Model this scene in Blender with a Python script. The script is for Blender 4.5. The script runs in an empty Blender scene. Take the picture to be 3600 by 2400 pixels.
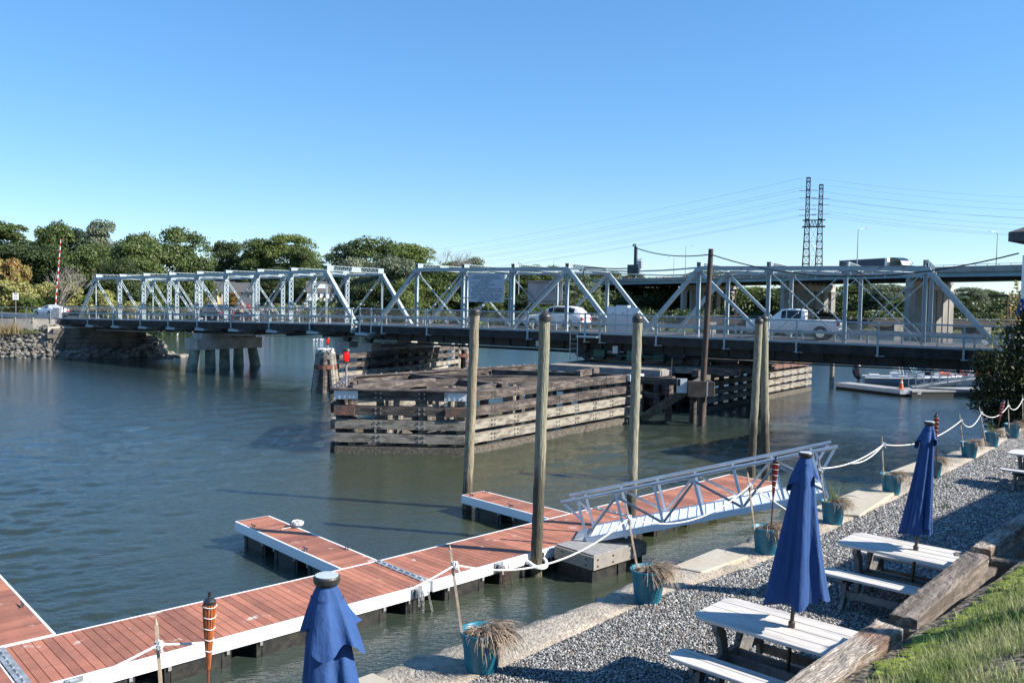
import bpy, math, random
import numpy as np
from mathutils import Vector, Matrix
R = math.radians
random.seed(7)
sc = bpy.context.scene
C = sc.collection

# ---------------------------------------------------------------- camera
HC = 5.9                                                     # eye height over the water at z = 0
cam_d = bpy.data.cameras.new("camera")
cam_d.sensor_width = 36; cam_d.lens = 30; cam_d.clip_start = 0.1; cam_d.clip_end = 6000
cam = bpy.data.objects.new("camera", cam_d); C.objects.link(cam)
_p, _r = R(2.6), R(0.95)
_f = Vector((0, math.cos(_p), -math.sin(_p))); _u0 = Vector((0, math.sin(_p), math.cos(_p))); _x0 = Vector((1, 0, 0))
_x = _x0*math.cos(_r) + _u0*math.sin(_r); _u = _u0*math.cos(_r) - _x0*math.sin(_r)
cam.matrix_world = Matrix(((_x.x, _u.x, -_f.x, 0), (_x.y, _u.y, -_f.y, 0), (_x.z, _u.z, -_f.z, HC), (0, 0, 0, 1)))
sc.camera = cam

# ---------------------------------------------------------------- sky, sun, exposure
SUN_EL = R(35); SUN_DIR = Vector((0.975, -0.22, 0)).normalized()
sun_az = math.atan2(SUN_DIR.x, SUN_DIR.y)                    # clockwise from +Y
w = bpy.data.worlds.new("World"); sc.world = w; w.use_nodes = True
nt = w.node_tree; nt.nodes.clear()
sky = nt.nodes.new("ShaderNodeTexSky"); sky.sky_type = 'NISHITA'; sky.sun_disc = False
sky.sun_elevation = SUN_EL; sky.sun_rotation = sun_az
sky.altitude = 0; sky.air_density = 1.0; sky.dust_density = 0.0; sky.ozone_density = 8.0
bg = nt.nodes.new("ShaderNodeBackground"); bg.inputs[1].default_value = 0.15
wo = nt.nodes.new("ShaderNodeOutputWorld")
gm = nt.nodes.new("ShaderNodeGamma"); gm.inputs[1].default_value = .70
hsv = nt.nodes.new("ShaderNodeHueSaturation"); hsv.inputs['Saturation'].default_value = 1.25; hsv.inputs['Hue'].default_value = .503
nt.links.new(sky.outputs[0], gm.inputs[0]); nt.links.new(gm.outputs[0], hsv.inputs['Color']); nt.links.new(hsv.outputs[0], bg.inputs[0]); nt.links.new(bg.outputs[0], wo.inputs[0])
sd = bpy.data.lights.new("sun", 'SUN'); sd.energy = 4.8; sd.angle = R(0.5); sd.color = (1.0, 0.95, 0.87)
so = bpy.data.objects.new("sun", sd); C.objects.link(so)
sdir = Vector((SUN_DIR.x*math.cos(SUN_EL), SUN_DIR.y*math.cos(SUN_EL), math.sin(SUN_EL)))
so.rotation_euler = sdir.to_track_quat('Z', 'Y').to_euler()
sc.view_settings.view_transform = 'Standard'; sc.view_settings.look = 'None'
sc.view_settings.exposure = 1.12; sc.view_settings.gamma = 1.0

# ---------------------------------------------------------------- materials
MATS = {}
def mat(name, col, rough=.6, metal=0., col2=None, scale=4., stretch=(1, 1, 1), lo=.4, hi=.6, bump=0., bscale=None,
        bdist=.02, detail=5., var=0., spec=.5, coat=0., rand=0.):
    """Principled material: two colours mixed by a stretched noise, a finer noise for value, and a noise bump."""
    if name in MATS: return MATS[name]
    m = bpy.data.materials.new(name); m.use_nodes = True; n = m.node_tree.nodes; L = m.node_tree.links
    b = n['Principled BSDF']; b.inputs['Roughness'].default_value = rough; b.inputs['Metallic'].default_value = metal
    b.inputs['Specular IOR Level'].default_value = spec; b.inputs['Coat Weight'].default_value = coat
    b.inputs['Base Color'].default_value = (*col, 1)
    tc = n.new('ShaderNodeTexCoord'); mp = n.new('ShaderNodeMapping'); mp.inputs['Scale'].default_value = stretch
    L.new(tc.outputs['Object'], mp.inputs[0])
    def noise(s, d=detail):
        t = n.new('ShaderNodeTexNoise'); t.inputs['Scale'].default_value = s; t.inputs['Detail'].default_value = d
        t.inputs['Roughness'].default_value = .6; L.new(mp.outputs[0], t.inputs['Vector']); return t
    out = None
    if col2:
        t = noise(scale); r = n.new('ShaderNodeMapRange'); r.inputs[1].default_value = lo; r.inputs[2].default_value = hi
        L.new(t.outputs[0], r.inputs[0])
        mx = n.new('ShaderNodeMix'); mx.data_type = 'RGBA'; mx.inputs[6].default_value = (*col, 1); mx.inputs[7].default_value = (*col2, 1)
        L.new(r.outputs[0], mx.inputs[0]); out = mx.outputs[2]
    if var or rand:
        h = n.new('ShaderNodeHueSaturation')
        if out: L.new(out, h.inputs['Color'])
        else: h.inputs['Color'].default_value = (*col, 1)
        val = None
        if var:
            t = noise(scale*6.3, 3); r = n.new('ShaderNodeMapRange'); r.inputs[1].default_value = .3; r.inputs[2].default_value = .7
            r.inputs[3].default_value = 1-var; r.inputs[4].default_value = 1+var; L.new(t.outputs[0], r.inputs[0]); val = r.outputs[0]
        if rand:
            oi = n.new('ShaderNodeObjectInfo'); r2 = n.new('ShaderNodeMapRange'); r2.inputs[3].default_value = 1-rand; r2.inputs[4].default_value = 1+rand
            L.new(oi.outputs['Random'], r2.inputs[0])
            if val:
                mm = n.new('ShaderNodeMath'); mm.operation = 'MULTIPLY'; L.new(val, mm.inputs[0]); L.new(r2.outputs[0], mm.inputs[1]); val = mm.outputs[0]
            else: val = r2.outputs[0]
        L.new(val, h.inputs['Value']); out = h.outputs[0]
    if out: L.new(out, b.inputs['Base Color'])
    if bump:
        t = noise(bscale or scale*5); bp = n.new('ShaderNodeBump'); bp.inputs['Strength'].default_value = bump; bp.inputs['Distance'].default_value = bdist
        L.new(t.outputs[0], bp.inputs['Height']); L.new(bp.outputs[0], b.inputs['Normal'])
    MATS[name] = m; return m

def leafmat(name, c1, c2, trans=.35, scale=.6):
    m = bpy.data.materials.new(name); m.use_nodes = True; n = m.node_tree.nodes; L = m.node_tree.links
    b = n['Principled BSDF']; b.inputs['Roughness'].default_value = .5; b.inputs['Specular IOR Level'].default_value = .35
    g = n.new('ShaderNodeNewGeometry'); t = n.new('ShaderNodeTexNoise'); t.inputs['Scale'].default_value = scale; t.inputs['Detail'].default_value = 4
    L.new(g.outputs['Position'], t.inputs['Vector'])
    mr = n.new('ShaderNodeMapRange'); mr.inputs[1].default_value = .35; mr.inputs[2].default_value = .65; L.new(t.outputs[0], mr.inputs[0])
    mx = n.new('ShaderNodeMix'); mx.data_type = 'RGBA'; mx.inputs[6].default_value = (*c1, 1); mx.inputs[7].default_value = (*c2, 1); L.new(mr.outputs[0], mx.inputs[0])
    ri = n.new('ShaderNodeMapRange'); ri.inputs[3].default_value = .65; ri.inputs[4].default_value = 1.35; L.new(g.outputs['Random Per Island'], ri.inputs[0])
    h = n.new('ShaderNodeHueSaturation'); L.new(mx.outputs[2], h.inputs['Color']); L.new(ri.outputs[0], h.inputs['Value']); L.new(h.outputs[0], b.inputs['Base Color'])
    tr = n.new('ShaderNodeBsdfTranslucent'); L.new(h.outputs[0], tr.inputs[0])
    ms = n.new('ShaderNodeMixShader'); ms.inputs[0].default_value = trans
    L.new(b.outputs[0], ms.inputs[1]); L.new(tr.outputs[0], ms.inputs[2]); L.new(ms.outputs[0], n['Material Output'].inputs[0])
    MATS[name] = m; return m

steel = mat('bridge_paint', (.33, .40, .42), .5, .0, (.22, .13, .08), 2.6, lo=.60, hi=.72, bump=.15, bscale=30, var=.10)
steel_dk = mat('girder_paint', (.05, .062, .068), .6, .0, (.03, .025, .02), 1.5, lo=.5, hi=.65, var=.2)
galv = mat('galvanised_steel', (.42, .43, .44), .45, .5, (.3, .3, .3), 6, var=.1)
alu = mat('aluminium', (.62, .63, .64), .35, .75, (.5, .5, .5), 3, stretch=(1, 1, 8), bump=.1, bscale=40)
alu_w = mat('dock_fascia_metal', (.80, .81, .82), .5, .0, (.74, .75, .76), .6)
black_pl = mat('black_plastic', (.018, .018, .02), .45, 0, (.04, .038, .03), 8, var=.2)
rubber = mat('rubber', (.015, .015, .015), .8)
creo = mat('creosote_timber', (.045, .034, .029), .85, 0, (.16, .13, .11), 1.3, stretch=(1, 1, 5), lo=.45, hi=.66, bump=.5, bscale=14, var=.35)
tanw = mat('weathered_timber', (.28, .25, .20), .88, 0, (.13, .11, .09), 1.8, stretch=(1, 1, 4), lo=.45, hi=.62, bump=.5, bscale=16, var=.3)
barn = mat('barnacled_timber', (.085, .072, .055), .95, 0, (.16, .14, .11), 9, lo=.45, hi=.6, bump=1., bscale=22, bdist=.06, var=.4)
creo_red = mat('split_timber', (.20, .09, .06), .9, 0, (.09, .07, .06), 2.2, lo=.4, hi=.6, bump=.6, bscale=16, var=.35)
pilew = mat('pile_timber', (.33, .33, .23), .85, 0, (.22, .24, .15), 1.2, stretch=(4, 4, .7), lo=.4, hi=.65, bump=.5, bscale=9, var=.22)
pile_dk = mat('wet_pile_timber', (.07, .065, .05), .8, 0, (.12, .11, .08), 3, stretch=(3, 3, .8), bump=.5, bscale=14, var=.3)
pole_br = mat('brown_pole_timber', (.085, .05, .035), .75, 0, (.04, .03, .025), 2, stretch=(4, 4, .6), bump=.4, bscale=10, var=.25)
conc = mat('pier_concrete', (.40, .36, .30), .85, 0, (.24, .22, .19), 1.1, lo=.42, hi=.68, bump=.3, bscale=12, var=.15)
conc_g = mat('highway_concrete', (.36, .34, .31), .85, 0, (.28, .26, .23), .35, stretch=(1, 1, .3), bump=.1, var=.1)
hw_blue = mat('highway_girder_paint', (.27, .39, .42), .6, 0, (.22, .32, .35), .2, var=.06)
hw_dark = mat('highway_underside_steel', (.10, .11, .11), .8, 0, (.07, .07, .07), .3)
asph = mat('asphalt', (.075, .075, .078), .9, 0, (.05, .05, .052), 2, bump=.3, bscale=60, bdist=.006, var=.15)
whitep = mat('white_paint', (.78, .78, .77), .35, 0, coat=.6, var=.03)
chrome = mat('chrome', (.6, .6, .6), .15, 1.)
redp = mat('red_paint', (.55, .03, .02), .5, 0, (.45, .03, .02), 3)
orange = mat('orange_plastic', (.75, .13, .03), .55, 0, var=.08)
blackp = mat('black_paint', (.02, .02, .022), .3, 0, coat=.5)
glassd = mat('dark_glass', (.012, .014, .016), .06, 0, spec=.8)
blue_f = mat('blue_canvas', (.022, .062, .185), .8, 0, (.030, .074, .19), 2.2, stretch=(1, 1, .4), lo=.4, hi=.65, bump=.55, bscale=5, bdist=.05, var=.12, spec=.25)
teal = mat('teal_plastic', (.012, .14, .21), .42, 0, (.012, .115, .175), 3, var=.08)
rope = mat('white_rope', (.66, .66, .64), .85, 0, (.5, .49, .46), 30, bump=.6, bscale=120, bdist=.004)
stakew = mat('stake_timber', (.42, .33, .24), .85, 0, (.27, .22, .17), 6, stretch=(2, 2, .5), bump=.3, bscale=30, var=.2)
tablew = mat('grey_table_timber', (.54, .50, .46), .8, 0, (.36, .335, .31), 1.6, stretch=(.7, 7, 7), lo=.45, hi=.72, bump=.4, bscale=12, bdist=.004, var=.14)
tabled = mat('table_leg_timber', (.21, .195, .18), .85, 0, (.12, .11, .10), 3, bump=.3, bscale=25, var=.2)
bambo = mat('torch_bamboo', (.42, .13, .04), .5, 0, (.22, .06, .02), 14, stretch=(6, 6, .5), lo=.45, hi=.55, bump=.3, bscale=50, bdist=.004, var=.3)
bambo_r = mat('red_torch_bamboo', (.35, .035, .02), .5, 0, (.18, .02, .015), 14, stretch=(6, 6, .5), bump=.3, bscale=50, bdist=.004, var=.3)
straw = leafmat('dry_grass', (.38, .29, .20), (.26, .19, .13), .15, 20)
seaw = mat('aggregate_concrete', (.42, .36, .29), .95, 0, (.30, .26, .21), 2.2, lo=.4, hi=.65, bump=1., bscale=24, bdist=.06, var=.3)
slab_m = mat('smooth_slab_concrete', (.37, .32, .24), .9, 0, (.38, .35, .29), 1.4, lo=.42, hi=.62, bump=.3, bscale=40, bdist=.005, var=.1)
def wood_tie():
    m = mat('old_railway_tie', (.40, .34, .28), .9, 0, (.25, .16, .11), 1.1, lo=.5, hi=.6, bump=.0, var=.12)
    n = m.node_tree.nodes; L = m.node_tree.links
    tc = n.new('ShaderNodeTexCoord'); mp = n.new('ShaderNodeMapping'); mp.inputs['Scale'].default_value = (1.2, 16, 16)
    L.new(tc.outputs['Object'], mp.inputs[0])
    t = n.new('ShaderNodeTexNoise'); t.inputs['Scale'].default_value = 3.2; t.inputs['Detail'].default_value = 8; t.inputs['Distortion'].default_value = 1.2
    L.new(mp.outputs[0], t.inputs['Vector'])
    mp2 = n.new('ShaderNodeMapping'); mp2.inputs['Scale'].default_value = (.5, 7, 7); L.new(tc.outputs['Object'], mp2.inputs[0])
    v = n.new('ShaderNodeTexVoronoi'); v.feature = 'DISTANCE_TO_EDGE'; v.inputs['Scale'].default_value = 2.2
    ad = n.new('ShaderNodeVectorMath'); ad.operation = 'ADD'; L.new(mp2.outputs[0], ad.inputs[0])
    sc_ = n.new('ShaderNodeVectorMath'); sc_.operation = 'SCALE'; sc_.inputs['Scale'].default_value = .8; L.new(t.outputs['Color'], sc_.inputs[0]); L.new(sc_.outputs[0], ad.inputs[1])
    L.new(ad.outputs[0], v.inputs['Vector'])
    cr = n.new('ShaderNodeMapRange'); cr.inputs[1].default_value = 0; cr.inputs[2].default_value = .045; cr.inputs[3].default_value = .32; cr.inputs[4].default_value = 1
    L.new(v.outputs[0], cr.inputs[0])
    r = n.new('ShaderNodeMapRange'); r.inputs[1].default_value = .35; r.inputs[2].default_value = .6; r.inputs[3].default_value = .55; r.inputs[4].default_value = 1.2; L.new(t.outputs[0], r.inputs[0])
    mu = n.new('ShaderNodeMath'); mu.operation = 'MULTIPLY'; L.new(cr.outputs[0], mu.inputs[0]); L.new(r.outputs[0], mu.inputs[1])
    b = n['Principled BSDF']; src = b.inputs['Base Color'].links[0].from_socket
    h = n.new('ShaderNodeHueSaturation'); L.new(src, h.inputs['Color']); L.new(mu.outputs[0], h.inputs['Value']); L.new(h.outputs[0], b.inputs['Base Color'])
    bp = n.new('ShaderNodeBump'); bp.inputs['Strength'].default_value = .9; bp.inputs['Distance'].default_value = .02
    L.new(mu.outputs[0], bp.inputs['Height']); L.new(bp.outputs[0], b.inputs['Normal'])
    return m
tie = wood_tie()
tie_dk = mat('creosoted_tie', (.09, .07, .055), .85, 0, (.20, .16, .13), 1.6, stretch=(.6, 6, 6), lo=.45, hi=.62, bump=.8, bscale=9, bdist=.02, var=.35)

def water_mat():
    m = bpy.data.materials.new('river_water'); m.use_nodes = True; n = m.node_tree.nodes; L = m.node_tree.links
    b = n['Principled BSDF']; b.inputs['Base Color'].default_value = (.016, .028, .026, 1); b.inputs['Roughness'].default_value = .05; b.inputs['IOR'].default_value = 1.36
    g = n.new('ShaderNodeNewGeometry')
    def nz(scale, rot, st, det, dis=0.):
        mp = n.new('ShaderNodeMapping'); mp.inputs['Rotation'].default_value = (0, 0, R(rot)); mp.inputs['Scale'].default_value = st
        L.new(g.outputs['Position'], mp.inputs[0]); t = n.new('ShaderNodeTexNoise'); t.inputs['Scale'].default_value = scale
        t.inputs['Detail'].default_value = det; t.inputs['Distortion'].default_value = dis; t.inputs['Roughness'].default_value = .55; L.new(mp.outputs[0], t.inputs['Vector']); return t.outputs[0]
    def mth(op, a, bb):
        q = n.new('ShaderNodeMath'); q.operation = op
        for i, v in enumerate((a, bb)):
            if isinstance(v, (int, float)): q.inputs[i].default_value = v
            else: L.new(v, q.inputs[i])
        return q.outputs[0]
    h = mth('ADD', mth('MULTIPLY', nz(13, 20, (1, 1.6, 1), 3, .3), .006), mth('MULTIPLY', nz(4.5, -30, (1, 1.9, 1), 3, .4), .020))
    bp = n.new('ShaderNodeBump'); bp.inputs['Strength'].default_value = 1.0; bp.inputs['Distance'].default_value = 1.0
    L.new(h, bp.inputs['Height']); L.new(bp.outputs[0], b.inputs['Normal'])
    # green body colour and the fender's dark reflection painted in round it, bluer elsewhere
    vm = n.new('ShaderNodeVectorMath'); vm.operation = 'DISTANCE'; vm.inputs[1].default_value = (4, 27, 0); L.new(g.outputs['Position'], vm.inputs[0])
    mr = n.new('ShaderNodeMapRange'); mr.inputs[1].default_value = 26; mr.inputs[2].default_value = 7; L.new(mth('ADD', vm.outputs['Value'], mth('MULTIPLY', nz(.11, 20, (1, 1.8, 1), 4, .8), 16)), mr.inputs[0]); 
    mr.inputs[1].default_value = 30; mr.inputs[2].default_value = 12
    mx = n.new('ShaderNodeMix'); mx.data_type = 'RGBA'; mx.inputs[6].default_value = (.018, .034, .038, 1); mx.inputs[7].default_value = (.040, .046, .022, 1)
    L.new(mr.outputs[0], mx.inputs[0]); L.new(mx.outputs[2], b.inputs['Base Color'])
    return m
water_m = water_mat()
def pile_mat(name, wet, c1, c2):
    """weathered log: long grain, drying cracks, and a ragged weed and stain zone up to the tide line at height wet"""
    m = mat(name, c1, .88, 0, c2, 1.3, stretch=(4, 4, .5), lo=.38, hi=.64, var=.28); n = m.node_tree.nodes; L = m.node_tree.links; b = n['Principled BSDF']; src = b.inputs['Base Color'].links[0].from_socket
    tc = n.new('ShaderNodeTexCoord'); sx = n.new('ShaderNodeSeparateXYZ'); L.new(tc.outputs['Object'], sx.inputs[0])
    mp = n.new('ShaderNodeMapping'); mp.inputs['Scale'].default_value = (9, 9, .9); L.new(tc.outputs['Object'], mp.inputs[0])
    t = n.new('ShaderNodeTexNoise'); t.inputs['Scale'].default_value = 1.6; t.inputs['Detail'].default_value = 6; L.new(mp.outputs[0], t.inputs['Vector'])
    t2 = n.new('ShaderNodeTexNoise'); t2.inputs['Scale'].default_value = 5.; t2.inputs['Detail'].default_value = 7; L.new(mp.outputs[0], t2.inputs['Vector'])
    def mth(op, a, c):
        q = n.new('ShaderNodeMath'); q.operation = op
        for i, v in enumerate((a, c)):
            if isinstance(v, (int, float)): q.inputs[i].default_value = v
            else: L.new(v, q.inputs[i])
        return q.outputs[0]
    edge = mth('ADD', sx.outputs[2], mth('MULTIPLY', mth('SUBTRACT', t.outputs[0], .5), 2.2))
    w = n.new('ShaderNodeMapRange'); w.inputs[1].default_value = wet+.22; w.inputs[2].default_value = wet-.22; L.new(edge, w.inputs[0])
    mx = n.new('ShaderNodeMix'); mx.data_type = 'RGBA'; mx.inputs[7].default_value = (.055, .048, .034, 1); L.new(src, mx.inputs[6]); L.new(mth('MULTIPLY', w.outputs[0], .88), mx.inputs[0])
    w2 = n.new('ShaderNodeMapRange'); w2.inputs[1].default_value = .62; w2.inputs[2].default_value = .25; L.new(edge, w2.inputs[0])
    m2 = n.new('ShaderNodeMix'); m2.data_type = 'RGBA'; m2.inputs[7].default_value = (.16, .13, .07, 1); L.new(mx.outputs[2], m2.inputs[6]); L.new(mth('MULTIPLY', w2.outputs[0], mth('GREATER_THAN', t2.outputs[0], .5)), m2.inputs[0])
    cr = n.new('ShaderNodeMapRange'); cr.inputs[1].default_value = .33; cr.inputs[2].default_value = .42; cr.inputs[3].default_value = .3; L.new(t2.outputs[0], cr.inputs[0])
    h = n.new('ShaderNodeHueSaturation'); L.new(m2.outputs[2], h.inputs['Color']); L.new(cr.outputs[0], h.inputs['Value']); L.new(h.outputs[0], b.inputs['Base Color'])
    bp = n.new('ShaderNodeBump'); bp.inputs['Strength'].default_value = .9; bp.inputs['Distance'].default_value = .03; L.new(t2.outputs[0], bp.inputs['Height']); L.new(bp.outputs[0], b.inputs['Normal'])
    return m


def gravel_mat(name, scale, cols, tilt=1.0, bump=.6):
    m = bpy.data.materials.new(name); m.use_nodes = True; n = m.node_tree.nodes; L = m.node_tree.links
    b = n['Principled BSDF']; b.inputs['Roughness'].default_value = .85
    g = n.new('ShaderNodeNewGeometry'); v = n.new('ShaderNodeTexVoronoi'); v.inputs['Scale'].default_value = scale; L.new(g.outputs['Position'], v.inputs['Vector'])
    sx = n.new('ShaderNodeSeparateColor'); L.new(v.outputs['Color'], sx.inputs[0])
    cr = n.new('ShaderNodeValToRGB'); e = cr.color_ramp.elements
    e[0].position = 0; e[0].color = (*cols[0], 1); e[1].position = 1; e[1].color = (*cols[-1], 1)
    for i, c in enumerate(cols[1:-1]):
        q = e.new((i+1)/(len(cols)-1)); q.color = (*c, 1)
    L.new(sx.outputs[0], cr.inputs[0])
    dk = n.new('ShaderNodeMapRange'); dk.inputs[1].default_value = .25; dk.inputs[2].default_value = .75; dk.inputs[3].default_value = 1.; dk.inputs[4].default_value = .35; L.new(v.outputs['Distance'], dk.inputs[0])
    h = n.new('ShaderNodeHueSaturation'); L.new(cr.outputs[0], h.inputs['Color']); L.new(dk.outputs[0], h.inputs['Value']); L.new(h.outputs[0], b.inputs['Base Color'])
    s = n.new('ShaderNodeVectorMath'); s.operation = 'SUBTRACT'; s.inputs[1].default_value = (.5, .5, .5); L.new(v.outputs['Color'], s.inputs[0])
    k = n.new('ShaderNodeVectorMath'); k.operation = 'SCALE'; k.inputs['Scale'].default_value = tilt; L.new(s.outputs[0], k.inputs[0])
    a = n.new('ShaderNodeVectorMath'); a.operation = 'ADD'; L.new(k.outputs[0], a.inputs[0]); L.new(g.outputs['Normal'], a.inputs[1])
    nn = n.new('ShaderNodeVectorMath'); nn.operation = 'NORMALIZE'; L.new(a.outputs[0], nn.inputs[0])
    bp = n.new('ShaderNodeBump'); bp.invert = True; bp.inputs['Strength'].default_value = bump; bp.inputs['Distance'].default_value = .02
    L.new(v.outputs['Distance'], bp.inputs['Height']); L.new(nn.outputs[0], bp.inputs['Normal']); L.new(bp.outputs[0], b.inputs['Normal'])
    return m
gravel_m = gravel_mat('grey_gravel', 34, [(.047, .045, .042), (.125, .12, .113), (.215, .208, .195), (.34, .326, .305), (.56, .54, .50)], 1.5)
soil_m = gravel_mat('bank_soil', 22, [(.10, .075, .05), (.17, .125, .085), (.26, .20, .14), (.14, .15, .05)], .6, .4)

# ---------------------------------------------------------------- mesh helpers
def tag(o, label=None, cat=None, group=None, kind=None):
    for k, v in (('label', label), ('category', cat), ('group', group), ('kind', kind)):
        if v: o[k] = v
    return o
def empty(name, loc=(0, 0, 0), rz=0., label=None, cat=None, group=None, kind=None):
    o = bpy.data.objects.new(name, None); C.objects.link(o); o.location = loc; o.rotation_euler = (0, 0, rz); o.empty_display_size = .2
    return tag(o, label, cat, group, kind)
class MB:
    def __init__(s): s.v = []; s.f = []; s.fm = []; s.m = 0; s.ms = []
    def mat(s, m):
        if m not in s.ms: s.ms.append(m)
        s.m = s.ms.index(m); return s
    def add(s, vs, fs):
        o = len(s.v); s.v += [tuple(x) for x in vs]; s.f += [tuple(i+o for i in f) for f in fs]; s.fm += [s.m]*len(fs); return s
    def box(s, c, d, rz=0., tp=1.):
        """box centred on c, sizes d, turned rz about z, top scaled tp"""
        x, y, z = (k/2 for k in d); co, si = math.cos(rz), math.sin(rz); vs = []
        for sz, t in ((-1, 1), (1, tp)):
            for a, b in ((-1, -1), (1, -1), (1, 1), (-1, 1)):
                px, py = a*x*t, b*y*t; vs.append((c[0]+px*co-py*si, c[1]+px*si+py*co, c[2]+sz*z))
        return s.add(vs, [(3, 2, 1, 0), (4, 5, 6, 7), (0, 1, 5, 4), (1, 2, 6, 5), (2, 3, 7, 6), (3, 0, 4, 7)])
    def beam(s, p, q, wd, ht, up=(0, 0, 1)):
        """rectangular bar from p to q, width wd across, ht along up"""
        p, q = Vector(p), Vector(q); d = (q-p).normalized(); a = d.cross(Vector(up))
        if a.length < 1e-4: a = d.cross(Vector((0, 1, 0)))
        a.normalize(); b = a.cross(d).normalized(); a = a*wd/2; b = b*ht/2; vs = []
        for e in (p, q): vs += [e-a-b, e+a-b, e+a+b, e-a+b]
        return s.add(vs, [(0, 1, 2, 3), (7, 6, 5, 4), (0, 4, 5, 1), (1, 5, 6, 2), (2, 6, 7, 3), (3, 7, 4, 0)])
    def tube(s, pts, r, n=8, cap=True, flat=1.):
        pts = [Vector(p) for p in pts]; k = len(pts); rs = r if isinstance(r, (list, tuple)) else [r]*k
        o = len(s.v); vs = []; ref = None
        for i in range(k):
            d = (pts[min(i+1, k-1)]-pts[max(i-1, 0)]).normalized()
            if ref is None: ref = Vector((0, 0, 1)) if abs(d.z) < .9 else Vector((1, 0, 0))
            a = d.cross(ref).normalized(); b = a.cross(d).normalized(); ref = b
            for j in range(n):
                t = 2*math.pi*j/n; vs.append(pts[i]+(a*math.cos(t)+b*math.sin(t)*flat)*rs[i])
        fs = [(i*n+j, i*n+(j+1) % n, (i+1)*n+(j+1) % n, (i+1)*n+j) for i in range(k-1) for j in range(n)]
        if cap: fs += [tuple(range(n))[::-1], tuple(range((k-1)*n, k*n))]
        return s.add(vs, fs)
    def lathe(s, prof, c=(0, 0, 0), n=16, fn=None, cap=True):
        vs = []; k = len(prof)
        for r, z in prof:
            for j in range(n):
                t = 2*math.pi*j/n; rr = r*(fn(t, z) if fn else 1); vs.append((c[0]+rr*math.cos(t), c[1]+rr*math.sin(t), c[2]+z))
        fs = [(i*n+j, i*n+(j+1) % n, (i+1)*n+(j+1) % n, (i+1)*n+j) for i in range(k-1) for j in range(n)]
        if cap: fs += [tuple(range(n))[::-1], tuple(range((k-1)*n, k*n))]
        return s.add(vs, fs)
    def prism(s, poly, z0, z1):
        n = len(poly); vs = [(x, y, z0) for x, y in poly]+[(x, y, z1) for x, y in poly]
        return s.add(vs, [tuple(range(n))[::-1], tuple(range(n, 2*n))]+[(i, (i+1) % n, n+(i+1) % n, n+i) for i in range(n)])
    def slabx(s, poly, x0, x1):
        """polygon in the (y, z) plane extruded along x"""
        n = len(poly); vs = [(x0, y, z) for y, z in poly]+[(x1, y, z) for y, z in poly]
        return s.add(vs, [tuple(range(n))[::-1], tuple(range(n, 2*n))]+[(i, (i+1) % n, n+(i+1) % n, n+i) for i in range(n)])
    def slaby(s, poly, y0, y1):
        n = len(poly); vs = [(x, y0, z) for x, z in poly]+[(x, y1, z) for x, z in poly]
        return s.add(vs, [tuple(range(n))[::-1], tuple(range(n, 2*n))]+[(i, (i+1) % n, n+(i+1) % n, n+i) for i in range(n)])
    def build(s, name, m=None, parent=None, smooth=False, loc=None, rz=0., bev=0., label=None):
        me = bpy.data.meshes.new(name); me.from_pydata(s.v, [], s.f)
        ms = s.ms or [m]
        for q in ms: me.materials.append(q)
        if len(ms) > 1: me.polygons.foreach_set('material_index', s.fm)
        if smooth: me.polygons.foreach_set('use_smooth', [True]*len(s.f))
        me.update(); fix_normals(me)
        if smooth:
            try: me.set_sharp_from_angle(angle=R(40))
            except Exception: pass
        o = bpy.data.objects.new(name, me); C.objects.link(o)
        if parent: o.parent = parent
        if loc: o.location = loc
        if rz: o.rotation_euler = (0, 0, rz)
        if bev:
            b = o.modifiers.new('bevel', 'BEVEL'); b.width = bev; b.segments = 2; b.limit_method = 'ANGLE'
        if label: o['label'] = label
        return o
import bmesh
def fix_normals(me):
    if len(me.polygons) > 60000: return
    bm = bmesh.new(); bm.from_mesh(me); bmesh.ops.recalc_face_normals(bm, faces=bm.faces); bm.to_mesh(me); bm.free()
def np_mesh(name, v, f, m, parent=None, loc=None):
    """fast mesh from arrays: v (N,3), f (M,k)"""
    me = bpy.data.meshes.new(name); k = f.shape[1]
    me.vertices.add(len(v)); me.vertices.foreach_set('co', v.astype(np.float32).ravel())
    me.loops.add(f.size); me.loops.foreach_set('vertex_index', f.astype(np.int32).ravel())
    me.polygons.add(len(f)); me.polygons.foreach_set('loop_start', np.arange(0, f.size, k, dtype=np.int32))
    for q in (m if isinstance(m, list) else [m]): me.materials.append(q)
    me.update(calc_edges=True); me.validate()
    o = bpy.data.objects.new(name, me); C.objects.link(o)
    if parent: o.parent = parent
    if loc: o.location = loc
    return o
def copy_tree(o, parent=None):
    c = o.copy(); C.objects.link(c)
    if parent: c.parent = parent
    for ch in list(o.children): copy_tree(ch, c)
    return c
def sag(p, q, d, n=10):
    p, q = Vector(p), Vector(q); return [p.lerp(q, i/n)-Vector((0, 0, d*4*(i/n)*(1-i/n))) for i in range(n+1)]
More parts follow.
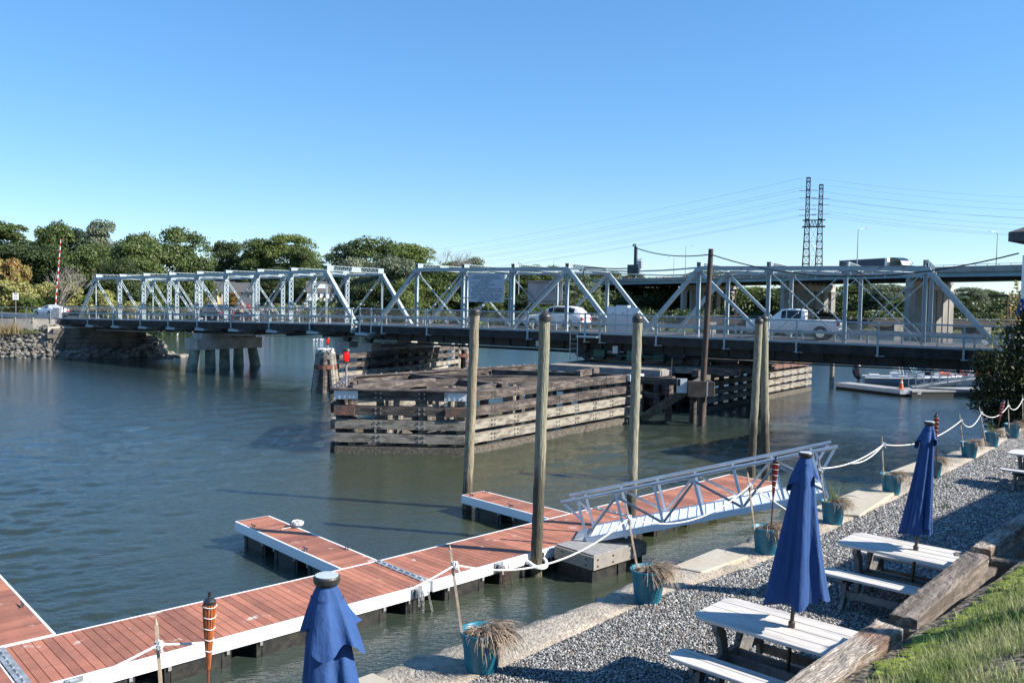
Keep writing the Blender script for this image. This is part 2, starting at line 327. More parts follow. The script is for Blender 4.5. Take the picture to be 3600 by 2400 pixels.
# ---------------------------------------------------------------- water and terrain
def water_mesh():
    """one sheet: real small waves, finest near the eye, fading to flat far away"""
    pr = np.concatenate([np.array([2., 3, 4]), np.arange(5, 760, 1.05)]); rad = HC*853/pr[::-1]; th = np.radians(np.linspace(-46, 46, 980)); RR, TT = np.meshgrid(rad, th, indexing='ij')
    X, Y = RR*np.tan(TT), RR; sp = np.maximum(RR**2/(HC*853), RR*.0017)*1.0
    r = np.random.default_rng(4); Z = np.zeros_like(X)
    patch = .62+.30*np.sin(X*.11+1.7*np.sin(Y*.045+.6)+Y*.16)+.26*np.sin(X*.05-Y*.093+2.*np.sin(X*.03))+.16*np.sin(X*.31+Y*.23+1.3*np.sin(Y*.13))
    patch = np.clip(.62+(patch-.62)*1.35, .12, 1.5)
    for i in range(96):
        lam = math.exp(r.uniform(math.log(.17), math.log(2.6))); a = R(-62)+r.normal()*R(24) if i % 4 else r.uniform(0, 6.28); k = 2*math.pi/lam; ph = r.uniform(0, 6.28)
        amp = .0215*lam/6.283*(1.45 if lam < .6 else 1.2 if lam < 1.1 else .62); fade = np.clip((lam/sp-2.2)/2.5, 0, 1)
        q = k*(X*math.cos(a)+Y*math.sin(a))+ph+.7*np.sin(X*.21*math.sin(a*3)+Y*.17+ph); Z += 1.5*amp*fade*(np.sin(q)+.22*np.sin(2*q+1.2))
    Z *= patch; calm = np.clip((np.hypot(X-2, Y-13)-2)/7, .55, 1); Z *= calm
    V = np.stack([X.ravel(), Y.ravel(), Z.ravel()], 1); nr, nc = X.shape; ii = (np.arange(nr-1)[:, None]*nc+np.arange(nc-1)[None]).ravel(); F = np.stack([ii, ii+1, ii+nc+1, ii+nc], 1)
    V = np.concatenate([V, [(-3000, -200, -.3), (3000, -200, -.3), (3000, 4000, -.3), (-3000, 4000, -.3)]]); F = np.concatenate([F, [[nr*nc, nr*nc+1, nr*nc+2, nr*nc+3]]])
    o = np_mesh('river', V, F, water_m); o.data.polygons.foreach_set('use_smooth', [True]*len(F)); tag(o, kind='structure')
water_mesh()
RIV = [(-300, -80), (-300, 60), (-47.3, 79.4), (-37.4, 87.5), (-45, 112), (-62, 145), (-95, 200), (-140, 285), (-60, 292), (-52, 222), (-10, 202), (60, 205), (110, 218),
       (200, 215), (300, 200), (300, 130), (120, 92), (60, 73), (42, 62), (31, 50), (25.5, 42.5), (21, 33), (15, 25), (9, 18.2), (0, 8.4), (-14, -6), (-60, -80)]
def sdist(px, py, poly):
    d = np.full(px.shape, 1e9); ins = np.zeros(px.shape, bool); n = len(poly)
    for i in range(n):
        ax, ay = poly[i]; bx, by = poly[(i+1) % n]; ex, ey = bx-ax, by-ay
        t = np.clip(((px-ax)*ex+(py-ay)*ey)/(ex*ex+ey*ey), 0, 1); d = np.minimum(d, np.hypot(px-ax-t*ex, py-ay-t*ey))
        c = ((ay > py) != (by > py)) & (px < ex*(py-ay)/(ey+1e-12)+ax); ins ^= c
    return np.where(ins, -d, d)
def ground_z(X, Y):
    d = sdist(X, Y, RIV)
    z = np.where(d < 0, np.maximum(-2.5, d*.6-.2), np.minimum(d*.45, 2.2)-.2)
    far = np.clip((d-8)/90, 0, 1); back = (Y > 150) | (X < -45)
    z = z+np.where(back & (X < 25), far*5.5, 0)
    near = (Y < 60) & (X > -40); z = np.where(near & (d > 0), np.minimum(1.75, d*.6-.3), z)
    z = np.where((Y < 6+X*.0) & (X < 40), np.minimum(z, 1.2), z)
    return z+np.where(d > 6, .35*np.sin(X*.11)*np.cos(Y*.09), 0)*(Y > 90)
gx = np.concatenate([np.arange(-900, -160, 20), np.arange(-160, 160, 2.5), np.arange(160, 900, 20)]); gy = np.concatenate([np.arange(-60, 330, 2.5), np.arange(330, 1500, 20)])
GX, GY = np.meshgrid(gx, gy); GZ = ground_z(GX, GY); nx, ny = len(gx), len(gy)
V = np.stack([GX.ravel(), GY.ravel(), GZ.ravel()], 1); ii = (np.arange(ny-1)[:, None]*nx+np.arange(nx-1)[None, :]).ravel()
grass_far = mat('bank_grass', (.05, .07, .02), .95, 0, (.10, .085, .045), .12, lo=.45, hi=.62, bump=.6, bscale=1.5, bdist=.3, var=.3)
tag(np_mesh('ground', V, np.stack([ii, ii+1, ii+nx+1, ii+nx], 1), grass_far), kind='structure')
def gz(x, y): return float(ground_z(np.array([float(x)]), np.array([float(y)]))[0])

# ---------------------------------------------------------------- bridge helpers (local x along the truss, y away from the camera, z up)
def laced(mb, p, q, ws, wn, side, step=.42, t=.05):
    """a column or strut of two plates joined by zig-zag lacing; side is the local direction across the plates"""
    p, q = Vector(p), Vector(q); d = (q-p); L = d.length; d.normalize(); s = Vector(side).normalized(); o = d.cross(s).normalized()
    for k in (-1, 1): mb.beam(p+s*k*wn/2, q+s*k*wn/2, t, ws, up=o) if abs(d.cross(o).dot(s)) > .5 else None
    n = max(2, int(L/step)); a = L/n
    for f in (-1, 1):
        off = o*f*ws/2
        for i in range(n):
            for z in ((-1, 1) if wn > .3 else (1 if i % 2 else -1,)):
                mb.beam(p+d*a*i+s*z*wn/2*.9+off, p+d*a*(i+1)-s*z*wn/2*.9+off, .012, .055, up=s.cross(d) if False else s)
        mb.beam(p+off, p+d*.55+off, .012, wn*.9, up=s); mb.beam(q-d*.5+off, q+off, .012, wn*.9, up=s)
def smooth(o): o.data.polygons.foreach_set('use_smooth', [True]*len(o.data.polygons)); return o
def part(root, name, fn, m=None):
    mb = MB(); fn(mb); return mb.build(name, m or steel, root)

def truss_span(root, nodes, zt, zd, W, feet, kind):
    """nodes: panel x; zt, zd: height of chord and deck as functions of x; W truss spacing"""
    x0, x1 = feet
    for y in (0, W):
        def chord(mb):
            for a, b in zip(nodes[:-1], nodes[1:]):
                if kind == 'swing' and a == nodes[3]: continue
                mb.beam((a-.02, y, zt(a)), (b+.02, y, zt(b)), .28, .23)
                mb.beam((a, y, zt(a)+.13), (b, y, zt(b)+.13), .36, .03)
            for x in nodes: mb.box((x, y, zt(x)-.12), (.5, .32, .38))
        part(root, 'top_chord', chord)
        def bot(mb):
            xs = [x0]+nodes+[x1]
            for a, b in zip(xs[:-1], xs[1:]): mb.beam((a, y, zd(a)-.18), (b, y, zd(b)-.18), .24, .34)
        part(root, 'bottom_chord', bot)
        for xf, xn in ((x0, nodes[0]), (x1, nodes[-1])):
            def ep(mb):
                p, q = Vector((xf, y, zd(xf)-.1)), Vector((xn, y, zt(xn)))
                d = (q-p).normalized(); up = Vector((-d.z, 0, d.x)); up = up if up.z > 0 else -up
                mb.beam(p+up*.13, q+up*.13, .33, .04, up=up)
                for k in (-1, 1): mb.beam(p+Vector((0, k*.14, 0)), q+Vector((0, k*.14, 0)), .05, .23, up=up)
                n = int((q-p).length/.4); L = (q-p).length/n
                for i in range(n):
                    for k in (-1, 1): mb.beam(p+d*L*i-up*.13+Vector((0, k*.16, 0)), p+d*L*(i+1)-up*.13-Vector((0, k*.16, 0)), .05, .015, up=up)
            part(root, 'end_post', ep)
        hang = (0, len(nodes)-1)
        for i, x in enumerate(nodes):
            if kind == 'fixed' and i in hang:
                part(root, 'hanger', lambda mb: [mb.beam((x+k, y, zd(x)), (x+k, y, zt(x)), .05, .05) for k in (-.07, .07)])
            elif kind == 'fixed':
                part(root, 'truss_post', lambda mb: (laced(mb, (x, y, zd(x)-.1), (x, y, zt(x)-.1), .16, .40, (0, 1, 0)), mb.box((x, y, zd(x)+.35), (.17, .42, .9), tp=.9)))
            else:
                def sp(mb):
                    for k in (-1, 1): mb.beam((x+k*.09, y, zd(x)-.1), (x+k*.09, y, zt(x)-.1), .05, .20, up=(0, 1, 0))
                    for j in range(9): mb.beam((x-.1, y+.11, zd(x)+.2+j*.45), (x+.1, y+.11, zd(x)+.45+j*.45), .03, .04, up=(0, 1, 0))
                    mb.box((x, y, (zt(x)+zd(x))/2), (.15, .02, zt(x)-zd(x)-.3))
                part(root, 'truss_post', sp)
    def diag(a, b, up, pair=True, w_=.06, sw=.14):      # from top of node a to bottom of node b
        for y in (0, W):
            def f(mb):
                for k in ((-1, 1) if pair else (0,)):
                    mb.beam((a, y+k*sw/2, zt(a)-.12), (b, y+k*sw/2, zd(b)+.02), w_, w_*1.2)
                if pair:
                    for t in (.3, .6, .85):
                        c = Vector((a, y, zt(a)-.12)).lerp(Vector((b, y, zd(b))), t); mb.box(c, (.08, sw+.06, .1))
            part(root, 'diagonal', f)
    return diag

def cross_struts(root, xs, zt, W, portals=()):
    for x in xs:
        z = zt(x); por = x in portals; ht = .42 if por else .34
        def f(mb):
            zz = z+.18+ht/2-.12
            for k in (-1, 1): mb.beam((x, -.1, zz+k*ht/2), (x, W+.1, zz+k*ht/2), .30, .035)
            n = int(W/(.42)); a = W/n
            for s in (-.13, .13):
                for i in range(n): mb.beam((x+s, a*i, zz-ht/2), (x+s, a*(i+.5), zz+ht/2), .015, .05, up=(1, 0, 0)); mb.beam((x+s, a*(i+.5), zz+ht/2), (x+s, a*(i+1), zz-ht/2), .015, .05, up=(1, 0, 0))
                mb.box((x+s, .3, zz), (.016, .7, ht)); mb.box((x+s, W-.3, zz), (.016, .7, ht))
                if por: mb.box((x+s, W/2, zz), (.016, W*.17, ht))
        part(root, 'portal_strut' if por else 'overhead_strut', f)
    def lat(mb):
        for a, b in zip(xs[:-1], xs[1:]):
            if b-a > 6: continue
            mb.beam((a, 0, zt(a)), (b, W, zt(b)), .05, .05); mb.beam((a, W, zt(a)), (b, 0, zt(b)), .05, .05)
    part(root, 'overhead_bracing', lat)

def railing(root, x0, x1, yr, zd, posts, step=.16, skip=None):
    xs = [x0]+[p for p in posts if x0 < p < x1]+[x1]
    for dz, h, nm in ((1.30, .09, 'rail'), (.66, .11, 'rail'), (.03, .10, 'rail')):
        def f(mb):
            for a, b in zip(xs[:-1], xs[1:]):
                if skip and a >= skip[0]-.01 and b <= skip[1]+.01: continue
                mb.beam((a, yr, zd(a)+dz), (b, yr, zd(b)+dz), .09, h)
        part(root, nm, f)
    for x in posts:
        def f(mb):
            mb.beam((x, yr-.06, zd(x)-.62), (x, yr-.06, zd(x)+1.34), .11, .10, up=(0, 1, 0))
            mb.box((x+.16, yr+.1, zd(x)-.33), (.26, .22, .26)); mb.box((x+.1, yr+.1, zd(x)-.58), (.5, .26, .05))
        part(root, 'rail_post', f)
    def mesh(mb):
        H = 1.24; y = yr+.05
        n = int((x1-x0+H)/step)
        for i in range(n):
            a = x0-H+i*step
            for s in (0, 1):
                xa, xb = (a, a+H) if not s else (a+H, a); za, zb = .04, .04+H
                # clip to the rail ends
                if min(xa, xb) < x0 or max(xa, xb) > x1:
                    t0, t1 = 0., 1.; dx = xb-xa
                    for lim, sg in ((x0, 1), (x1, -1)):
                        t = (lim-xa)/dx; inside = (xa-lim)*sg >= 0
                        if not inside: t0 = max(t0, t)
                        elif (xb-lim)*sg < 0: t1 = min(t1, t)
                    if t1-t0 < .02: continue
                    xa, xb, za, zb = xa+dx*t0, xa+dx*t1, .04+H*t0, .04+H*t1
                r = .010; p, q = (xa, y, zd(xa)+za), (xb, y, zd(xb)+zb)
                mb.add([(p[0]-r, y, p[2]), (p[0]+r, y, p[2]), (q[0]+r, y, q[2]), (q[0]-r, y, q[2])], [(0, 1, 2, 3)])
                mb.add([(p[0], y-r, p[2]), (p[0], y+r, p[2]), (q[0], y+r, q[2]), (q[0], y-r, q[2])], [(0, 1, 2, 3)])
    part(root, 'chain_link', mesh, galv)

blackt = mat('near_black_timber', (.022, .02, .019), .9, 0, (.05, .04, .035), 2, var=.3)  # dark timber, its colour taken near black for shade under the deck edge
def deck_parts(root, x0, x1, W, zd, walk=2.2, girder_z=None, nseg=10):
    xs = [x0+(x1-x0)*i/nseg for i in range(nseg+1)]
    def strip(mb, ya, yb, dz, th):
        for a, b in zip(xs[:-1], xs[1:]):
            v = []
            for z in (dz-th, dz):
                v += [(a, ya, zd(a)+z), (b, ya, zd(b)+z), (b, yb, zd(b)+z), (a, yb, zd(a)+z)]
            mb.add(v, [(3, 2, 1, 0), (4, 5, 6, 7), (0, 1, 5, 4), (1, 2, 6, 5), (2, 3, 7, 6), (3, 0, 4, 7)])
    part(root, 'roadway', lambda mb: strip(mb, .35, W-.35, 0, .22), asph)
    part(root, 'walkway', lambda mb: strip(mb, -walk+.02, -.25, -.02, .08), creo)
    part(root, 'stringer', lambda mb: strip(mb, -walk-.02, -walk+.16, -.1, .48), blackt)
    for y in (.62, W-.62):
        def g(mb):
            for i, (a, b) in enumerate(zip(xs[:-1], xs[1:])):
                for dz in (.62, .52): mb.beam((a, y, zd(a)+dz), (b, y, zd(b)+dz), .06, .07)
                mb.beam((a, y, zd(a)+.57), (b, y, zd(b)+.57), .03, .12)
            k = x0+.6
            while k < x1: mb.box((k, y+.07, zd(k)+.35), (.12, .12, .72)); k += 1.9
        part(root, 'guard_rail', g, galv)
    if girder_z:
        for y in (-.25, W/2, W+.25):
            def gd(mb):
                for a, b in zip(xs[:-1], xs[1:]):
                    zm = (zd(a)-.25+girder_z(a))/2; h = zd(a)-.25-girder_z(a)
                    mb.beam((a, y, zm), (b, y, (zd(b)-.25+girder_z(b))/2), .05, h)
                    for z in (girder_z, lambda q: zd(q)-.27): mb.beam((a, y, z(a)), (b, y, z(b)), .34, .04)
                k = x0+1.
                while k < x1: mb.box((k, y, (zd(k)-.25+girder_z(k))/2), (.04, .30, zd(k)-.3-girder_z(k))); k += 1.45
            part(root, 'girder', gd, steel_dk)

# ---------------------------------------------------------------- swing span
A1 = R(28.7); DS = Vector((math.cos(A1), -math.sin(A1), 0)); NS = Vector((math.sin(A1), math.cos(A1), 0)); PS = Vector((23.777, 49.5, 0))
W1 = 7.4
def L1(s, n, z=0.): return PS+DS*s+NS*n+Vector((0, 0, z))
swing = empty('swing_truss_bridge', PS, -A1, 'grey-blue swing truss span carrying the white pickup and white SUV over the round pier', 'bridge')
n1 = [-35.65, -31.4, -27.1, -22.75, -13.28, -8.8, -4.25, .07]
zt1 = lambda s: 8.32-.0045*max(0, s+13)
zd1 = lambda s: 3.97-.0075*max(0, s+26)
dg = truss_span(swing, n1, zt1, zd1, W1, (-39.6, 3.95), 'swing')
for a, b, p in ((0, 1, 1), (1, 0, 1), (1, 2, 1), (2, 1, 1), (3, 2, 1), (4, 5, 1), (5, 6, 1), (6, 5, 1), (6, 7, 1), (7, 6, 1)):
    big = (a, b) in ((3, 2), (4, 5)); dg(n1[a], n1[b], 1, pair=not big, w_=.17 if big else .04)
for y in (0, W1):
    for xa, xb in ((n1[3], -18.95), (n1[4], -17.1)):
        def f(mb, xa=xa, xb=xb, y=y):
            p, q = Vector((xa, y, zt1(xa)+.05)), Vector((xb, y, zd1(xb)))
            for k in (-.13, .13): mb.beam(p+Vector((0, k, 0)), q+Vector((0, k, 0)), .05, .24)
            mb.beam(p+Vector((.1, 0, .10)), q+Vector((.1, 0, .10)), .3, .04)
        part(swing, 'tower_leg', f)
    part(swing, 'centre_tie', lambda mb: [mb.tube([(n1[3], y+k, zt1(0)+.12), (-20.3, y+k, 8.22), (-18, y+k, 8.15), (-15.6, y+k, 8.22), (n1[4], y+k, zt1(0)+.12)], .05, 6) for k in (-.1, .1)])
cross_struts(swing, n1, zt1, W1, portals=(n1[0], n1[-1]))
posts1 = [-39.4, -38.3, -37.26, -33.1, -28.9, -24.65, -20.3, -19.2, -15.3, -10.9, -6.6, -2.13, 2.2, 5.6]
railing(swing, -39.6, 5.9, -2.2, zd1, posts1)
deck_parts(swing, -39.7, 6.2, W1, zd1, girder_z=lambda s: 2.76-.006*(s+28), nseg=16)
part(swing, 'sign_bar', lambda mb: [mb.beam((-31.4, -.16, z), (-27.1, -.16, z), .06, .08) for z in (7.55, 6.2)])
def gate(mb):
    for x in (-20.25, -19.25): mb.beam((x, -2.3, 3.6), (x, -2.3, 5.32), .07, .07, up=(0, 1, 0))
    for z in (5.28, 4.95, 4.6, 4.25, 3.98): mb.beam((-20.25, -2.3, z), (-19.25, -2.3, z), .05, .05)
    mb.box((-19.9, -2.6, 3.72), (1.5, .7, .12))
part(swing, 'access_gate', gate)
def lad(mb):
    for x in (-21.3, -20.75): mb.beam((x, -2.42, 2.05), (x, -2.42, 4.9), .05, .05, up=(0, 1, 0))
    for i in range(9): mb.beam((-21.3, -2.42, 2.25+i*.32), (-20.75, -2.42, 2.25+i*.32), .03, .03)
part(swing, 'ladder', lad, galv)
part(swing, 'pipe', lambda mb: [mb.tube([(-38, -.9, 2.62), (-12, -.9, 2.5), (6, -.9, 2.45)], .05, 6), mb.tube([(-38, 1.9, 2.5), (6, 1.9, 2.42)], .06, 6)], steel_dk)
green = mat('machine_green', (.02, .12, .09), .5, 0, (.03, .05, .04), 3, var=.2)
def machinery(mb):
    for s in (-21, -15): mb.slaby([(s-1.2, 2.75), (s+1.2, 2.75), (s+.75, 2.18), (s-.6, 2.18)], -.45, -.1)
    for s in (-21, -19.9, -18.6, -17.2, -15.6, -14.3, -13.2): mb.tube([(s, -.5, 2.3), (s, .2, 2.3)], .26, 12)
part(swing, 'turntable_roller', machinery, steel_dk)
part(swing, 'drive_motor', lambda mb: (mb.box((-17.2, -1.5, 2.55), (.55, .5, .7)), mb.box((-19.6, -1.2, 2.6), (.8, .5, .45)), mb.box((-15.4, -1.2, 2.45), (.7, .5, .4)), mb.tube([(-18.3, -1.6, 2.5), (-15, -1.6, 2.5)], .08, 8)), green)
part(swing, 'control_box', lambda mb: (mb.box((-18.2, -1.9, 2.9), (.35, .3, .5)), mb.box((-16.4, -2., 3.), (.2, .2, .7)), mb.box((-24, -1.8, 3.1), (.3, .3, .4))), galv)

sgn = empty('bridge_notice_sign', L1(-31.4, 0), -A1, 'pale blue lettered coast guard notice board on the near side of the swing truss', 'sign')
signm = mat('sign_face', (.42, .47, .52), .6, 0, (.40, .45, .50), 1); inkm = mat('sign_ink', (.03, .05, .13), .6)
part(sgn, 'panel', lambda mb: (mb.box((2.2, -.28, 7.28), (3.1, .04, 1.38)), mb.box((2.19, -.28, 6.235), (3.06, .045, .66))), signm)
LINES = [(8.0-.16, .0, "BY ORDER OF U.S. COAST GUARD", 2.15, 'c'), (7.68, 0, "THIS BRIDGE SHALL OPERATE AS FOLLOWS", 2.5, 'c'), (7.52, 0, "OPEN ON SIGNAL", 1.05, 'c'),
         (7.36, -1.3, "APRIL 15 TO OCTOBER 31-", 1.65, 'l'), (7.20, -.95, "IF 2 HRS NOTICE IS GIVEN", 1.7, 'l'), (7.04, -1.3, "NOVEMBER 1 TO APRIL 14-", 1.7, 'l'),
         (6.88, -1.2, "8:30 AM TO 3:00 PM IF 8 HRS NOTICE IS GIVEN", 2.55, 'l'), (6.72, -1.2, "3:00 PM TO 8:30 AM IF 24 HRS NOTICE IS GIVEN", 2.55, 'l'),
         (6.48, -1.3, "NEED NOT OPEN YEAR ROUND, EXCEPT FEDERAL HOLIDAYS, FROM", 2.65, 'l'), (6.34, -1.2, "7:00 AM TO 8:30 AM & 5:30 PM TO 7:30 PM", 2.5, 'l'),
         (6.20, -1.35, "CONTACT   WASHINGTON STREET BRIDGE", 2.45, 'l'), (6.07, -.7, "85 WASHINGTON STREET, SOUTH NORWALK", 1.95, 'l'), (5.95, -.7, "866-7691", .6, 'l')]
def text_obj(name, txt, loc, width, height, m, parent, rx=R(90), al='l', depth=.004):
    cu = bpy.data.curves.new(name, 'FONT'); cu.body = txt; cu.size = 1; cu.extrude = depth; cu.resolution_u = 2; cu.offset = .012
    t = bpy.data.objects.new(name, cu); C.objects.link(t); bpy.context.view_layer.update()
    me = bpy.data.meshes.new_from_object(t.evaluated_get(bpy.context.evaluated_depsgraph_get())); bpy.data.objects.remove(t); bpy.data.curves.remove(cu)
    co = np.zeros(len(me.vertices)*3, np.float32); me.vertices.foreach_get('co', co); co = co.reshape(-1, 3)
    x0, x1 = co[:, 0].min(), co[:, 0].max(); co[:, 0] = (co[:, 0]-x0)/(x1-x0)*width-(width/2 if al == 'c' else 0); co[:, 1] *= height/.73; co[:, 2] *= 1
    return me, co
vs, fs, off = [], [], 0
for z, x, t, wd, al in LINES:
    me, co = text_obj('t', t, None, wd, .085, inkm, None, al=al)
    co = np.stack([co[:, 0]+2.2+x, -.305-co[:, 2], co[:, 1]+z-.05], 1); vs += [tuple(c) for c in co]
    fs += [tuple(i+off for i in p.vertices) for p in me.polygons]; off += len(co); bpy.data.meshes.remove(me)
mb = MB(); mb.add(vs, fs); mb.build('lettering', inkm, sgn)
sb = empty('sign_back', L1(-28.3, W1), -A1, 'grey unpainted back of the notice board on the far side of the swing truss', 'sign')
part(sb, 'panel', lambda mb: (mb.box((0, .25, 6.95), (3.15, .04, 1.55)), mb.box((0, .26, 6.02), (3.1, .04, .38))), mat('sign_back_metal', (.36, .36, .37), .5, .3, (.28, .28, .29), 1.5))
part(sb, 'frame_bar', lambda mb: (mb.beam((-2.6, .16, 6.05), (2.6, .16, 6.05), .05, .07), mb.beam((-1.6, .16, 7.6), (1.7, .16, 7.6), .05, .06)), mat('rusty_bar', (.16, .06, .03), .8, 0, (.25, .22, .2), 2))
sm = empty('service_mast', L1(-17.7, 0), -A1, 'short dark electrical mast with grey boxes on the centre tie of the swing truss', 'electrical mast')
part(sm, 'mast', lambda mb: (mb.box((0, 0, 9.1), (.14, .14, 1.5)), mb.box((.1, 0, 9.1), (.05, .2, 1.35)), mb.tube([(0, 0, 9.8), (-.02, 0, 10.0), (-.14, 0, 9.98), (-.16, 0, 9.85)], .06, 8)), steel_dk)
part(sm, 'junction_box', lambda mb: mb.box((-.1, -.05, 8.3), (.75, .3, .6)), steel_dk)
part(sm, 'meter_box', lambda mb: (mb.box((.33, -.05, 8.62), (.36, .3, .5), tp=.9), mb.box((.3, -.05, 8.3), (.2, .2, .2))), galv)
part(sm, 'lamp_head', lambda mb: (mb.tube([(.2, -.1, 8.95), (.5, -.1, 8.97)], .03, 6), mb.lathe([(.02, 0), (.06, .03), (.02, .08)], (.5, -.1, 8.93), 8), mb.lathe([(.02, 0), (.06, .03), (.02, .08)], (.2, -.1, 8.93), 8)), galv)
part(sm, 'conduit', lambda mb: mb.tube([(-.4, -.1, 8.35), (-1.4, -.15, 8.33), (-2.6, -.15, 8.38), (-3.6, -.15, 8.42), (-3.75, -.15, 8.1), (-3.72, -.15, 7.5), (-3.4, -.15, 6.9)], .045, 6), black_pl)
cab = empty('control_cabinet', L1(-18.2, -.75), -A1, 'white electrical control cabinets on the walkway at the middle of the swing span', 'cabinet')
cabm = mat('cabinet_paint', (.60, .63, .66), .4, .1, var=.04)
for x0_, x1_, h in ((-1.05, -.42, 1.85), (-.40, .42, 1.95), (.44, 1.05, 1.8)):
    part(cab, 'cabinet_body', lambda mb: (mb.box(((x0_+x1_)/2, 0, 3.9+h/2), (x1_-x0_, .55, h)), mb.box(((x0_+x1_)/2, -.285, 3.9+h*.7), ((x1_-x0_)*.88, .02, h*.5)), mb.box(((x0_+x1_)/2, -.285, 3.9+h*.22), ((x1_-x0_)*.88, .02, h*.34))), cabm)
part(cab, 'handle', lambda mb: [mb.box((x, -.31, 5.3), (.03, .03, .14)) for x in (-.6, .1, .9)], black_pl)
# strings of coloured bulbs along the chords
ls = empty('string_of_bulbs', L1(-18, 0), -A1, 'thin string of coloured festive bulbs hung along the swing truss chords', 'light string')
bulbm = [mat('bulb_'+n_, c, .3) for n_, c in (('red', (.7, .03, .02)), ('green', (.02, .4, .25)), ('orange', (.8, .3, .05)), ('white', (.8, .8, .75)))]
part(ls, 'cord', lambda mb: [mb.tube([(s-.6+18+k*1.1, y, zt1(s)-.24+(.05 if k % 2 else -.03)) for k in range(int(L_/1.1))], .012, 4) for s, L_, y in ((-35.6, 13, -.2), (-13.2, 13.4, -.2), (-35.6, 13, W1-.2), (-13.2, 13.4, W1-.2))], black_pl)
for k in range(4):
    def f(mb):
        for s, L_, y in ((-35.6, 13, -.22), (-13.2, 13.4, -.22), (-35.6, 13, W1-.22), (-13.2, 13.4, W1-.22), (-22, 8.6, W1-.1)):
            for i in range(int(L_/.55)):
                if i % 4 == k: mb.lathe([(.01, 0), (.035, .03), (.035, .07), (.01, .1)], (s+18+i*.55, y, zt1(s)-.36+.04*math.sin(i*2.1)), 6)
    part(ls, 'bulb', f, bulbm[k])

# ---------------------------------------------------------------- fixed span
A2 = R(34.8); DL = Vector((math.cos(A2), -math.sin(A2), 0)); NL = Vector((math.sin(A2), math.cos(A2), 0)); W2 = 6.7
JT = Vector((-12.267, 66.725, 0))+NL*2.2
def L2(s, n, z=0.): return JT+DL*s+NL*n+Vector((0, 0, z))
fixed = empty('fixed_truss_bridge', JT, -A2, 'pale steel truss span with laced posts at the left, between abutment and rest pier', 'bridge')
n2 = [-41.3, -36.75, -32.4, -28., -23.5, -19.1, -14.6, -10.1, -5.65]
zt2 = lambda s: 8.32+.0155*(s+2)
zd2 = lambda s: 3.96+.0133*s
dg = truss_span(fixed, n2, zt2, zd2, W2, (-44.8, -2.1), 'fixed')
for a, b in ((0, 1), (1, 2), (2, 3), (3, 4), (4, 5), (6, 5), (7, 6), (8, 7)): dg(n2[a], n2[b], 1, w_=.055, sw=.2)
dg(n2[5], n2[4], 1, w_=.035)
cross_struts(fixed, n2, zt2, W2, portals=(n2[0], n2[-1]))
posts2 = [-43.75, -38.9, -34.1, -29.3, -24.7, -20.2, -15.3, -10.2, -5.15, -.35]
railing(fixed, -43.9, -.2, -2.2, zd2, posts2)
deck_parts(fixed, -44.6, -.3, W2, zd2, girder_z=lambda s: zd2(s)-.95, nseg=10)
for x in posts2[:-1]+[.4]:
    part(fixed, 'walkway_bracket', lambda mb: (mb.slabx([(-2.3, zd2(x)-.6), (-.2, zd2(x)-.45), (-.2, zd2(x)-.85), (-2.3, zd2(x)-.8)], x-.35, x+1.0),) and mb.tube([(x, -1.9, zd2(x)-.6), (x, -.1, zd2(x)-1.1)], .04, 6), steel)
for x in n2:
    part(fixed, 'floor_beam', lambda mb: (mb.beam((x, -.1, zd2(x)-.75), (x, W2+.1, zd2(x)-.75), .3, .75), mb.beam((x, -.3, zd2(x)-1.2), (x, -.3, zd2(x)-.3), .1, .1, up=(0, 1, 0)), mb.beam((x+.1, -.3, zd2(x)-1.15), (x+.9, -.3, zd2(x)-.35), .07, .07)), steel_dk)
part(fixed, 'lower_rod', lambda mb: [mb.beam((-42.3, y, zd2(-42)-1.18), (-1.5, y, zd2(0)-1.18), .08, .08) for y in (-.3, W2)], steel)
for s, wd in ((-16.5, .25), (-24.2, .25), (-33.1, .25)): part(fixed, 'marker_plate', lambda mb: mb.box((s, W2-.5, zd2(s)+.5), (.3, .02, .22)), whitep)
# ---------------------------------------------------------------- left approach, abutments, piers
KB = .9                                                      # the bridge group is drawn up in its own unit and set at this scale
EYE = Vector((0, 0, HC))
def KS(p): return EYE+(Vector(p)-EYE)*KB
stone = mat('field_stone', (.21, .19, .16), .9, 0, (.10, .093, .083), .9, lo=.4, hi=.62, bump=.5, bscale=9, var=.3)
def stones(name, pts, sizes, m, parent, seed=1):
    """a stack of rounded irregular stones as one mesh; pts (n,3), sizes (n,3)"""
    rg = np.random.default_rng(seed); a = (1+5**.5)/2
    b = np.array([(-1, a, 0), (1, a, 0), (-1, -a, 0), (1, -a, 0), (0, -1, a), (0, 1, a), (0, -1, -a), (0, 1, -a), (a, 0, -1), (a, 0, 1), (-a, 0, -1), (-a, 0, 1)])/1.9
    f = np.array([(0, 11, 5), (0, 5, 1), (0, 1, 7), (0, 7, 10), (0, 10, 11), (1, 5, 9), (5, 11, 4), (11, 10, 2), (10, 7, 6), (7, 1, 8), (3, 9, 4), (3, 4, 2), (3, 2, 6), (3, 6, 8), (3, 8, 9), (4, 9, 5), (2, 4, 11), (6, 2, 10), (8, 6, 7), (9, 8, 1)])
    n = len(pts); v = b[None]*(1+rg.uniform(-.28, .28, (n, 12, 1)))*np.asarray(sizes)[:, None, :]*.5
    t = rg.uniform(0, 6.28, n); c, s = np.cos(t), np.sin(t); x = v[..., 0]*c[:, None]-v[..., 1]*s[:, None]; y = v[..., 0]*s[:, None]+v[..., 1]*c[:, None]
    tl = rg.uniform(-.35, .35, n)[:, None]; z = v[..., 2]+x*tl
    v = np.stack([x, y, z], -1)+np.asarray(pts)[:, None, :]
    return np_mesh(name, v.reshape(-1, 3), (f[None]+12*np.arange(n)[:, None, None]).reshape(-1, 3), m, parent)
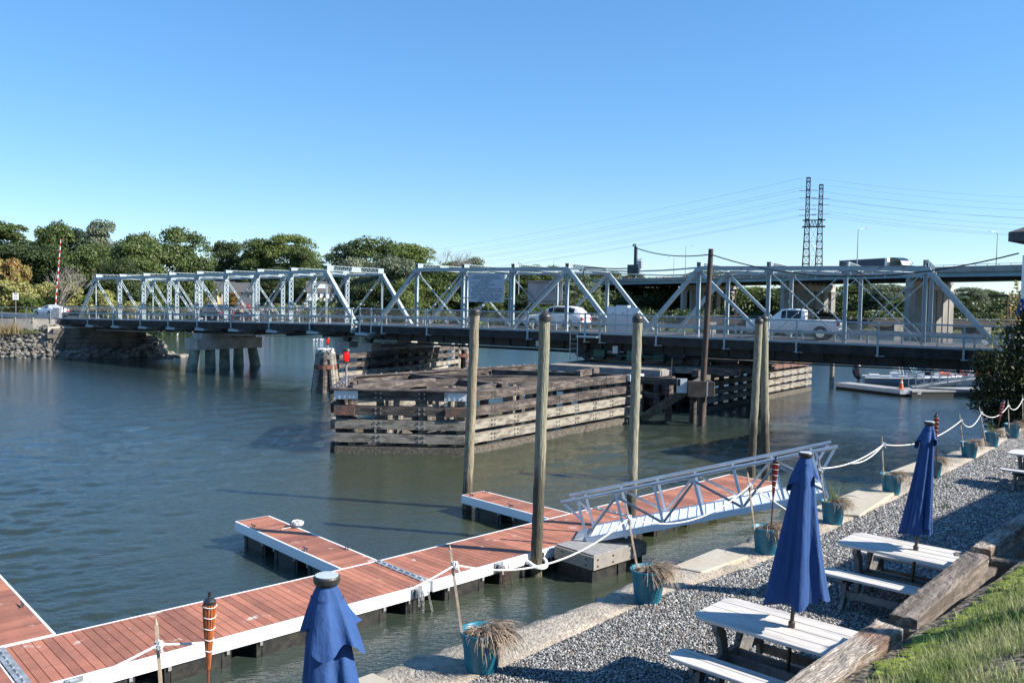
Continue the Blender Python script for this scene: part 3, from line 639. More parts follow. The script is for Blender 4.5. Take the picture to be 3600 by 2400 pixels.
ab = empty('stone_abutment', (-40, 82, 0), 0, 'dry stone and block abutment with loose rocks under the left end of the fixed truss', 'abutment')
rg = np.random.default_rng(3)
def mk_bank():
    P, S = [], []
    A, B = np.array([-58, 77.9]), np.array([-43.0, 79.3])            # loose stone revetment
    for i in range(2600):
        u = rg.random(); h = rg.random()*3.2-.15; p = A+(B-A)*u
        P.append((p[0]+rg.normal()*.1, p[1]+.2+h*.5+rg.normal()*.1, h)); k = rg.uniform(.3, .62); S.append((k*1.5, k*1.1, k*rg.uniform(.5, .8)))
    return P, S
P_, S_ = mk_bank(); o = stones('rock_revetment', np.array(P_)-np.array([-40, 82, 0]), S_, stone, ab, 5)
P_, S_ = [], []
for i in range(420):                                                  # rocks that spill round the right end
    t = rg.random(); h = rg.random(); a = 5.2*rg.random()**.7
    x, y = -36.6+a*.75, 85.6-a*.35+rg.normal()*.8; z = max(-.1, 2.4-a*.72-rg.random()*1.)*rg.random()**.3
    k = rg.uniform(.35, .9); P_.append((x+40, y-82, z)); S_.append((k*1.6, k*1.1, k*.7))
for i in range(260):
    x = rg.uniform(-43.3, -35.5); t = (x+43.3)/7.8; y = 79.0+t*6.4; P_.append((x+40, y-82-rg.random()*.6, rg.random()**2*.8)); k = rg.uniform(.3, .8); S_.append((k*1.5, k, k*.6))
stones('fallen_rock', np.array(P_), S_, stone, ab, 6)
blk = mat('block_masonry', (.14, .12, .095), .9, 0, (.07, .062, .052), .7, lo=.42, hi=.62, bump=.4, bscale=8, var=.2)
def abut(mb):
    fx, fy = -43.2, 79.8; gx_, gy_ = -36.7, 85.4
    L_ = math.hypot(gx_-fx, gy_-fy); ux, uy = (gx_-fx)/L_, (gy_-fy)/L_; an = math.atan2(uy, ux)
    for r in range(6):
        h = [.55, .52, .5, .48, .42, .5][r]; z = sum([.55, .52, .5, .48, .42, .5][:r])-.2; x = -.3+(.5 if r % 2 else 0)
        while x < L_:
            wd = min(random.uniform(.9, 1.7), L_-x+.02); q = .12*(5-r)/5+random.uniform(0, .05)
            cx = x+wd/2; mb.box((fx+ux*cx+40-(-uy)*0+uy*(1.0-q)*-0-uy*(.9-q)+0, fy+uy*cx-82+ux*(.9-q), z+h/2), (wd-.03, 1.9, h-.03), rz=an); x += wd
        y = 0
        while y < 7.5:                                                  # return face that looks right
            wd = random.uniform(.9, 1.6); cx, cy = gx_-uy*(y+wd/2)-ux*.8, gy_+ux*(y+wd/2)-uy*.8
            mb.box((cx+40, cy-82, z+h/2), (1.6, wd-.03, h-.03), rz=an); y += wd
part(ab, 'stone_block', abut, blk)
an_ = math.atan2(5.6, 6.5)
part(ab, 'backfill', lambda mb: mb.prism([(-18, -1.9), (-5, -1.5), (-3.2, -.9), (3.0, 4.2), (-2, 9.5), (-18, 7)], -.5, 3.1), soil_m)
part(ab, 'concrete_cap', lambda mb: (mb.prism([(-18.5, -2.3), (-5.1, -1.75), (-3.3, -1.2), (-3.5, -.9), (-5.2, -1.45), (-18.5, -2.0)], 2.6, 3.62), mb.prism([(-3.6, -1.95), (2.9, 3.5), (2.6, 4.1), (-3.8, -1.3)], 2.2, 2.95)), conc)
road = MB(); road.prism([(-44.2, 80.8), (-39.6, 86.6), (-52, 97.5), (-66, 112.6), (-84, 138), (-90, 134), (-70, 104), (-57, 90.5)], 2.4, 3.6)
tag(road.build('approach_road', asph), kind='structure')
gr = empty('roadside_guard_rail', (-50, 84, 3.35), 0, 'galvanised guard rail with wire fence beside the left approach road', 'guard rail')
gp = [(-43.3, 80.3), (-46.5, 80.9), (-50.5, 81.8), (-54.5, 82.7), (-60, 83.8)]
part(gr, 'rail', lambda mb: [(mb.beam((a[0]+50, a[1]-84, .55), (b[0]+50, b[1]-84, .55), .06, .3)) for a, b in zip(gp[:-1], gp[1:])], galv)
part(gr, 'post', lambda mb: [mb.box((-43.6-i*1.9+50, 80.45+i*.42-84, .2), (.16, .16, .8)) for i in range(9)], tanw)
part(gr, 'wire_fence', lambda mb: ([mb.tube([(-43.3-i*2.6+50, 80.0+i*.55-84, -.1), (-43.3-i*2.6+50, 80.+i*.55-84, 1.35)], .035, 6) for i in range(7)], mb.tube([(-43.3+50, 80.-84, 1.33), (-60+50, 83.5-84, 1.33)], .025, 6)), galv)

cpier = empty('concrete_pier', (-26.9, 70.0, 0), -A2, 'concrete pier cap on battered round piles under the left truss', 'bridge pier')
# local x along the truss, y along the pier
CPX = (Vector((-24.5, 71.8, 0))-JT)
part(cpier, 'pier_cap', lambda mb: mb.box((.6, 3.45, 2.08), (1.7, 6.5, .92)), conc)
part(cpier, 'bearing_block', lambda mb: (mb.box((.6, 3.5, 2.75), (1.2, 5.4, .45)),), conc)
for i in range(5):
    for sx in (-1, 1):
        y = .6+i*1.42; bat = (-.5 if i == 0 else .5 if i == 4 else 0)
        part(cpier, 'pile', lambda mb: mb.tube([(.6+sx*.10, y, 1.7), (.6+sx*.28, y+bat*1.2, -1.2)], .34, 14), mat('algae_concrete', (.26, .25, .19), .8, 0, (.09, .13, .09), 1.2, lo=.4, hi=.58, bump=.3, var=.2))
mud = mat('wet_mud', (.16, .13, .09), .6, 0, bump=.4, bscale=6)

def timber_pile(mb, x, y, z0, z1, r=.17, lean=(0, 0)): mb.tube([(x+lean[0], y+lean[1], z0), (x, y, z1)], [r*1.08, r], 10)
def fender(root, path, levels, pile_sp=1.45, seed=0, closed=False, o=(0, 0), plates=True):
    """wales along a path; levels = (ztop, height, thickness, material)"""
    rr = random.Random(seed); P = [Vector((p[0]-o[0], p[1]-o[1], 0)) for p in path]
    segs = list(zip(P[:-1], P[1:]))
    for zt_, h, th, m in levels:
        for a, b in segs:
            L_ = (b-a).length; d = (b-a)/L_; cuts = [0]
            while cuts[-1] < L_-.1: cuts.append(min(L_, cuts[-1]+rr.uniform(4.2, 6.0)) if L_-cuts[-1] > 6.5 else L_)
            for c0, c1 in zip(cuts[:-1], cuts[1:]):
                dz = rr.uniform(-.015, .015); q = rr.uniform(-.012, .012)
                part(root, 'wale', lambda mb: mb.beam(a+d*(c0+.01)+Vector((0, 0, zt_-h/2+dz)), a+d*(c1-.01)+Vector((0, 0, zt_-h/2+dz+q)), th, h), m)
    for a, b in segs:
        L_ = (b-a).length; d = (b-a)/L_; nrm = Vector((-d.y, d.x, 0)); cen = sum(P, Vector())/len(P); s = 1 if nrm.dot(cen-a) > 0 else -1
        n = max(2, int(L_/pile_sp))
        for i in range(n+1 if (a, b) == segs[-1] else n):
            q = a+d*(L_*i/n+(.12 if i == 0 else 0))+nrm*s*.36; j = rr.uniform(-.05, .05)
            part(root, 'pile', lambda mb: timber_pile(mb, q.x, q.y, -1.5, levels[0][0]-.22+j, rr.uniform(.14, .19), (j, j)), tanw if rr.random() < .55 else creo)
        def bolts(mb):
            for zt_, h, th, m in levels[:-1]:
                for i in range(1, n):
                    for du in (-.1, .1):
                        for dz in (-.09, .09):
                            c = a+d*(L_*i/n+du)-nrm*s*(th/2)+Vector((0, 0, zt_-h/2+dz)); mb.tube([c, c-nrm*s*.03], .035, 6)
        part(root, 'bolt', bolts, galv if levels[0][3] is creo and L_ < 9 else steel_dk)
FR = [(2.44, .36, .30, creo), (1.83, .34, .30, creo), (1.31, .34, .30, tanw), (.78, .34, .30, tanw), (.25, .5, .34, barn)]
A_, B_, C_ = (-6.78, 32.86), (-1.74, 32.71), (6.6, 43.7)
f1 = empty('timber_fender', (-2, 38, 0), 0, 'big dark timber fender with a white-plated square end nearest the floating dock', 'bridge fender')
fender(f1, [A_, B_, C_], FR, seed=1, o=(-2, 38))
fender(f1, [(-6.9, 33.2), (-7.4, 38.3), (1.3, 47.5)], [(2.44, .36, .3, creo), (1.83, .34, .3, creo), (1.2, .34, .3, tanw), (.3, .5, .3, barn)], seed=2, o=(-2, 38), pile_sp=1.9)
plate_m = mat('fender_plate', (.62, .64, .65), .5, .2, (.30, .17, .10), 1.3, lo=.60, hi=.68, bump=.1)
redw = creo_red
def lp(x, y, z): return Vector((x+2, y-38, z))
for c, sz in (((-6.35, 32.68, 2.26), (.92, .02, .33)), ((-2.13, 32.55, 2.26), (.85, .02, .33))):
    part(f1, 'steel_plate', lambda mb: (mb.box(lp(*c), sz), [mb.tube([lp(c[0]+dx, c[1]-.01, c[2]+dz), lp(c[0]+dx, c[1]-.05, c[2]+dz)], .03, 6) for dx in (-.25, -.05, .15, .3) for dz in (-.08, .07)]), plate_m)
part(f1, 'steel_plate', lambda mb: mb.beam(lp(5.75, 42.3, 2.25), lp(6.6, 43.4, 2.25), .36, .30), plate_m)
for c in ((-6.4, 32.66, 1.66), (-2.1, 32.53, 1.66)): part(f1, 'wale_end', lambda mb: mb.box(lp(*c), (.8, .06, .36)), redw)
part(f1, 'cap_plank', lambda mb: (mb.beam(lp(-6.9, 32.8, 2.47), lp(-1.6, 32.65, 2.47), .42, .05), mb.beam(lp(-6.85, 33, 2.47), lp(-7.3, 38.2, 2.47), .36, .05), mb.beam(lp(-7.3, 38.3, 2.47), lp(1.3, 47.5, 2.47), .36, .05)), creo)
for a, b in (((-6.6, 36.5, 2.3), (3.4, 40.4, 2.3)), ((-6.3, 33.3, 2.42), (-3.4, 37, 2.42)), ((-1.9, 33.2, 2.3), (-.3, 37.6, 2.3)), ((-4.8, 40.8, 2.25), (3.8, 41, 2.25)), ((-1.0, 44.6, 2.25), (5.8, 42.6, 2.25)), ((-.3, 36.2, 2.3), (-4.7, 40.5, 2.3)), ((3.2, 41.3, 2.5), (4.4, 44, 2.5)), ((-6.6, 34, 2.05), (-2, 37, 2.05))):
    part(f1, 'cross_beam', lambda mb: mb.beam(lp(*a), lp(*b), .3, .3), creo)
part(f1, 'fastener', lambda mb: [mb.lathe([(.05, 0), (.05, .03), (.02, .05)], lp(-7.3+8.6*t, 38.3+9.2*t, 2.49), 6) for t in [i/14 for i in range(15)]]+[mb.lathe([(.05, 0), (.05, .03), (.02, .05)], lp(-6.9, 33.2+i*.6, 2.49), 6) for i in range(8)], galv)
part(f1, 'submerged_beam', lambda mb: [mb.beam(lp(x, 33.5, .35), lp(x+2.2, 37.5, .35), .3, .3) for x in (-6, -4.2, -2.6)]+[mb.beam(lp(-6.5, 35, .55), lp(3, 41, .55), .3, .3)], barn)
for (x, y) in ((-5, 35), (-3.5, 36.5), (-1.2, 38), (1.2, 40.5), (-5.5, 38), (-2.8, 40.6), (.5, 43.6), (2.8, 43), (-4.4, 33.9), (-2.9, 34.2)):
    part(f1, 'pile', lambda mb: timber_pile(mb, x+2, y-38, -1.5, 2.1, .17, (random.uniform(-.3, .3), .1)), tanw if x < -2 else creo)
# outrigger between the two fenders
f3 = empty('timber_outrigger', (8, 42, 0), 0, 'dark timber outrigger with a white-ended block around the tall brown pole', 'bridge fender')
def q3(x, y, z): return Vector((x-8, y-42, z))
part(f3, 'wale', lambda mb: mb.beam(q3(6.1, 42.4, 2.2), q3(8.3, 41.7, 2.15), .3, .34), creo)
part(f3, 'steel_plate', lambda mb: (mb.box(q3(8.35, 41.65, 1.98), (.5, .1, .7)),), plate_m)
part(f3, 'end_block', lambda mb: (mb.box(q3(9.05, 41.5, 1.85), (.9, .4, .75)), mb.box(q3(9.75, 42.1, 1.85), (.3, 1.4, .72))), blackt)
part(f3, 'white_end', lambda mb: mb.box(q3(9.7, 41.42, 1.85), (.42, .02, .72)), plate_m)
part(f3, 'brace', lambda mb: (mb.beam(q3(6.6, 42.7, .2), q3(9.0, 42.2, 1.9), .3, .4), mb.beam(q3(9, 42, 2.), q3(11.3, 48, 2.), .3, .3)), barn)
part(f3, 'pile', lambda mb: (timber_pile(mb, 1.2, .9, -1.5, 2.1), timber_pile(mb, 0, 1.2, -1.5, 2.0), timber_pile(mb, 2.3, 3.6, -1.5, 2.0)), creo)
f2 = empty('timber_fender', (16, 55, 0), 0, 'pale slatted timber fender reaching right under the pickup side of the swing truss', 'bridge fender')
FR2 = [(2.2, .34, .3, creo_red), (1.66, .3, .3, tanw), (1.2, .3, .3, tanw), (.74, .3, .3, tanw), (.26, .45, .33, barn)]
fender(f2, [(10.9, 47.6), (21.3, 60.8), (21.1, 63.5)], FR2, seed=4, o=(16, 55), pile_sp=1.3)
fender(f2, [(21.2, 63.5), (13, 60.5)], [(2.2, .34, .3, creo), (1.5, .3, .3, tanw), (.8, .3, .3, tanw)], seed=5, o=(16, 55), pile_sp=1.6)
part(f2, 'cap_plank', lambda mb: (mb.beam((-5, -7.3, 2.24), (5.3, 5.9, 2.24), .5, .05), mb.beam((-3.2, -1, 2.26), (5, 7.6, 2.26), .4, .2), mb.beam((-2, -4, 2.26), (3.5, 5.5, 2.26), .3, .2), mb.beam((0, 0, 2.2), (-3, 3.6, 2.2), .3, .3)), creo)
PV = KS(L1(-18, 3.7)); PV.z = 0
pp = empty('pivot_platform', PV, -A1, 'plank platform and round drum carrying the middle of the swing truss', 'bridge pier')
part(pp, 'deck_plank', lambda mb: mb.box((.15, -3.0, 2.3), (6.7, 9.6, .08)), tanw)
part(pp, 'edge_beam', lambda mb: (mb.box((.15, -7.85, 2.16), (6.9, .2, .34)), mb.box((-3.25, -3.0, 2.14), (.2, 9.6, .3)), mb.box((3.55, -3.0, 2.14), (.2, 9.6, .3))), mat('edge_board', (.30, .27, .26), .85, 0, (.2, .18, .17), 2, bump=.2, var=.15))
part(pp, 'drum', lambda mb: (mb.lathe([(3.5, -1), (3.5, 2.40), (3.15, 2.40), (3.15, 2.56), (0, 2.56)], (0, 0, 0), 40), mb.lathe([(1.5, 2.5), (1.5, 2.9), (0, 2.9)], (0, 0, 0), 24)), conc)
part(pp, 'side_deck', lambda mb: (mb.box((5.3, -3.6, 2.22), (3.2, 4.2, .3)), mb.box((6.2, -.4, 2.1), (3.2, 3.5, .25))), tanw)
part(pp, 'loose_beam', lambda mb: (mb.box((6.6, -6.3, 2.3), (1.9, .35, .35)), mb.box((5.3, -6.5, 2.2), (.35, 1.1, .35)), mb.box((3.9, -7.4, 1.5), (.6, .5, 1.0))), creo)
for i in range(8):
    for j in range(5):
        part(pp, 'pile', lambda mb: timber_pile(mb, -3.0+i*.9, -7.6+j*1.9, -1.5, 2.1, .17), creo)
part(pp, 'dark_girt', lambda mb: [mb.box((.15, -7.5+k*.6, z), (6.6, .25, .3)) for k in (0, 3) for z in (1.7, .9)], creo)
nl = empty('navigation_beacon', (4.6, 53.2, 2.35), 0, 'small dark lantern on a short stem at the left edge of the pivot platform', 'beacon')
part(nl, 'stem', lambda mb: mb.tube([(0, 0, 0), (0, 0, .6)], .04, 6), black_pl); part(nl, 'lantern', lambda mb: mb.lathe([(.08, .55), (.2, .65), (.2, 1.05), (.23, 1.1)], n=10), black_pl)
RV = KS(L1(-40.2, 3.4)); RV.z = 0
rp = empty('rest_pier', RV, -A1, 'dark concrete rest pier under the joint between the two trusses', 'bridge pier')
part(rp, 'pier_shaft', lambda mb: (mb.box((-.6, .2, 1.55), (3.4, 9.0, 1.9), tp=.98), mb.box((-.8, 0, .3), (4.4, 10.5, .9))), conc)
part(rp, 'bearing_pedestal', lambda mb: [mb.box((x, y, 2.62), (1.2, 1.1, .5)) for x in (-1.6, .4) for y in (-3.6, 3.8)], conc)
part(rp, 'rocker', lambda mb: [mb.slaby([(x-.35, 3.2), (x+.3, 3.2), (x+.12, 2.8), (x+.35, 2.75), (x-.3, 2.75), (x-.12, 2.85)], y-.2, y+.2) for x in (-1.6, .4) for y in (-3.6, 3.8)], steel_dk)
f4 = empty('timber_fender', (-8, 63, 0), 0, 'shaded timber fender between two pile clusters in front of the rest pier', 'bridge fender')
fender(f4, [(-11.3, 55.2), (-5.6, 67.5), (-4.5, 70.6)], [(2.35, .32, .3, creo), (1.75, .3, .3, creo), (1.15, .3, .3, tanw), (.6, .3, .3, barn)], seed=7, o=(-8, 63), pile_sp=1.5)
part(f4, 'backing_wall', lambda mb: mb.beam((-2.1, -3.6, 1.2), (1.6, 5.0, 1.2), .25, 2.2), creo)
part(f4, 'white_gauge', lambda mb: mb.box((3.2, 6.6, 1.9), (.25, .04, 1.3)), whitep)
lens_r = bpy.data.materials.new('red_lens'); lens_r.use_nodes = True
_b = lens_r.node_tree.nodes['Principled BSDF']; _b.inputs['Base Color'].default_value = (.8, .01, .01, 1); _b.inputs['Emission Color'].default_value = (1, .02, .01, 1); _b.inputs['Emission Strength'].default_value = .22; _b.inputs['Roughness'].default_value = .15
def beacon(loc, stem, label, s=1.):
    r = empty('navigation_light', loc, 0, label, 'navigation light', 'red lights on the bridge fenders')
    part(r, 'stem', lambda mb: mb.tube([(0, 0, 0), (0, 0, stem)], .04*s, 8), galv)
    part(r, 'lens', lambda mb: mb.lathe([(.09*s, stem+.06), (.11*s, stem+.15), (.11*s, stem+.32*s), (.08*s, stem+.4*s)], n=12), lens_r)
    part(r, 'housing', lambda mb: (mb.lathe([(.14*s, stem), (.14*s, stem+.06), (.05*s, stem+.06)], n=12), mb.lathe([(.1*s, stem+.4*s), (.15*s, stem+.42*s), (.13*s, stem+.5*s), (.03, stem+.52*s)], n=12), [mb.beam((math.cos(t)*.14*s, math.sin(t)*.14*s, stem), (math.cos(t)*.14*s, math.sin(t)*.14*s, stem+.42*s), .02, .02) for t in (1, 2.6, 4.1, 5.7)]), black_pl)
    return r
def dolphin(loc, top, n, label):
    r = empty('pile_cluster', loc, 0, label, 'dolphin', 'pile clusters at the ends of the rest pier')
    for i in range(n):
        t = 2*math.pi*i/n+.3; a, b = (math.cos(t), math.sin(t))
        part(r, 'pile', lambda mb: mb.tube([(a*.95, b*.95, -1.5), (a*.38, b*.38, top)], [.21, .2], 10), creo if i % 2 else tanw)
    part(r, 'white_cap', lambda mb: [mb.lathe([(.22, top-.28), (.225, top+.01), (.1, top+.05)], (math.cos(2*math.pi*i/n+.3)*.39, math.sin(2*math.pi*i/n+.3)*.39, 0), 10) for i in range(n)], mat('flaking_white_cap', (.55, .54, .52), .8, 0, (.03, .03, .03), 3, lo=.5, hi=.54))
    part(r, 'cable_band', lambda mb: [mb.lathe([(.64+.06*k, z), (.66+.06*k, z+.28)], n=16, cap=False) for z, k in ((top-.62, 0),)], tabled)
    part(r, 'rusty_band', lambda mb: mb.lathe([(.75, top-1.25), (.72, top-.98)], n=16, cap=False), mat('rusty_cable', (.13, .05, .03), .85, 0, bump=.4))
    return r
dolphin((-11.9, 54.4, 0), 2.75, 7, 'cluster of banded piles with a red light, left of the dark rest pier fender')
dolphin((-4.4, 73.2, 0), 2.45, 6, 'farther cluster of banded piles at the right end of the rest pier fender')
beacon((-11.7, 54.2, 2.72), .35, 'red light on the pile cluster left of the rest pier', .9)
beacon((-6.6, 34.0, 2.45), .95, 'red caged light on a tall stem at the left corner of the big fender', 1.1)
beacon((-7.4, 62.5, 2.3), .75, 'small red light on the shaded fender in front of the rest pier', .7)
part(None, 'mooring_stump', lambda mb: mb.tube([(-32.6, 89.0, -1), (-33.4, 89.1, 2.55)], [.2, .17], 10), tanw)
tag(bpy.data.objects['mooring_stump'], 'lone leaning timber stump in the water right of the stone abutment', 'pile')
# right abutment, mostly behind the shrub
ra = empty('right_abutment', L1(5.2, 3.7, 0), -A1, 'concrete abutment at the right end of the swing truss behind the shrub', 'abutment')
part(ra, 'wall', lambda mb: (mb.box((1.6, 0, 1.1), (2.0, 13, 3.4)), mb.box((5, -6.3, 2.2), (6, .4, 2.6)), mb.box((5, 6.3, 2.2), (6, .4, 2.6))), conc)
rr2 = MB(); rr2.add([tuple(L1(s, n, z)) for s, n, z in ((6.3, -1.8, 3.76), (40, -1.8, 3.6), (40, 9.2, 3.6), (6.3, 9.2, 3.76), (6.3, -1.8, 1.), (40, -1.8, 1.), (40, 9.2, 1.), (6.3, 9.2, 1.))], [(0, 1, 2, 3), (7, 6, 5, 4), (0, 4, 5, 1), (1, 5, 6, 2), (2, 6, 7, 3), (3, 7, 4, 0)])
tag(rr2.build('right_road', asph), kind='structure')

# ---------------------------------------------------------------- highway viaduct
A3 = R(70.8); HP = Vector((79.62, 163.09, 0)); DH = Vector((math.cos(A3), -math.sin(A3), 0)); NH = Vector((math.sin(A3), math.cos(A3), 0))
def L3(s, n, z=0.): return HP+DH*s+NH*n+Vector((0, 0, z))
hw = empty('highway_viaduct', HP, -A3, 'concrete and blue-green girder highway viaduct crossing behind the swing truss on the right', 'viaduct')
hz = lambda s: .0045*max(0, -s-20)-.012*max(0, s)
hs = [60, 30, 0, -30, -60, -100, -140, -180, -220, -270, -320]
HWD = 31
def hstrip(mb, ya, yb, za, zb):
    for a, b in zip(hs[:-1], hs[1:]):
        v = []
        for z in (za, zb): v += [(a, ya, z+hz(a)), (b, ya, z+hz(b)), (b, yb, z+hz(b)), (a, yb, z+hz(a))]
        mb.add(v, [(3, 2, 1, 0), (4, 5, 6, 7), (0, 1, 5, 4), (1, 2, 6, 5), (2, 3, 7, 6), (3, 0, 4, 7)])
part(hw, 'deck', lambda mb: hstrip(mb, .4, HWD-.4, 12.95, 13.2), conc_g)
part(hw, 'parapet', lambda mb: (hstrip(mb, 0, .38, 12.93, 13.98),), conc_g); part(hw, 'parapet', lambda mb: hstrip(mb, HWD-.38, HWD, 12.93, 13.98), conc_g)
def prail(mb):
    for y in (.15, HWD-.15):
        for a, b in zip(hs[:-1], hs[1:]): mb.beam((a, y, 14.28+hz(a)), (b, y, 14.28+hz(b)), .1, .08)
        k = 58.
        while k > -220: mb.box((k, y, 14.1+hz(k)), (.1, .1, .4)); k -= 2.4
part(hw, 'parapet_rail', prail, galv)
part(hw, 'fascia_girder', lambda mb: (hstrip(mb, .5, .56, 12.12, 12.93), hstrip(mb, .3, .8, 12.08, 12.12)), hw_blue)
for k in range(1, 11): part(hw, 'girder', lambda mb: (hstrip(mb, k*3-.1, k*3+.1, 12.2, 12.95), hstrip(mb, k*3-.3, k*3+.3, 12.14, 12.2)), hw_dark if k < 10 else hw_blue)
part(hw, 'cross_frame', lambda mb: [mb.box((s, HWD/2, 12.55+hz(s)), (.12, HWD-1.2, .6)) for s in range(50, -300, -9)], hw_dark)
SK = .62
for s0 in (47., -5.5, -45, -92, -152, -205, -262):
    zc_ = 11.55+hz(s0)
    def cap(mb):
        mb.beam((s0+SK*.0, .3, zc_-.75), (s0-SK*HWD, HWD-.3, zc_-.75), 1.5, 1.5)
    part(hw, 'pier_cap', cap, conc_g)
    part(hw, 'bearing_plinth', lambda mb: [mb.box((s0-SK*y, y, zc_+.25), (.9, .9, .58)) for y in (.6, 3, 6, 9, 12, 15, 18, 21, 24, 27, 30.3)], conc_g)
    for j in range(7):
        y = 1.2+j*(HWD-2.4)/6; s = s0-SK*y
        def col(mb):
            mb.box((s, y, (zc_-1.5)/2), (1.35, 1.35, zc_-1.5+.05))
            if j in (0, 6): mb.box((s, y, zc_-1.9), (1.35, 1.35, 1.0), tp=1.35)
        part(hw, 'column', col, conc_g)
def lamp(s, side, label):
    n = 0.2 if side > 0 else HWD-.2; zb = 13.98+hz(s); o = L3(s, n, zb)
    r = empty('highway_lamp', o, -A3, label, 'street lamp', 'street lamps on the viaduct')
    part(r, 'pole', lambda mb: mb.tube([(0, 0, 0), (0, 0, 8.6)], [.13, .07], 8), galv)
    part(r, 'arm', lambda mb: mb.tube([(0, 0, 8.3), (0, side*.5, 8.75), (0, side*1.9, 9.0)], .045, 6), galv)
    part(r, 'lamp_head', lambda mb: mb.tube([(0, side*1.7, 8.98), (0, side*2.0, 8.96), (0, side*2.5, 8.9)], [.08, .17, .08], 8, flat=.5), galv)
for s, side, lb in ((-193, 1, 'near-side street lamp on the viaduct above the grey sign back'), (-90.6, 1, 'near-side street lamp on the viaduct left of the brown pole'), (-20.2, 1, 'tall near-side street lamp on the viaduct in front of the truck trailer'),
                    (-264, -1, 'smallest and farthest street lamp on the viaduct, arm to the left'), (-150.6, -1, 'far-side street lamp on the viaduct just right of the service mast'), (-12.8, -1, 'rightmost street lamp on the viaduct, near the grey building'), (-71, -1, 'far-side street lamp seen through the lattice tower')): lamp(s, side, lb)

# ---------------------------------------------------------------- lattice tower and wires
rust = mat('rusty_lattice', (.055, .038, .034), .8, .1, (.035, .028, .026), .5, var=.2)
tw = empty('lattice_tower', (104.7, 300, 0), R(-24), 'rusty twin-mast lattice power tower rising behind the viaduct', 'power tower')
def mast(mb, cx, top, rb, rt):
    H = top; lv = [0]; z = 0
    while z < H: z += 2.6 if z > 12 else 4; lv.append(min(z, H))
    rad = lambda z: rb+(rt-rb)*min(1, z/38.)
    for a, b in zip(lv[:-1], lv[1:]):
        ra_, rb_ = rad(a), rad(b)
        for i in range(4):
            sx, sy = ((-1, -1), (1, -1), (1, 1), (-1, 1))[i]; ux, uy = ((1, -1), (1, 1), (-1, 1), (-1, -1))[i]
            mb.beam((cx+sx*ra_, sy*ra_, a), (cx+sx*rb_, sy*rb_, b), .20, .20, up=(0, 1, 0))
            mb.beam((cx+sx*ra_, sy*ra_, a), (cx+ux*rb_, uy*rb_, b), .07, .07); mb.beam((cx+ux*ra_, uy*ra_, a), (cx+sx*rb_, sy*rb_, b), .07, .07)
            mb.beam((cx+sx*rb_, sy*rb_, b), (cx+ux*rb_, uy*rb_, b), .16, .26)
part(tw, 'mast', lambda mb: mast(mb, -2.1, 51.2, 1.75, .6), rust); part(tw, 'mast', lambda mb: mast(mb, 2.2, 48.6, 1.75, .6), rust)
def xb(mb):
    for y in (-.8, .8):
        for z in (34.2, 36.4): mb.beam((-3.6, y, z), (3.9, y, z), .2, .25)
        for i in range(6): mb.beam((-3+i, y, 34.2), (-2.5+i, y, 36.4), .1, .1); mb.beam((-2.5+i, y, 36.4), (-2+i, y, 34.2), .1, .1)
    mb.box((0, 0, 34), (7.6, 1.8, .15)); mb.box((0, 0, 15.5), (9, 3.5, .5))
    for a, b in ((34, 29), (29, 24), (24, 19), (19, 15)): mb.beam((-1., 0, a), (1.2, 0, b), .07, .07); mb.beam((1.2, 0, a), (-1., 0, b), .07, .07); mb.beam((-1., 0, b), (1.2, 0, b), .1, .1)
part(tw, 'cross_platform', xb, rust)
arms = [(-2.1, 46.8), (-2.1, 44.2), (2.2, 43.8), (2.2, 41.6), (-2.1, 40.2), (2.2, 38.4), (-2.1, 38.2)]
part(tw, 'crossarm', lambda mb: [mb.beam((x, -2.2, z), (x, 2.2, z), .14, .14) for x, z in arms]+[mb.beam((x-1.5, 0, z), (x+1.5, 0, z), .14, .14) for x, z in arms], rust)
part(tw, 'insulator', lambda mb: [mb.tube([(x+s*1.5, 0, z), (x+s*2.9, 0, z+.02)], [.14, .1], 6) for x, z in arms for s in (-1, 1)], mat('porcelain', (.5, .48, .46), .3))
wires_m = mat('overhead_wire_metal', (.30, .33, .36), .5, .5)
pcs = tw.location
for i, (x, z) in enumerate(arms+[(-2.1, 51), (2.2, 48.5)]):
    for side in (-1, 1):
        a = pcs+Vector((x*.9+side*2.6, -x*.4, z))
        for dy in (0,):
            b = Vector((-230, 640+dy*3, z-22+dy)) if side < 0 else Vector((330, 250+dy*4, z+6+dy*.5))
            m_ = MB(); m_.tube(sag(a, b, 9 if side < 0 else 11, 24), .028, 4); o = m_.build('overhead_wire', wires_m)
            tag(o, 'thin overhead power wire running %s from the lattice tower' % ('left' if side < 0 else 'right'), 'power line', 'power wires %s of the lattice tower' % ('left' if side < 0 else 'right'))

# ---------------------------------------------------------------- piles, brown pole and black cable in the foreground water
def dock_pile(base, top, r, dark, label, tone=((.27, .245, .18), (.20, .20, .13))):
    b, t = Vector((*base, -1.5)), Vector(top); b2 = Vector((*base, 0)); d = t-b2; k = dark/d.z
    r_ = empty('mooring_pile', (base[0], base[1], 0), 0, label, 'mooring pile', 'tall piles holding the floating dock')
    rel = lambda f: d*f
    def shaft(mb, a, c, n=9):
        pts = [rel(a+(c-a)*i/n)+Vector((random.uniform(-.009, .009), random.uniform(-.009, .009), 0)) for i in range(n+1)]
        mb.tube(pts, [r*(1.04-.08*(a+(c-a)*i/n)) for i in range(n+1)], 18)
    m1 = MB(); shaft(m1, -.25, 1, 30); m1.build('shaft', pile_mat('pile_log_%d' % int(base[1]*10), dark, tone[0], tone[1]), r_, smooth=True)
    e = rel(1); m3 = MB(); m3.lathe([(r*1.12, -.10), (r*1.12, .0), (r*1.02, .03), (.01, .13)], e, 20); m3.build('cap', black_pl, r_, smooth=False)
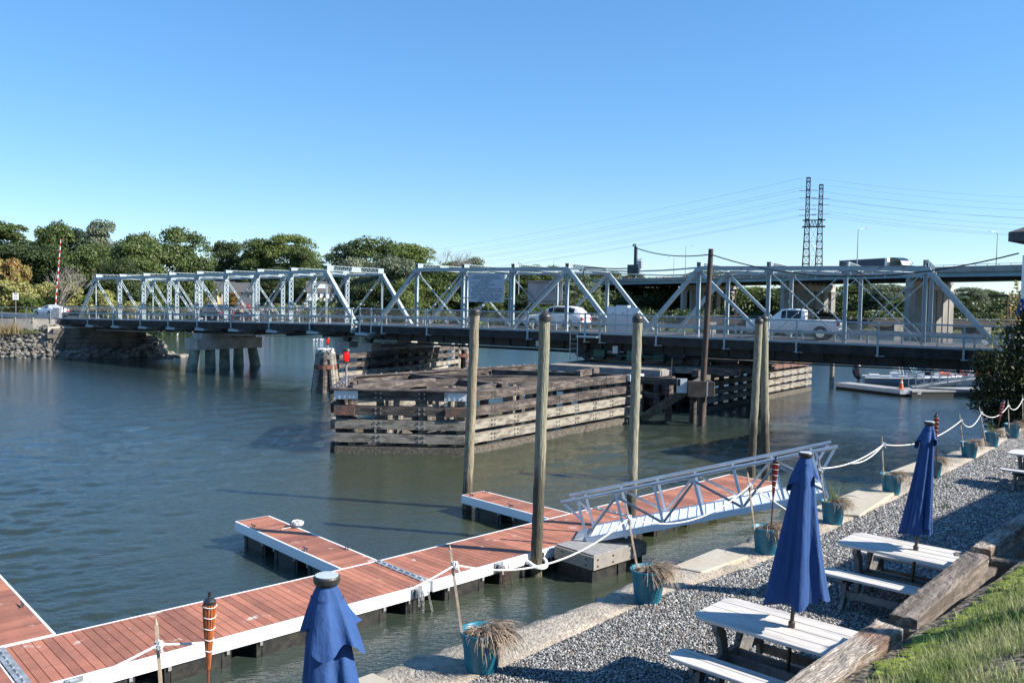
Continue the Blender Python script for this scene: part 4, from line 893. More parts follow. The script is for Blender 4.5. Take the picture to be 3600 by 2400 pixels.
dock_pile((-1.21, 24.2), (-1.06, 24.2, 5.64), .137, .9, 'leftmost tall pile, at the tip of the farther finger dock', ((.25, .23, .16), (.22, .17, .11)))
dock_pile((.60, 18.25), (.70, 18.25, 5.62), .122, 2.3, 'thickest tall pile, held by a white hoop on the main dock')
dock_pile((2.95, 20.5), (3.01, 20.5, 5.58), .118, 1.5, 'tall pile behind the lower end of the aluminium gangway')
dock_pile((7.86, 27.6), (7.98, 27.6, 5.46), .125, 2.2, 'front pile of the close pair at the far end of the main dock')
dock_pile((8.46, 27.95), (8.24, 27.95, 5.54), .13, 2.2, 'rear pile of the close pair at the far end of the main dock')
m_ = MB(); m_.tube([(9.34, 41.74, -1.5), (9.42, 41.74, 2.5), (9.62, 41.74, 8.67)], [.155, .145, .12], 14); tag(m_.build('timber_pole', pole_br, smooth=True), 'tall dark brown timber pole rising in front of the swing truss', 'utility pole')
m_ = MB(); m_.tube(sag(tuple(KS(L1(-17.7, 0, 9.75))), (9.55, 41.74, 8.4), .25, 14), .03, 6); tag(m_.build('cable', black_pl, smooth=True), 'black cable from the service mast to the brown pole', 'cable')
m_ = MB(); m_.tube(sag((9.62, 41.7, 8.4), (18.4, 31.2, 8.0), .95, 22), .028, 6); tag(m_.build('cable', black_pl, smooth=True), 'black cable sagging from the brown pole to the grey building on the right', 'cable')
m_ = MB(); m_.tube([(8.1, 43.2, 2.3), (10.5, 55.5, 3.8)], .012, 4); tag(m_.build('guy_wire', steel_dk), 'thin slanting stay wire left of the brown pole under the bridge', 'cable')
# ---------------------------------------------------------------- floating docks
def deck_mat():
    m = mat('composite_plank', (.345, .135, .080), .65, 0, (.27, .105, .065), 1.2, stretch=(1, 1, 1), lo=.45, hi=.6, bump=.15, bscale=60, bdist=.003, var=.08, rand=.07)
    n = m.node_tree.nodes; L = m.node_tree.links; b = n['Principled BSDF']; src = b.inputs['Base Color'].links[0].from_socket
    g = n.new('ShaderNodeNewGeometry'); ri = n.new('ShaderNodeMapRange'); ri.inputs[3].default_value = .74; ri.inputs[4].default_value = 1.2; L.new(g.outputs['Random Per Island'], ri.inputs[0])
    h = n.new('ShaderNodeHueSaturation'); L.new(src, h.inputs['Color']); L.new(ri.outputs[0], h.inputs['Value'])
    # bird droppings: pale smudges of their own shape
    t = n.new('ShaderNodeTexNoise'); t.inputs['Scale'].default_value = 2.2; t.inputs['Detail'].default_value = 9; t.inputs['Roughness'].default_value = .72; L.new(g.outputs['Position'], t.inputs['Vector'])
    r = n.new('ShaderNodeMapRange'); r.inputs[1].default_value = .61; r.inputs[2].default_value = .67; L.new(t.outputs[0], r.inputs[0])
    mx = n.new('ShaderNodeMix'); mx.data_type = 'RGBA'; mx.inputs[7].default_value = (.50, .45, .40, 1); L.new(h.outputs[0], mx.inputs[6]); L.new(r.outputs[0], mx.inputs[0]); L.new(mx.outputs[2], b.inputs['Base Color'])
    return m
plank = deck_mat(); DZ = .5
cleat_m = mat('cleat_metal', (.12, .13, .14), .4, .6)
def cleat(mb, x, y, z, rz):
    c, s = math.cos(rz), math.sin(rz)
    for k in (-.04, .04): mb.tube([(x+c*k, y+s*k, z), (x+c*k*1.1, y+s*k*1.1, z+.05)], .013, 6)
    mb.tube([(x-c*.13, y-s*.13, z+.075), (x-c*.06, y-s*.06, z+.055), (x+c*.06, y+s*.06, z+.055), (x+c*.13, y+s*.13, z+.075)], [.010, .015, .015, .010], 6)
def dock(name, label, org, ang, L_, W_, cleats=(), planks_along=False, hinge=False, floats=True, cat='dock', grp=None):
    """local x along the dock from org, local y towards its right-hand side (down the picture)"""
    r = empty(name, (org[0], org[1], 0), ang, label, cat, grp)
    def pl(mb):
        n = int(L_/.145); a = L_/n
        for i in range(n): mb.box((a*(i+.5), -W_/2, DZ-.015), (a-.011, W_-.05, .03))
    part(r, 'plank', pl, plank)
    part(r, 'fascia', lambda mb: ([mb.box((L_/2, y, DZ-.11), (L_, .04, .222)) for y in (0, -W_)], [mb.box((x, -W_/2, DZ-.113), (.04, W_-.04, .222)) for x in (0, L_)], [mb.box((L_/2, y+k*.021, DZ-.05-j*.045), (L_, .004, .014)) for y, k in ((0, 1), (-W_, -1)) for j in range(4)]), alu_w)
    if floats:
        k = .35; i = 0
        while k < L_-.5:
            w_ = min(1.05, L_-k-.1)
            part(r, 'float', lambda mb: (mb.box((k+w_/2, -W_/2, .1), (w_, W_-.08, .36), tp=1.02), [mb.box((k+q, -W_/2, .12), (.06, W_-.04, .3)) for q in (.12, w_-.12)]), black_pl)
            part(r, 'float_bolt', lambda mb: [mb.box((k+q, y, .25), (.05, .05, .09)) for q in (.06, w_-.06) for y in (-W_+.01, -.01)], galv); k += 1.5; i += 1
    for cx, cy in cleats: part(r, 'cleat', lambda mb: cleat(mb, cx, cy, DZ, 0), cleat_m)
    return r
U1 = R(42.9); U2 = R(44.9)
def along(o, a, t): return (o[0]+t*math.cos(a), o[1]+t*math.sin(a))
J1 = (-2.73, 17.49)
d1 = dock('floating_dock', 'near section of red-brown plank dock with a white side, across the bottom left', along(J1, U1, -6.88), U1, 6.86, 1.80)
d1b = dock('floating_dock', 'dock section cut off by the bottom left corner of the photo, beyond the hinge plates', along(J1, U1, -13.9), U1, 6.9, 1.80)
J2 = (-2.68, 17.54)
d2 = dock('floating_dock', 'middle section of red-brown dock where the gangway lands, next to the thick pile', J2, U2, 6.93, 1.72)
d3 = dock('floating_dock', 'far end section of red-brown dock seen through the gangway', along(J2, U2, 6.98), U2, 6.8, 1.72)
fa = dock('finger_dock', 'nearer narrow finger dock with a coil of rope near its tip', (-3.36, 16.95), R(132.9), 4.80, .86, cleats=((3.55, -.81), (1.1, -.81), (4.0, -.07), (1.55, -.07)))
fb = dock('finger_dock', 'farther narrow finger dock ending at the leftmost tall pile', (1.03, 21.22), R(133.6), 3.42, .80, cleats=((3.1, -.07), (3.2, -.73), (1.5, -.07)))
fc = dock('finger_dock', 'wide finger dock cut off by the left edge of the photo', (-7.25-1.8*.733, 13.42-1.8*.68), R(132.4), 7, 1.8, cleats=((1.65, -1.72),))
hg = mat('hinge_plate', (.36, .39, .41), .45, .4, (.25, .26, .27), 4, var=.1)
for root, x in ((d1, -.01), (d1, 6.88), (d2, 6.955)):
    part(root, 'hinge_plate', lambda mb: ([mb.box((x, -.12-i*.2, DZ+.012), (.16, .17, .012)) for i in range(8)], [mb.tube([(x, -.03-i*.2, DZ+.02), (x, -.16-i*.2, DZ+.02)], .018, 6) for i in range(8)]), hg)
for root, x, m_ in ((d1, 6.55, galv), (d2, 1.75, mat('rusty_chain', (.13, .06, .045), .8, .3)), (d1, .55, galv)):
    part(root, 'bracket', lambda mb: (mb.box((x, -(1.80 if root is d1 else 1.72)-.035, DZ-.1), (.24, .03, .2)), mb.box((x, -(1.80 if root is d1 else 1.72)-.08, DZ-.1), (.12, .1, .15))), hg)
    def chain(mb):
        y = -(1.80 if root is d1 else 1.72)-.15
        for dx in (.07, -.03, .17):
            for j in range(9 if dx > 0 else 5):
                c = Vector((x+dx+(j*.015 if dx > .1 else 0), y, DZ-.08-j*.055)); a = j % 2
                mb.tube([c+Vector((math.cos(t)*.018*(1-a), math.cos(t)*.018*a, math.sin(t)*.036)) for t in [k*math.pi/4 for k in range(9)]], .007, 5, cap=False)
    part(root, 'chain', chain, m_)
# pile hoop with white rollers, part of the middle section
def hoop(mb):
    c = Vector((.605, 18.25, .33)); ca, sa = math.cos(-U2), math.sin(-U2)
    def loc(p): d = Vector((p[0]-J2[0], p[1]-J2[1], 0)); return Vector((d.x*ca-d.y*sa, d.x*sa+d.y*ca, p[2]))
    cl = loc(c); pts = [cl+Vector((math.cos(t)*.22, math.sin(t)*.20-.02, -.1*math.sin(-t))) for t in [math.pi+math.pi*i/14 for i in range(15)]]
    mb.tube([pts[0]+Vector((0, .1, .02))]+pts+[pts[-1]+Vector((0, .1, .02))], .042, 8)
part(d2, 'pile_hoop', hoop, whitep)
part(d2, 'hoop_pad', lambda mb: (mb.box((2.95, -1.78, .37), (.2, .12, .2)), mb.box((3.6, -1.78, .37), (.2, .12, .2))), black_pl)
ld = empty('gangway_landing', (0, 0, 0), 0, 'grey timber landing float bolted to the dock under the foot of the gangway', 'landing stage')
ldw = mat('landing_timber', (.27, .26, .25), .85, 0, (.24, .23, .22), 2, bump=.3, bscale=20, var=.15); ldf = mat('landing_side_timber', (.33, .27, .20), .85, 0, (.24, .22, .20), 1.1, lo=.4, hi=.6, bump=.3, bscale=18, var=.15)
ld.location = (1.06, 18.58, 0); ld.rotation_euler = (0, 0, R(43.5))
part(ld, 'deck_board', lambda mb: [mb.box((.08+i*.145, -.52, .585), (.135, 1.1, .035)) for i in range(12)], ldw)
part(ld, 'side_board', lambda mb: (mb.box((.87, -1.09, .43), (1.8, .04, .28)), mb.box((-.02, -.52, .43), (.04, 1.1, .28)), mb.box((1.76, -.52, .43), (.04, 1.1, .28))), ldf)
part(ld, 'bolt', lambda mb: [mb.box((x, -1.115, z), (.035, .02, .035)) for x in (.1, .6, 1.2, 1.65) for z in (.36, .5)]+[mb.box((-.045, y, z), (.02, .035, .035)) for y in (-.2, -.9) for z in (.36, .5)], steel_dk)
part(ld, 'float', lambda mb: (mb.box((.87, -.52, .12), (1.7, 1.02, .34)), [mb.box((.87, -1.04, .12), (.05, .04, .3))]), black_pl)
rc = empty('rope_coil', (0, 0, 0), 0, 'messy coil of white rope on the nearer finger dock', 'rope')
rc.location = (-5.02, 20.02, DZ+.01)
def coil(mb):
    rr = random.Random(5); pts = []
    for i in range(120):
        t = i*.55; q = .10+.03*math.sin(i*.7); pts.append((math.cos(t)*q*(1+.2*rr.random()), math.sin(t)*q, .02+.10*abs(math.sin(i*.13))+rr.random()*.02))
    mb.tube(pts, .011, 5); mb.tube([(0, 0, .02), (-.12, -.1, .012), (-.22, -.16, .012), (-.3, -.28, .012)], .008, 5)
part(rc, 'rope_strand', coil, rope)

# ---------------------------------------------------------------- gangway
gw = empty('gangway', (0, 0, 0), 0, 'aluminium truss gangway sloping from the gravel terrace down to the floating dock', 'gangway')
G0, G1 = Vector((1.76, 18.85, .62)), Vector((6.66, 17.75, 1.98)); gd = (G1-G0); GL = gd.length; gd.normalize(); gs = Vector((-gd.y, gd.x, 0)).normalized(); GW = 1.12; gu = gs.cross(gd)*-1
gu = gu if gu.z > 0 else -gu
def gp_(t, side, h): return G0+gd*t+gs*(GW*side)+gu*(h*(.95 if side == 0 else .86))
NP = 6; RH = 1.0
for side in (0, 1):
    part(gw, 'handrail', lambda mb: mb.tube([gp_(-.38, side, RH), gp_(GL+.45, side, RH)], .042, 12), alu)
    part(gw, 'side_beam', lambda mb: mb.beam(gp_(0, side, .01), gp_(GL, side, .01), .07, .13), alu_w)
    for i in range(NP+1):
        t = GL*i/NP; part(gw, 'upright', lambda mb: mb.beam(gp_(t, side, -.1), gp_(t, side, RH-.03), .055, .055, up=gd), alu_w)
    for i in range(NP):
        a, b = (i, i+1); top = i % 2
        p, q = (gp_(GL*i/NP, side, .08 if not top else RH-.12), gp_(GL*(i+1)/NP, side, RH-.12 if not top else .08))
        part(gw, 'brace', lambda mb: mb.beam(p, q, .04, .05), alu)
    for t0, t1 in ((0, -.33), (GL, GL+.38)): part(gw, 'end_brace', lambda mb: mb.beam(gp_(t0, side, .5), gp_(t1, side, RH-.03), .045, .05), alu_w)
part(gw, 'walkway', lambda mb: ([mb.beam(gp_(.0, .5, .05), gp_(GL, .5, .05), GW-.1, .03)], [mb.beam(gp_(t, .06, .07), gp_(t, .94, .07), .03, .012) for t in [.1+.2*i for i in range(int(GL/.2))]]), alu_w)
part(gw, 'cross_member', lambda mb: [mb.beam(gp_(t, 0, -.06), gp_(t, 1, -.06), .06, .08) for t in [GL*i/NP for i in range(NP+1)]], alu)
part(gw, 'ramp_plate', lambda mb: mb.beam(gp_(0, .5, .0), gp_(-.35, .5, .02), GW, .02), hg)

# ---------------------------------------------------------------- terrace: sea wall, gravel, slabs
TZ = 2.1
OUT = [(-7.5, 2.3), (-4.2, 5.7), (-1.26, 8.69), (-.4, 9.52), (.76, 10.48), (1.73, 11.62), (3.15, 12.92), (4.01, 13.98), (6.05, 16.2), (7.47, 17.75), (9.44, 20.0), (11.5, 22.3), (12.9, 24.0), (16.5, 28.4), (20.5, 33.0), (27.6, 45.2)]
INN = [(-6.6, 1.7), (-3.5, 5.0), (-.72, 8.05), (.35, 9.2), (1.15, 10.1), (2.2, 11.2), (3.6, 12.3), (4.6, 13.4), (6.6, 15.7), (8.0, 17.2), (9.95, 19.5), (12.0, 21.8), (13.4, 23.5), (17.0, 27.9), (21.2, 32.7), (28.4, 44.8)]
def resamp(P, n):
    P = np.array(P); d = np.r_[0, np.cumsum(np.hypot(*np.diff(P, axis=0).T))]; t = np.linspace(0, d[-1], n); return np.stack([np.interp(t, d, P[:, 0]), np.interp(t, d, P[:, 1])], 1)
nw = 420; o_ = resamp(OUT, nw); i_ = resamp(INN, nw)
jit = lambda s, k: np.convolve(np.random.default_rng(s).normal(size=nw+k), np.ones(k)/k, 'valid')[:nw]
nrm = np.array([-.72, .69]); o_ = o_+nrm*(jit(1, 3)*.035+jit(2, 14)*.10)[:, None]; i_ = i_+nrm*(jit(3, 6)*.04+jit(4, 20)*.12)[:, None]
rows = []; zj = jit(5, 5)*.03
for f, z in ((0, -1.2), (0, TZ-.05), (.04, TZ+.0), (.25, TZ+.02), (.5, TZ+.025), (.75, TZ+.02), (1., TZ+.01), (1.0, TZ-.4)):
    p = o_*(1-f)+i_*f+(nrm*(-.05 if z < 0 else 0)); p = p+(np.random.default_rng(int(f*100)).normal(size=(nw, 2))*.012); rows.append(np.c_[p, np.full(nw, z)+(zj if z > 1 else 0)+np.random.default_rng(int(f*90)+1).normal(size=nw)*.008])
V = np.concatenate(rows); k_ = len(rows); f_ = np.array([(r*nw+i, r*nw+i+1, (r+1)*nw+i+1, (r+1)*nw+i) for r in range(k_-1) for i in range(nw-1)])
sw = np_mesh('sea_wall', V, f_, seaw); tag(sw, 'rough sandy concrete sea wall along the water side of the gravel terrace', 'sea wall')
m_ = MB(); m_.prism([(2.70, 11.86), (3.02, 12.86), (3.62, 12.72), (3.92, 12.66)][:0] or [(2.72, 11.85), (2.35, 12.1), (3.22, 13.05), (3.62, 12.68)], TZ-.2, TZ+.065); tag(m_.build('concrete_slab', slab_m, bev=.02), 'small flat slab on the sea wall left of the third pot, by the gangway head', 'slab')
m_ = MB(); m_.prism([(5.95, 15.4), (5.7, 15.85), (7.35, 17.65), (7.85, 17.25), (6.35, 15.3)], TZ-.2, TZ+.07); tag(m_.build('concrete_slab', slab_m, bev=.02), 'large smooth stained slab on the sea wall beyond the blue umbrella in the middle', 'slab')
m_ = MB(); m_.prism([(9.1, 19.2), (8.75, 19.55), (10.3, 21.2), (10.75, 20.9)], TZ-.2, TZ+.06); tag(m_.build('concrete_slab', slab_m, bev=.02), 'pale slab on the sea wall just behind the right-hand blue umbrella', 'slab')
m_ = MB(); m_.prism([(-1.9, 6.7), (-2.5, 7.25), (-1.35, 8.45), (-.8, 7.95)], TZ-.2, TZ+.06); tag(m_.build('concrete_slab', slab_m, bev=.02), 'square-cut slab at the bottom edge of the photo, right of the nearest umbrella', 'slab')
BEAM_A, BD = Vector((2.16, 6.36, 0)), Vector((.705, .709, 0)).normalized()
gp2 = [(float(x), float(y)) for x, y in i_[::6]]+[(38, 42), (30, 30), (13.5, 17.6), (7.3, 11.6), (2.6, 6.6), (-6, -2), (-8, 0)]
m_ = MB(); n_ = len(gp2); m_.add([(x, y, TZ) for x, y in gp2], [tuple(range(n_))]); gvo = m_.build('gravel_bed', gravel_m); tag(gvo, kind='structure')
# loose stones on top of the gravel bed
rg = np.random.default_rng(11)
def inpoly(px, py, P): return sdist(px, py, P) > 0
N = 190000; yy = 7.0+rg.random(N)**1.35*16.0; u = rg.random(N)
xo = np.interp(yy, [p[1] for p in INN], [p[0] for p in INN]); xr = np.interp(yy, [6.4, 12, 24], [2.3, 7.9, 20]); xx = xo+.05+u*(xr-xo)
keep = (xx/yy < .63) & (xx/yy > -.35); xx, yy = xx[keep], yy[keep]; n = len(xx); s = rg.uniform(.009, .021, n)*np.clip(yy/9, .9, 1.7)
oc = np.array([(1, 0, 0), (-1, 0, 0), (0, 1, 0), (0, -1, 0), (0, 0, 1), (0, 0, -1)], float); of = np.array([(0, 2, 4), (2, 1, 4), (1, 3, 4), (3, 0, 4), (2, 0, 5), (1, 2, 5), (3, 1, 5), (0, 3, 5)])
v = oc[None]*rg.uniform(.55, 1.2, (n, 6, 1))*s[:, None, None]; ax = rg.normal(size=(n, 3)); ax /= np.linalg.norm(ax, axis=1)[:, None]; th = rg.uniform(0, 3.1, n)
c_, s_ = np.cos(th)[:, None, None], np.sin(th)[:, None, None]; k3 = ax[:, None, :]; v = v*c_+np.cross(np.broadcast_to(k3, v.shape), v)*s_+k3*(v*k3).sum(-1, keepdims=True)*(1-c_)
v[..., 2] *= .8; v += np.stack([xx, yy, TZ+s*.35], 1)[:, None, :]
stm = bpy.data.materials.new('gravel_stone'); stm.use_nodes = True; q_ = stm.node_tree; b_ = q_.nodes['Principled BSDF']; b_.inputs['Roughness'].default_value = .8
g_ = q_.nodes.new('ShaderNodeNewGeometry'); cr_ = q_.nodes.new('ShaderNodeValToRGB'); e_ = cr_.color_ramp.elements; e_[0].color = (.045, .045, .047, 1); e_[1].color = (.52, .51, .48, 1); e_[1].position = .97
for p_, c in ((.35, (.125, .12, .113)), (.72, (.25, .24, .225)), (.985, (.36, .25, .16))): e_.new(p_).color = (*c, 1)
q_.links.new(g_.outputs['Random Per Island'], cr_.inputs[0]); q_.links.new(cr_.outputs[0], b_.inputs['Base Color'])
tag(np_mesh('gravel', v.reshape(-1, 3), (of[None]+6*np.arange(n)[:, None, None]).reshape(-1, 3), stm), kind='stuff')

# ---------------------------------------------------------------- timber edging and grass bank
def tie_beam(name, a, b, w_, h, z, m, label, seed):
    a, b = Vector(a), Vector(b); d = b-a; L_ = d.length; rz = math.atan2(d.y, d.x); r_ = np.random.default_rng(seed); n = 40; mb = MB(); rows = 9
    prof = [(-w_/2, -h), (-w_/2, -.014), (-w_/2+.014, 0), (-w_/4, .004), (0, 0), (w_/4, .004), (w_/2-.014, 0), (w_/2, -.014), (w_/2, -h)]
    vs = []
    for i in range(n+1):
        t = i/n
        for j, (y, zz) in enumerate(prof): vs.append((L_*t+(r_.normal()*.012 if i in (0, n) else 0), y+r_.normal()*.004+.006*math.sin(t*9+j), zz+(r_.normal()*.005 if zz > -h else 0)+.008*math.sin(t*5)))
    fs = [(i*9+j, i*9+j+1, (i+1)*9+j+1, (i+1)*9+j) for i in range(n) for j in range(8)]+[tuple(range(9)), tuple(range(n*9, n*9+9))[::-1]]+[(i*9+8, i*9, (i+1)*9, (i+1)*9+8) for i in range(n)]
    mb.add(vs, fs); o = mb.build(name, m, loc=(a.x, a.y, z), rz=rz); return tag(o, label, 'timber beam', 'railway ties edging the grass bank')
nb = Vector((BD.y, -BD.x, 0))*.11
def tb(a, b): return (a[0]+nb.x, a[1]+nb.y), (b[0]+nb.x, b[1]+nb.y)
tie_beam('edging_timber', *tb((-.4, 3.7), (3.39, 7.72)), .25, .24, 3.05, tie, 'nearest sunlit cracked tie, beside the near picnic table', 1)
tie_beam('edging_timber', *tb((3.66, 8.02), (5.54, 10.19)), .25, .26, 3.0, tie_dk, 'dark blackened tie between the two picnic tables', 2)
tie_beam('edging_timber', *tb((5.76, 10.5), (7.9, 12.8)), .22, .24, 2.97, tie, 'third pale brown tie, beyond the dark one', 3)
tie_beam('edging_timber', *tb((7.95, 12.85), (10.6, 15.6)), .22, .24, 2.95, tie_dk, 'last tie at the right edge of the photo', 4)
tie_beam('edging_timber', (3.55, 8.1), (4.5, 7.55), .2, .2, 2.90, tie_dk, 'short dark cross tie running into the bank, in the shade', 5)
tie_beam('edging_timber', (5.6, 10.55), (6.6, 10.15), .2, .2, 2.86, tie_dk, 'short cross tie running into the bank at the end of the dark tie', 6)
m_ = MB(); q1 = Vector((-.6, 3.5, 0))+nb*.9; q2 = Vector((12, 17.0, 0))+nb*.9
m_.beam((q1.x, q1.y, 2.42), (q2.x, q2.y, 2.42), .16, .72); tag(m_.build('retaining_timbers', tie_dk), 'stacked dark timbers under the top ties, holding the grass bank', 'retaining wall')
def bank_z(x, y):
    d = (x-BEAM_A.x)*BD.y-(y-BEAM_A.y)*BD.x-.2; t = (x-BEAM_A.x)*BD.x+(y-BEAM_A.y)*BD.y
    return 2.97-.012*t*(t > 0)+np.clip(d, 0, 9)*.40-np.clip(d-4, 0, 9)*.2+.03*np.sin(x*3.1)*np.cos(y*2.7)
ta = np.linspace(-6, 26, 130); dd = np.linspace(.18, 14, 60); TA, DD = np.meshgrid(ta, dd)
BX = BEAM_A.x+TA*BD.x+DD*BD.y; BY = BEAM_A.y+TA*BD.y-DD*BD.x
keepz = bank_z(BX, BY); keepz = np.where(np.hypot(BX, BY) < 1.2, np.minimum(keepz, 4.1), keepz)
ii = (np.arange(59)[:, None]*130+np.arange(129)[None]).ravel()
tag(np_mesh('grass_bank', np.stack([BX.ravel(), BY.ravel(), keepz.ravel()], 1), np.stack([ii, ii+1, ii+131, ii+130], 1), soil_m), kind='structure')
grass_m = leafmat('lawn_grass', (.15, .23, .045), (.42, .42, .19), .4, 2.2)
moss_m = mat('moss', (.27, .32, .03), .95, 0, (.15, .17, .03), 14, bump=1., bscale=60, bdist=.02, var=.4)
def blades(n, tf, df, hmin, hmax, wd, seed, lean=.35):
    r = np.random.default_rng(seed); t = tf(r, n); d = df(r, n); x = BEAM_A.x+t*BD.x+d*BD.y; y = BEAM_A.y+t*BD.y-d*BD.x; keep = (y > 1.5) & (x/np.maximum(y, .1) < .75) & (np.sin(x*2.3+1.2*np.sin(y*1.7))*np.cos(y*2.6+np.sin(x*1.9))+r.normal(size=n)*.22 > -.62+.5*np.clip(1-d, 0, 1))
    x, y = x[keep], y[keep]; n = len(x); z = bank_z(x, y)-.01; h = r.uniform(hmin, hmax, n); a = r.uniform(0, 6.28, n); w2 = r.uniform(.5, 1, n)*wd
    lx, ly = np.cos(a+1.57)*h*r.uniform(.1, 1, n)*lean*2, np.sin(a+1.57)*h*r.uniform(.1, 1, n)*lean*2; dx, dy = np.cos(a)*w2, np.sin(a)*w2
    P = np.stack([np.stack([x-dx, y-dy, z], 1), np.stack([x+dx, y+dy, z], 1), np.stack([x+dx*.8+lx*.4, y+dy*.8+ly*.4, z+h*.6], 1), np.stack([x-dx*.8+lx*.4, y-dy*.8+ly*.4, z+h*.6], 1), np.stack([x+lx, y+ly, z+h*.92], 1), np.stack([x+lx+dx*.15, y+ly+dy*.15, z+h*.92], 1)], 1)
    f = np.array([(0, 1, 2, 3), (3, 2, 5, 4)]); return P.reshape(-1, 3), (f[None]+6*np.arange(n)[:, None, None]).reshape(-1, 4)
va, fa_ = blades(150000, lambda r, n: -3+r.random(n)**1.2*15, lambda r, n: .34+.45*r.random(n)**.7+r.random(n)**1.15*5.2, .05, .15, .0035, 21)
vb, fb_ = blades(9000, lambda r, n: -2.5+r.random(n)*14, lambda r, n: .42+r.random(n)*.5, .02, .08, .003, 22)
tag(np_mesh('lawn', np.concatenate([va, vb]), np.concatenate([fa_, fb_+len(va)]), grass_m), kind='stuff')
r_ = np.random.default_rng(31); mv, mf = [], []
for i in range(260):
    t = r_.uniform(-1, 9); d = .30+abs(r_.normal())*.28; x = BEAM_A.x+t*BD.x+d*BD.y; y = BEAM_A.y+t*BD.y-d*BD.x; z = float(bank_z(x, y)); k = r_.uniform(.03, .13)
    o = len(mv); m_n = 9; mv.append((x, y, z+.045))
    for j in range(m_n): q = k*r_.uniform(.5, 1.2); mv.append((x+math.cos(j*6.283/m_n)*q, y+math.sin(j*6.283/m_n)*q, float(bank_z(x+math.cos(j*.698)*q, y+math.sin(j*.698)*q))+.012))
    mf += [(o, o+1+j, o+1+(j+1) % m_n) for j in range(m_n)]
tag(np_mesh('moss_patch', np.array(mv), np.array(mf), moss_m), kind='stuff')
# ---------------------------------------------------------------- picnic tables
TR = math.atan2(-.68, .73)
def rounded(x0, x1, y0, y1, r, ends=(1, 1)):
    P = []
    for cx, cy, a0, e in ((x1-r, y1-r, 0, ends[1]), (x0+r, y1-r, 90, ends[0]), (x0+r, y0+r, 180, ends[0]), (x1-r, y0+r, 270, ends[1])):
        if e: P += [(cx+r*math.cos(R(a0+k*22.5)), cy+r*math.sin(R(a0+k*22.5))) for k in range(5)]
        else: P.append((cx+(r if cx > 0 else -r), cy+(r if cy > (y0+y1)/2 else -r)))
    return P
def clip_rows(P, ya, yb):
    """the strip of a convex polygon between y = ya and y = yb"""
    for lim, sg in ((ya, 1), (yb, -1)):
        Q = []
        for a, b in zip(P, P[1:]+P[:1]):
            ia, ib = (a[1]-lim)*sg >= 0, (b[1]-lim)*sg >= 0
            if ia: Q.append(a)
            if ia != ib: t = (lim-a[1])/(b[1]-a[1]); Q.append((a[0]+(b[0]-a[0])*t, lim))
        P = Q
    return P
def table(loc, label, ground=TZ):
    r = empty('picnic_table', (loc[0], loc[1], ground), TR, label, 'picnic table', 'grey picnic tables on the gravel')
    TP = rounded(-.83, .83, -.385, .385, .13)
    for i in range(4):
        a = -.385+i*.1925; part(r, 'table_board', lambda mb: mb.prism(clip_rows(TP, a+.003, a+.1895), .715, .75), tablew).modifiers.new('b', 'BEVEL').width = .006
    for sy in (-1, 1):
        BP = rounded(-.86, .86, -.15, .15, .10)
        for i in range(2):
            part(r, 'bench_board', lambda mb: mb.prism([(x, y+sy*.64) for x, y in clip_rows(BP, -.15+i*.152, .148 if i else -.002)], .415, .45), tablew).modifiers.new('b', 'BEVEL').width = .006
        for x in (-.58, .58):
            def bl(mb):     # curved bench leg
                pts = [Vector((0, sy*(.56+.0), .41)), Vector((0, sy*.60, .28)), Vector((0, sy*.64, .15)), Vector((0, sy*.74, .0))]
                for a, b in zip(pts[:-1], pts[1:]): mb.beam(a+Vector((x, 0, 0)), b+Vector((x, 0, 0)), .045, .10, up=(0, 1, 0))
                mb.beam((x, sy*.50, .385), (x, sy*.78, .385), .05, .05)
            part(r, 'bench_leg', bl, tabled)
    for x in (-.58, .58):
        def tl(mb):
            for sy in (-1, 1):
                pts = [Vector((x, sy*.33, .69)), Vector((x, sy*.23, .60)), Vector((x, sy*.17, .42)), Vector((x, sy*.17, .22)), Vector((x, sy*.27, .0))]
                for a, b in zip(pts[:-1], pts[1:]): mb.beam(a, b, .05, .12, up=(0, 1, 0))
            mb.box((x, 0, .69), (.055, .72, .05)); mb.box((x, 0, .33), (.052, 1.3, .10))
        part(r, 'table_leg', tl, tabled)
    part(r, 'stretcher', lambda mb: (mb.box((0, .1, .30), (1.2, .04, .11)), mb.box((0, -.1, .30), (1.2, .04, .11)), [mb.box((0, s*.64, .2), (1.2, .04, .09)) for s in (-1, 1)]), tabled)
    return r
table((2.68, 8.03), 'near grey picnic table with a blue umbrella through it, its end behind the sunlit tie')
table((5.12, 10.72), 'second grey picnic table from the front, with the right-hand blue umbrella')
table((11.55, 18.0), 'farthest picnic table, cut by the right edge of the photo')
table((-.85, 4.13), 'picnic table below the nearest umbrella, just out of view')

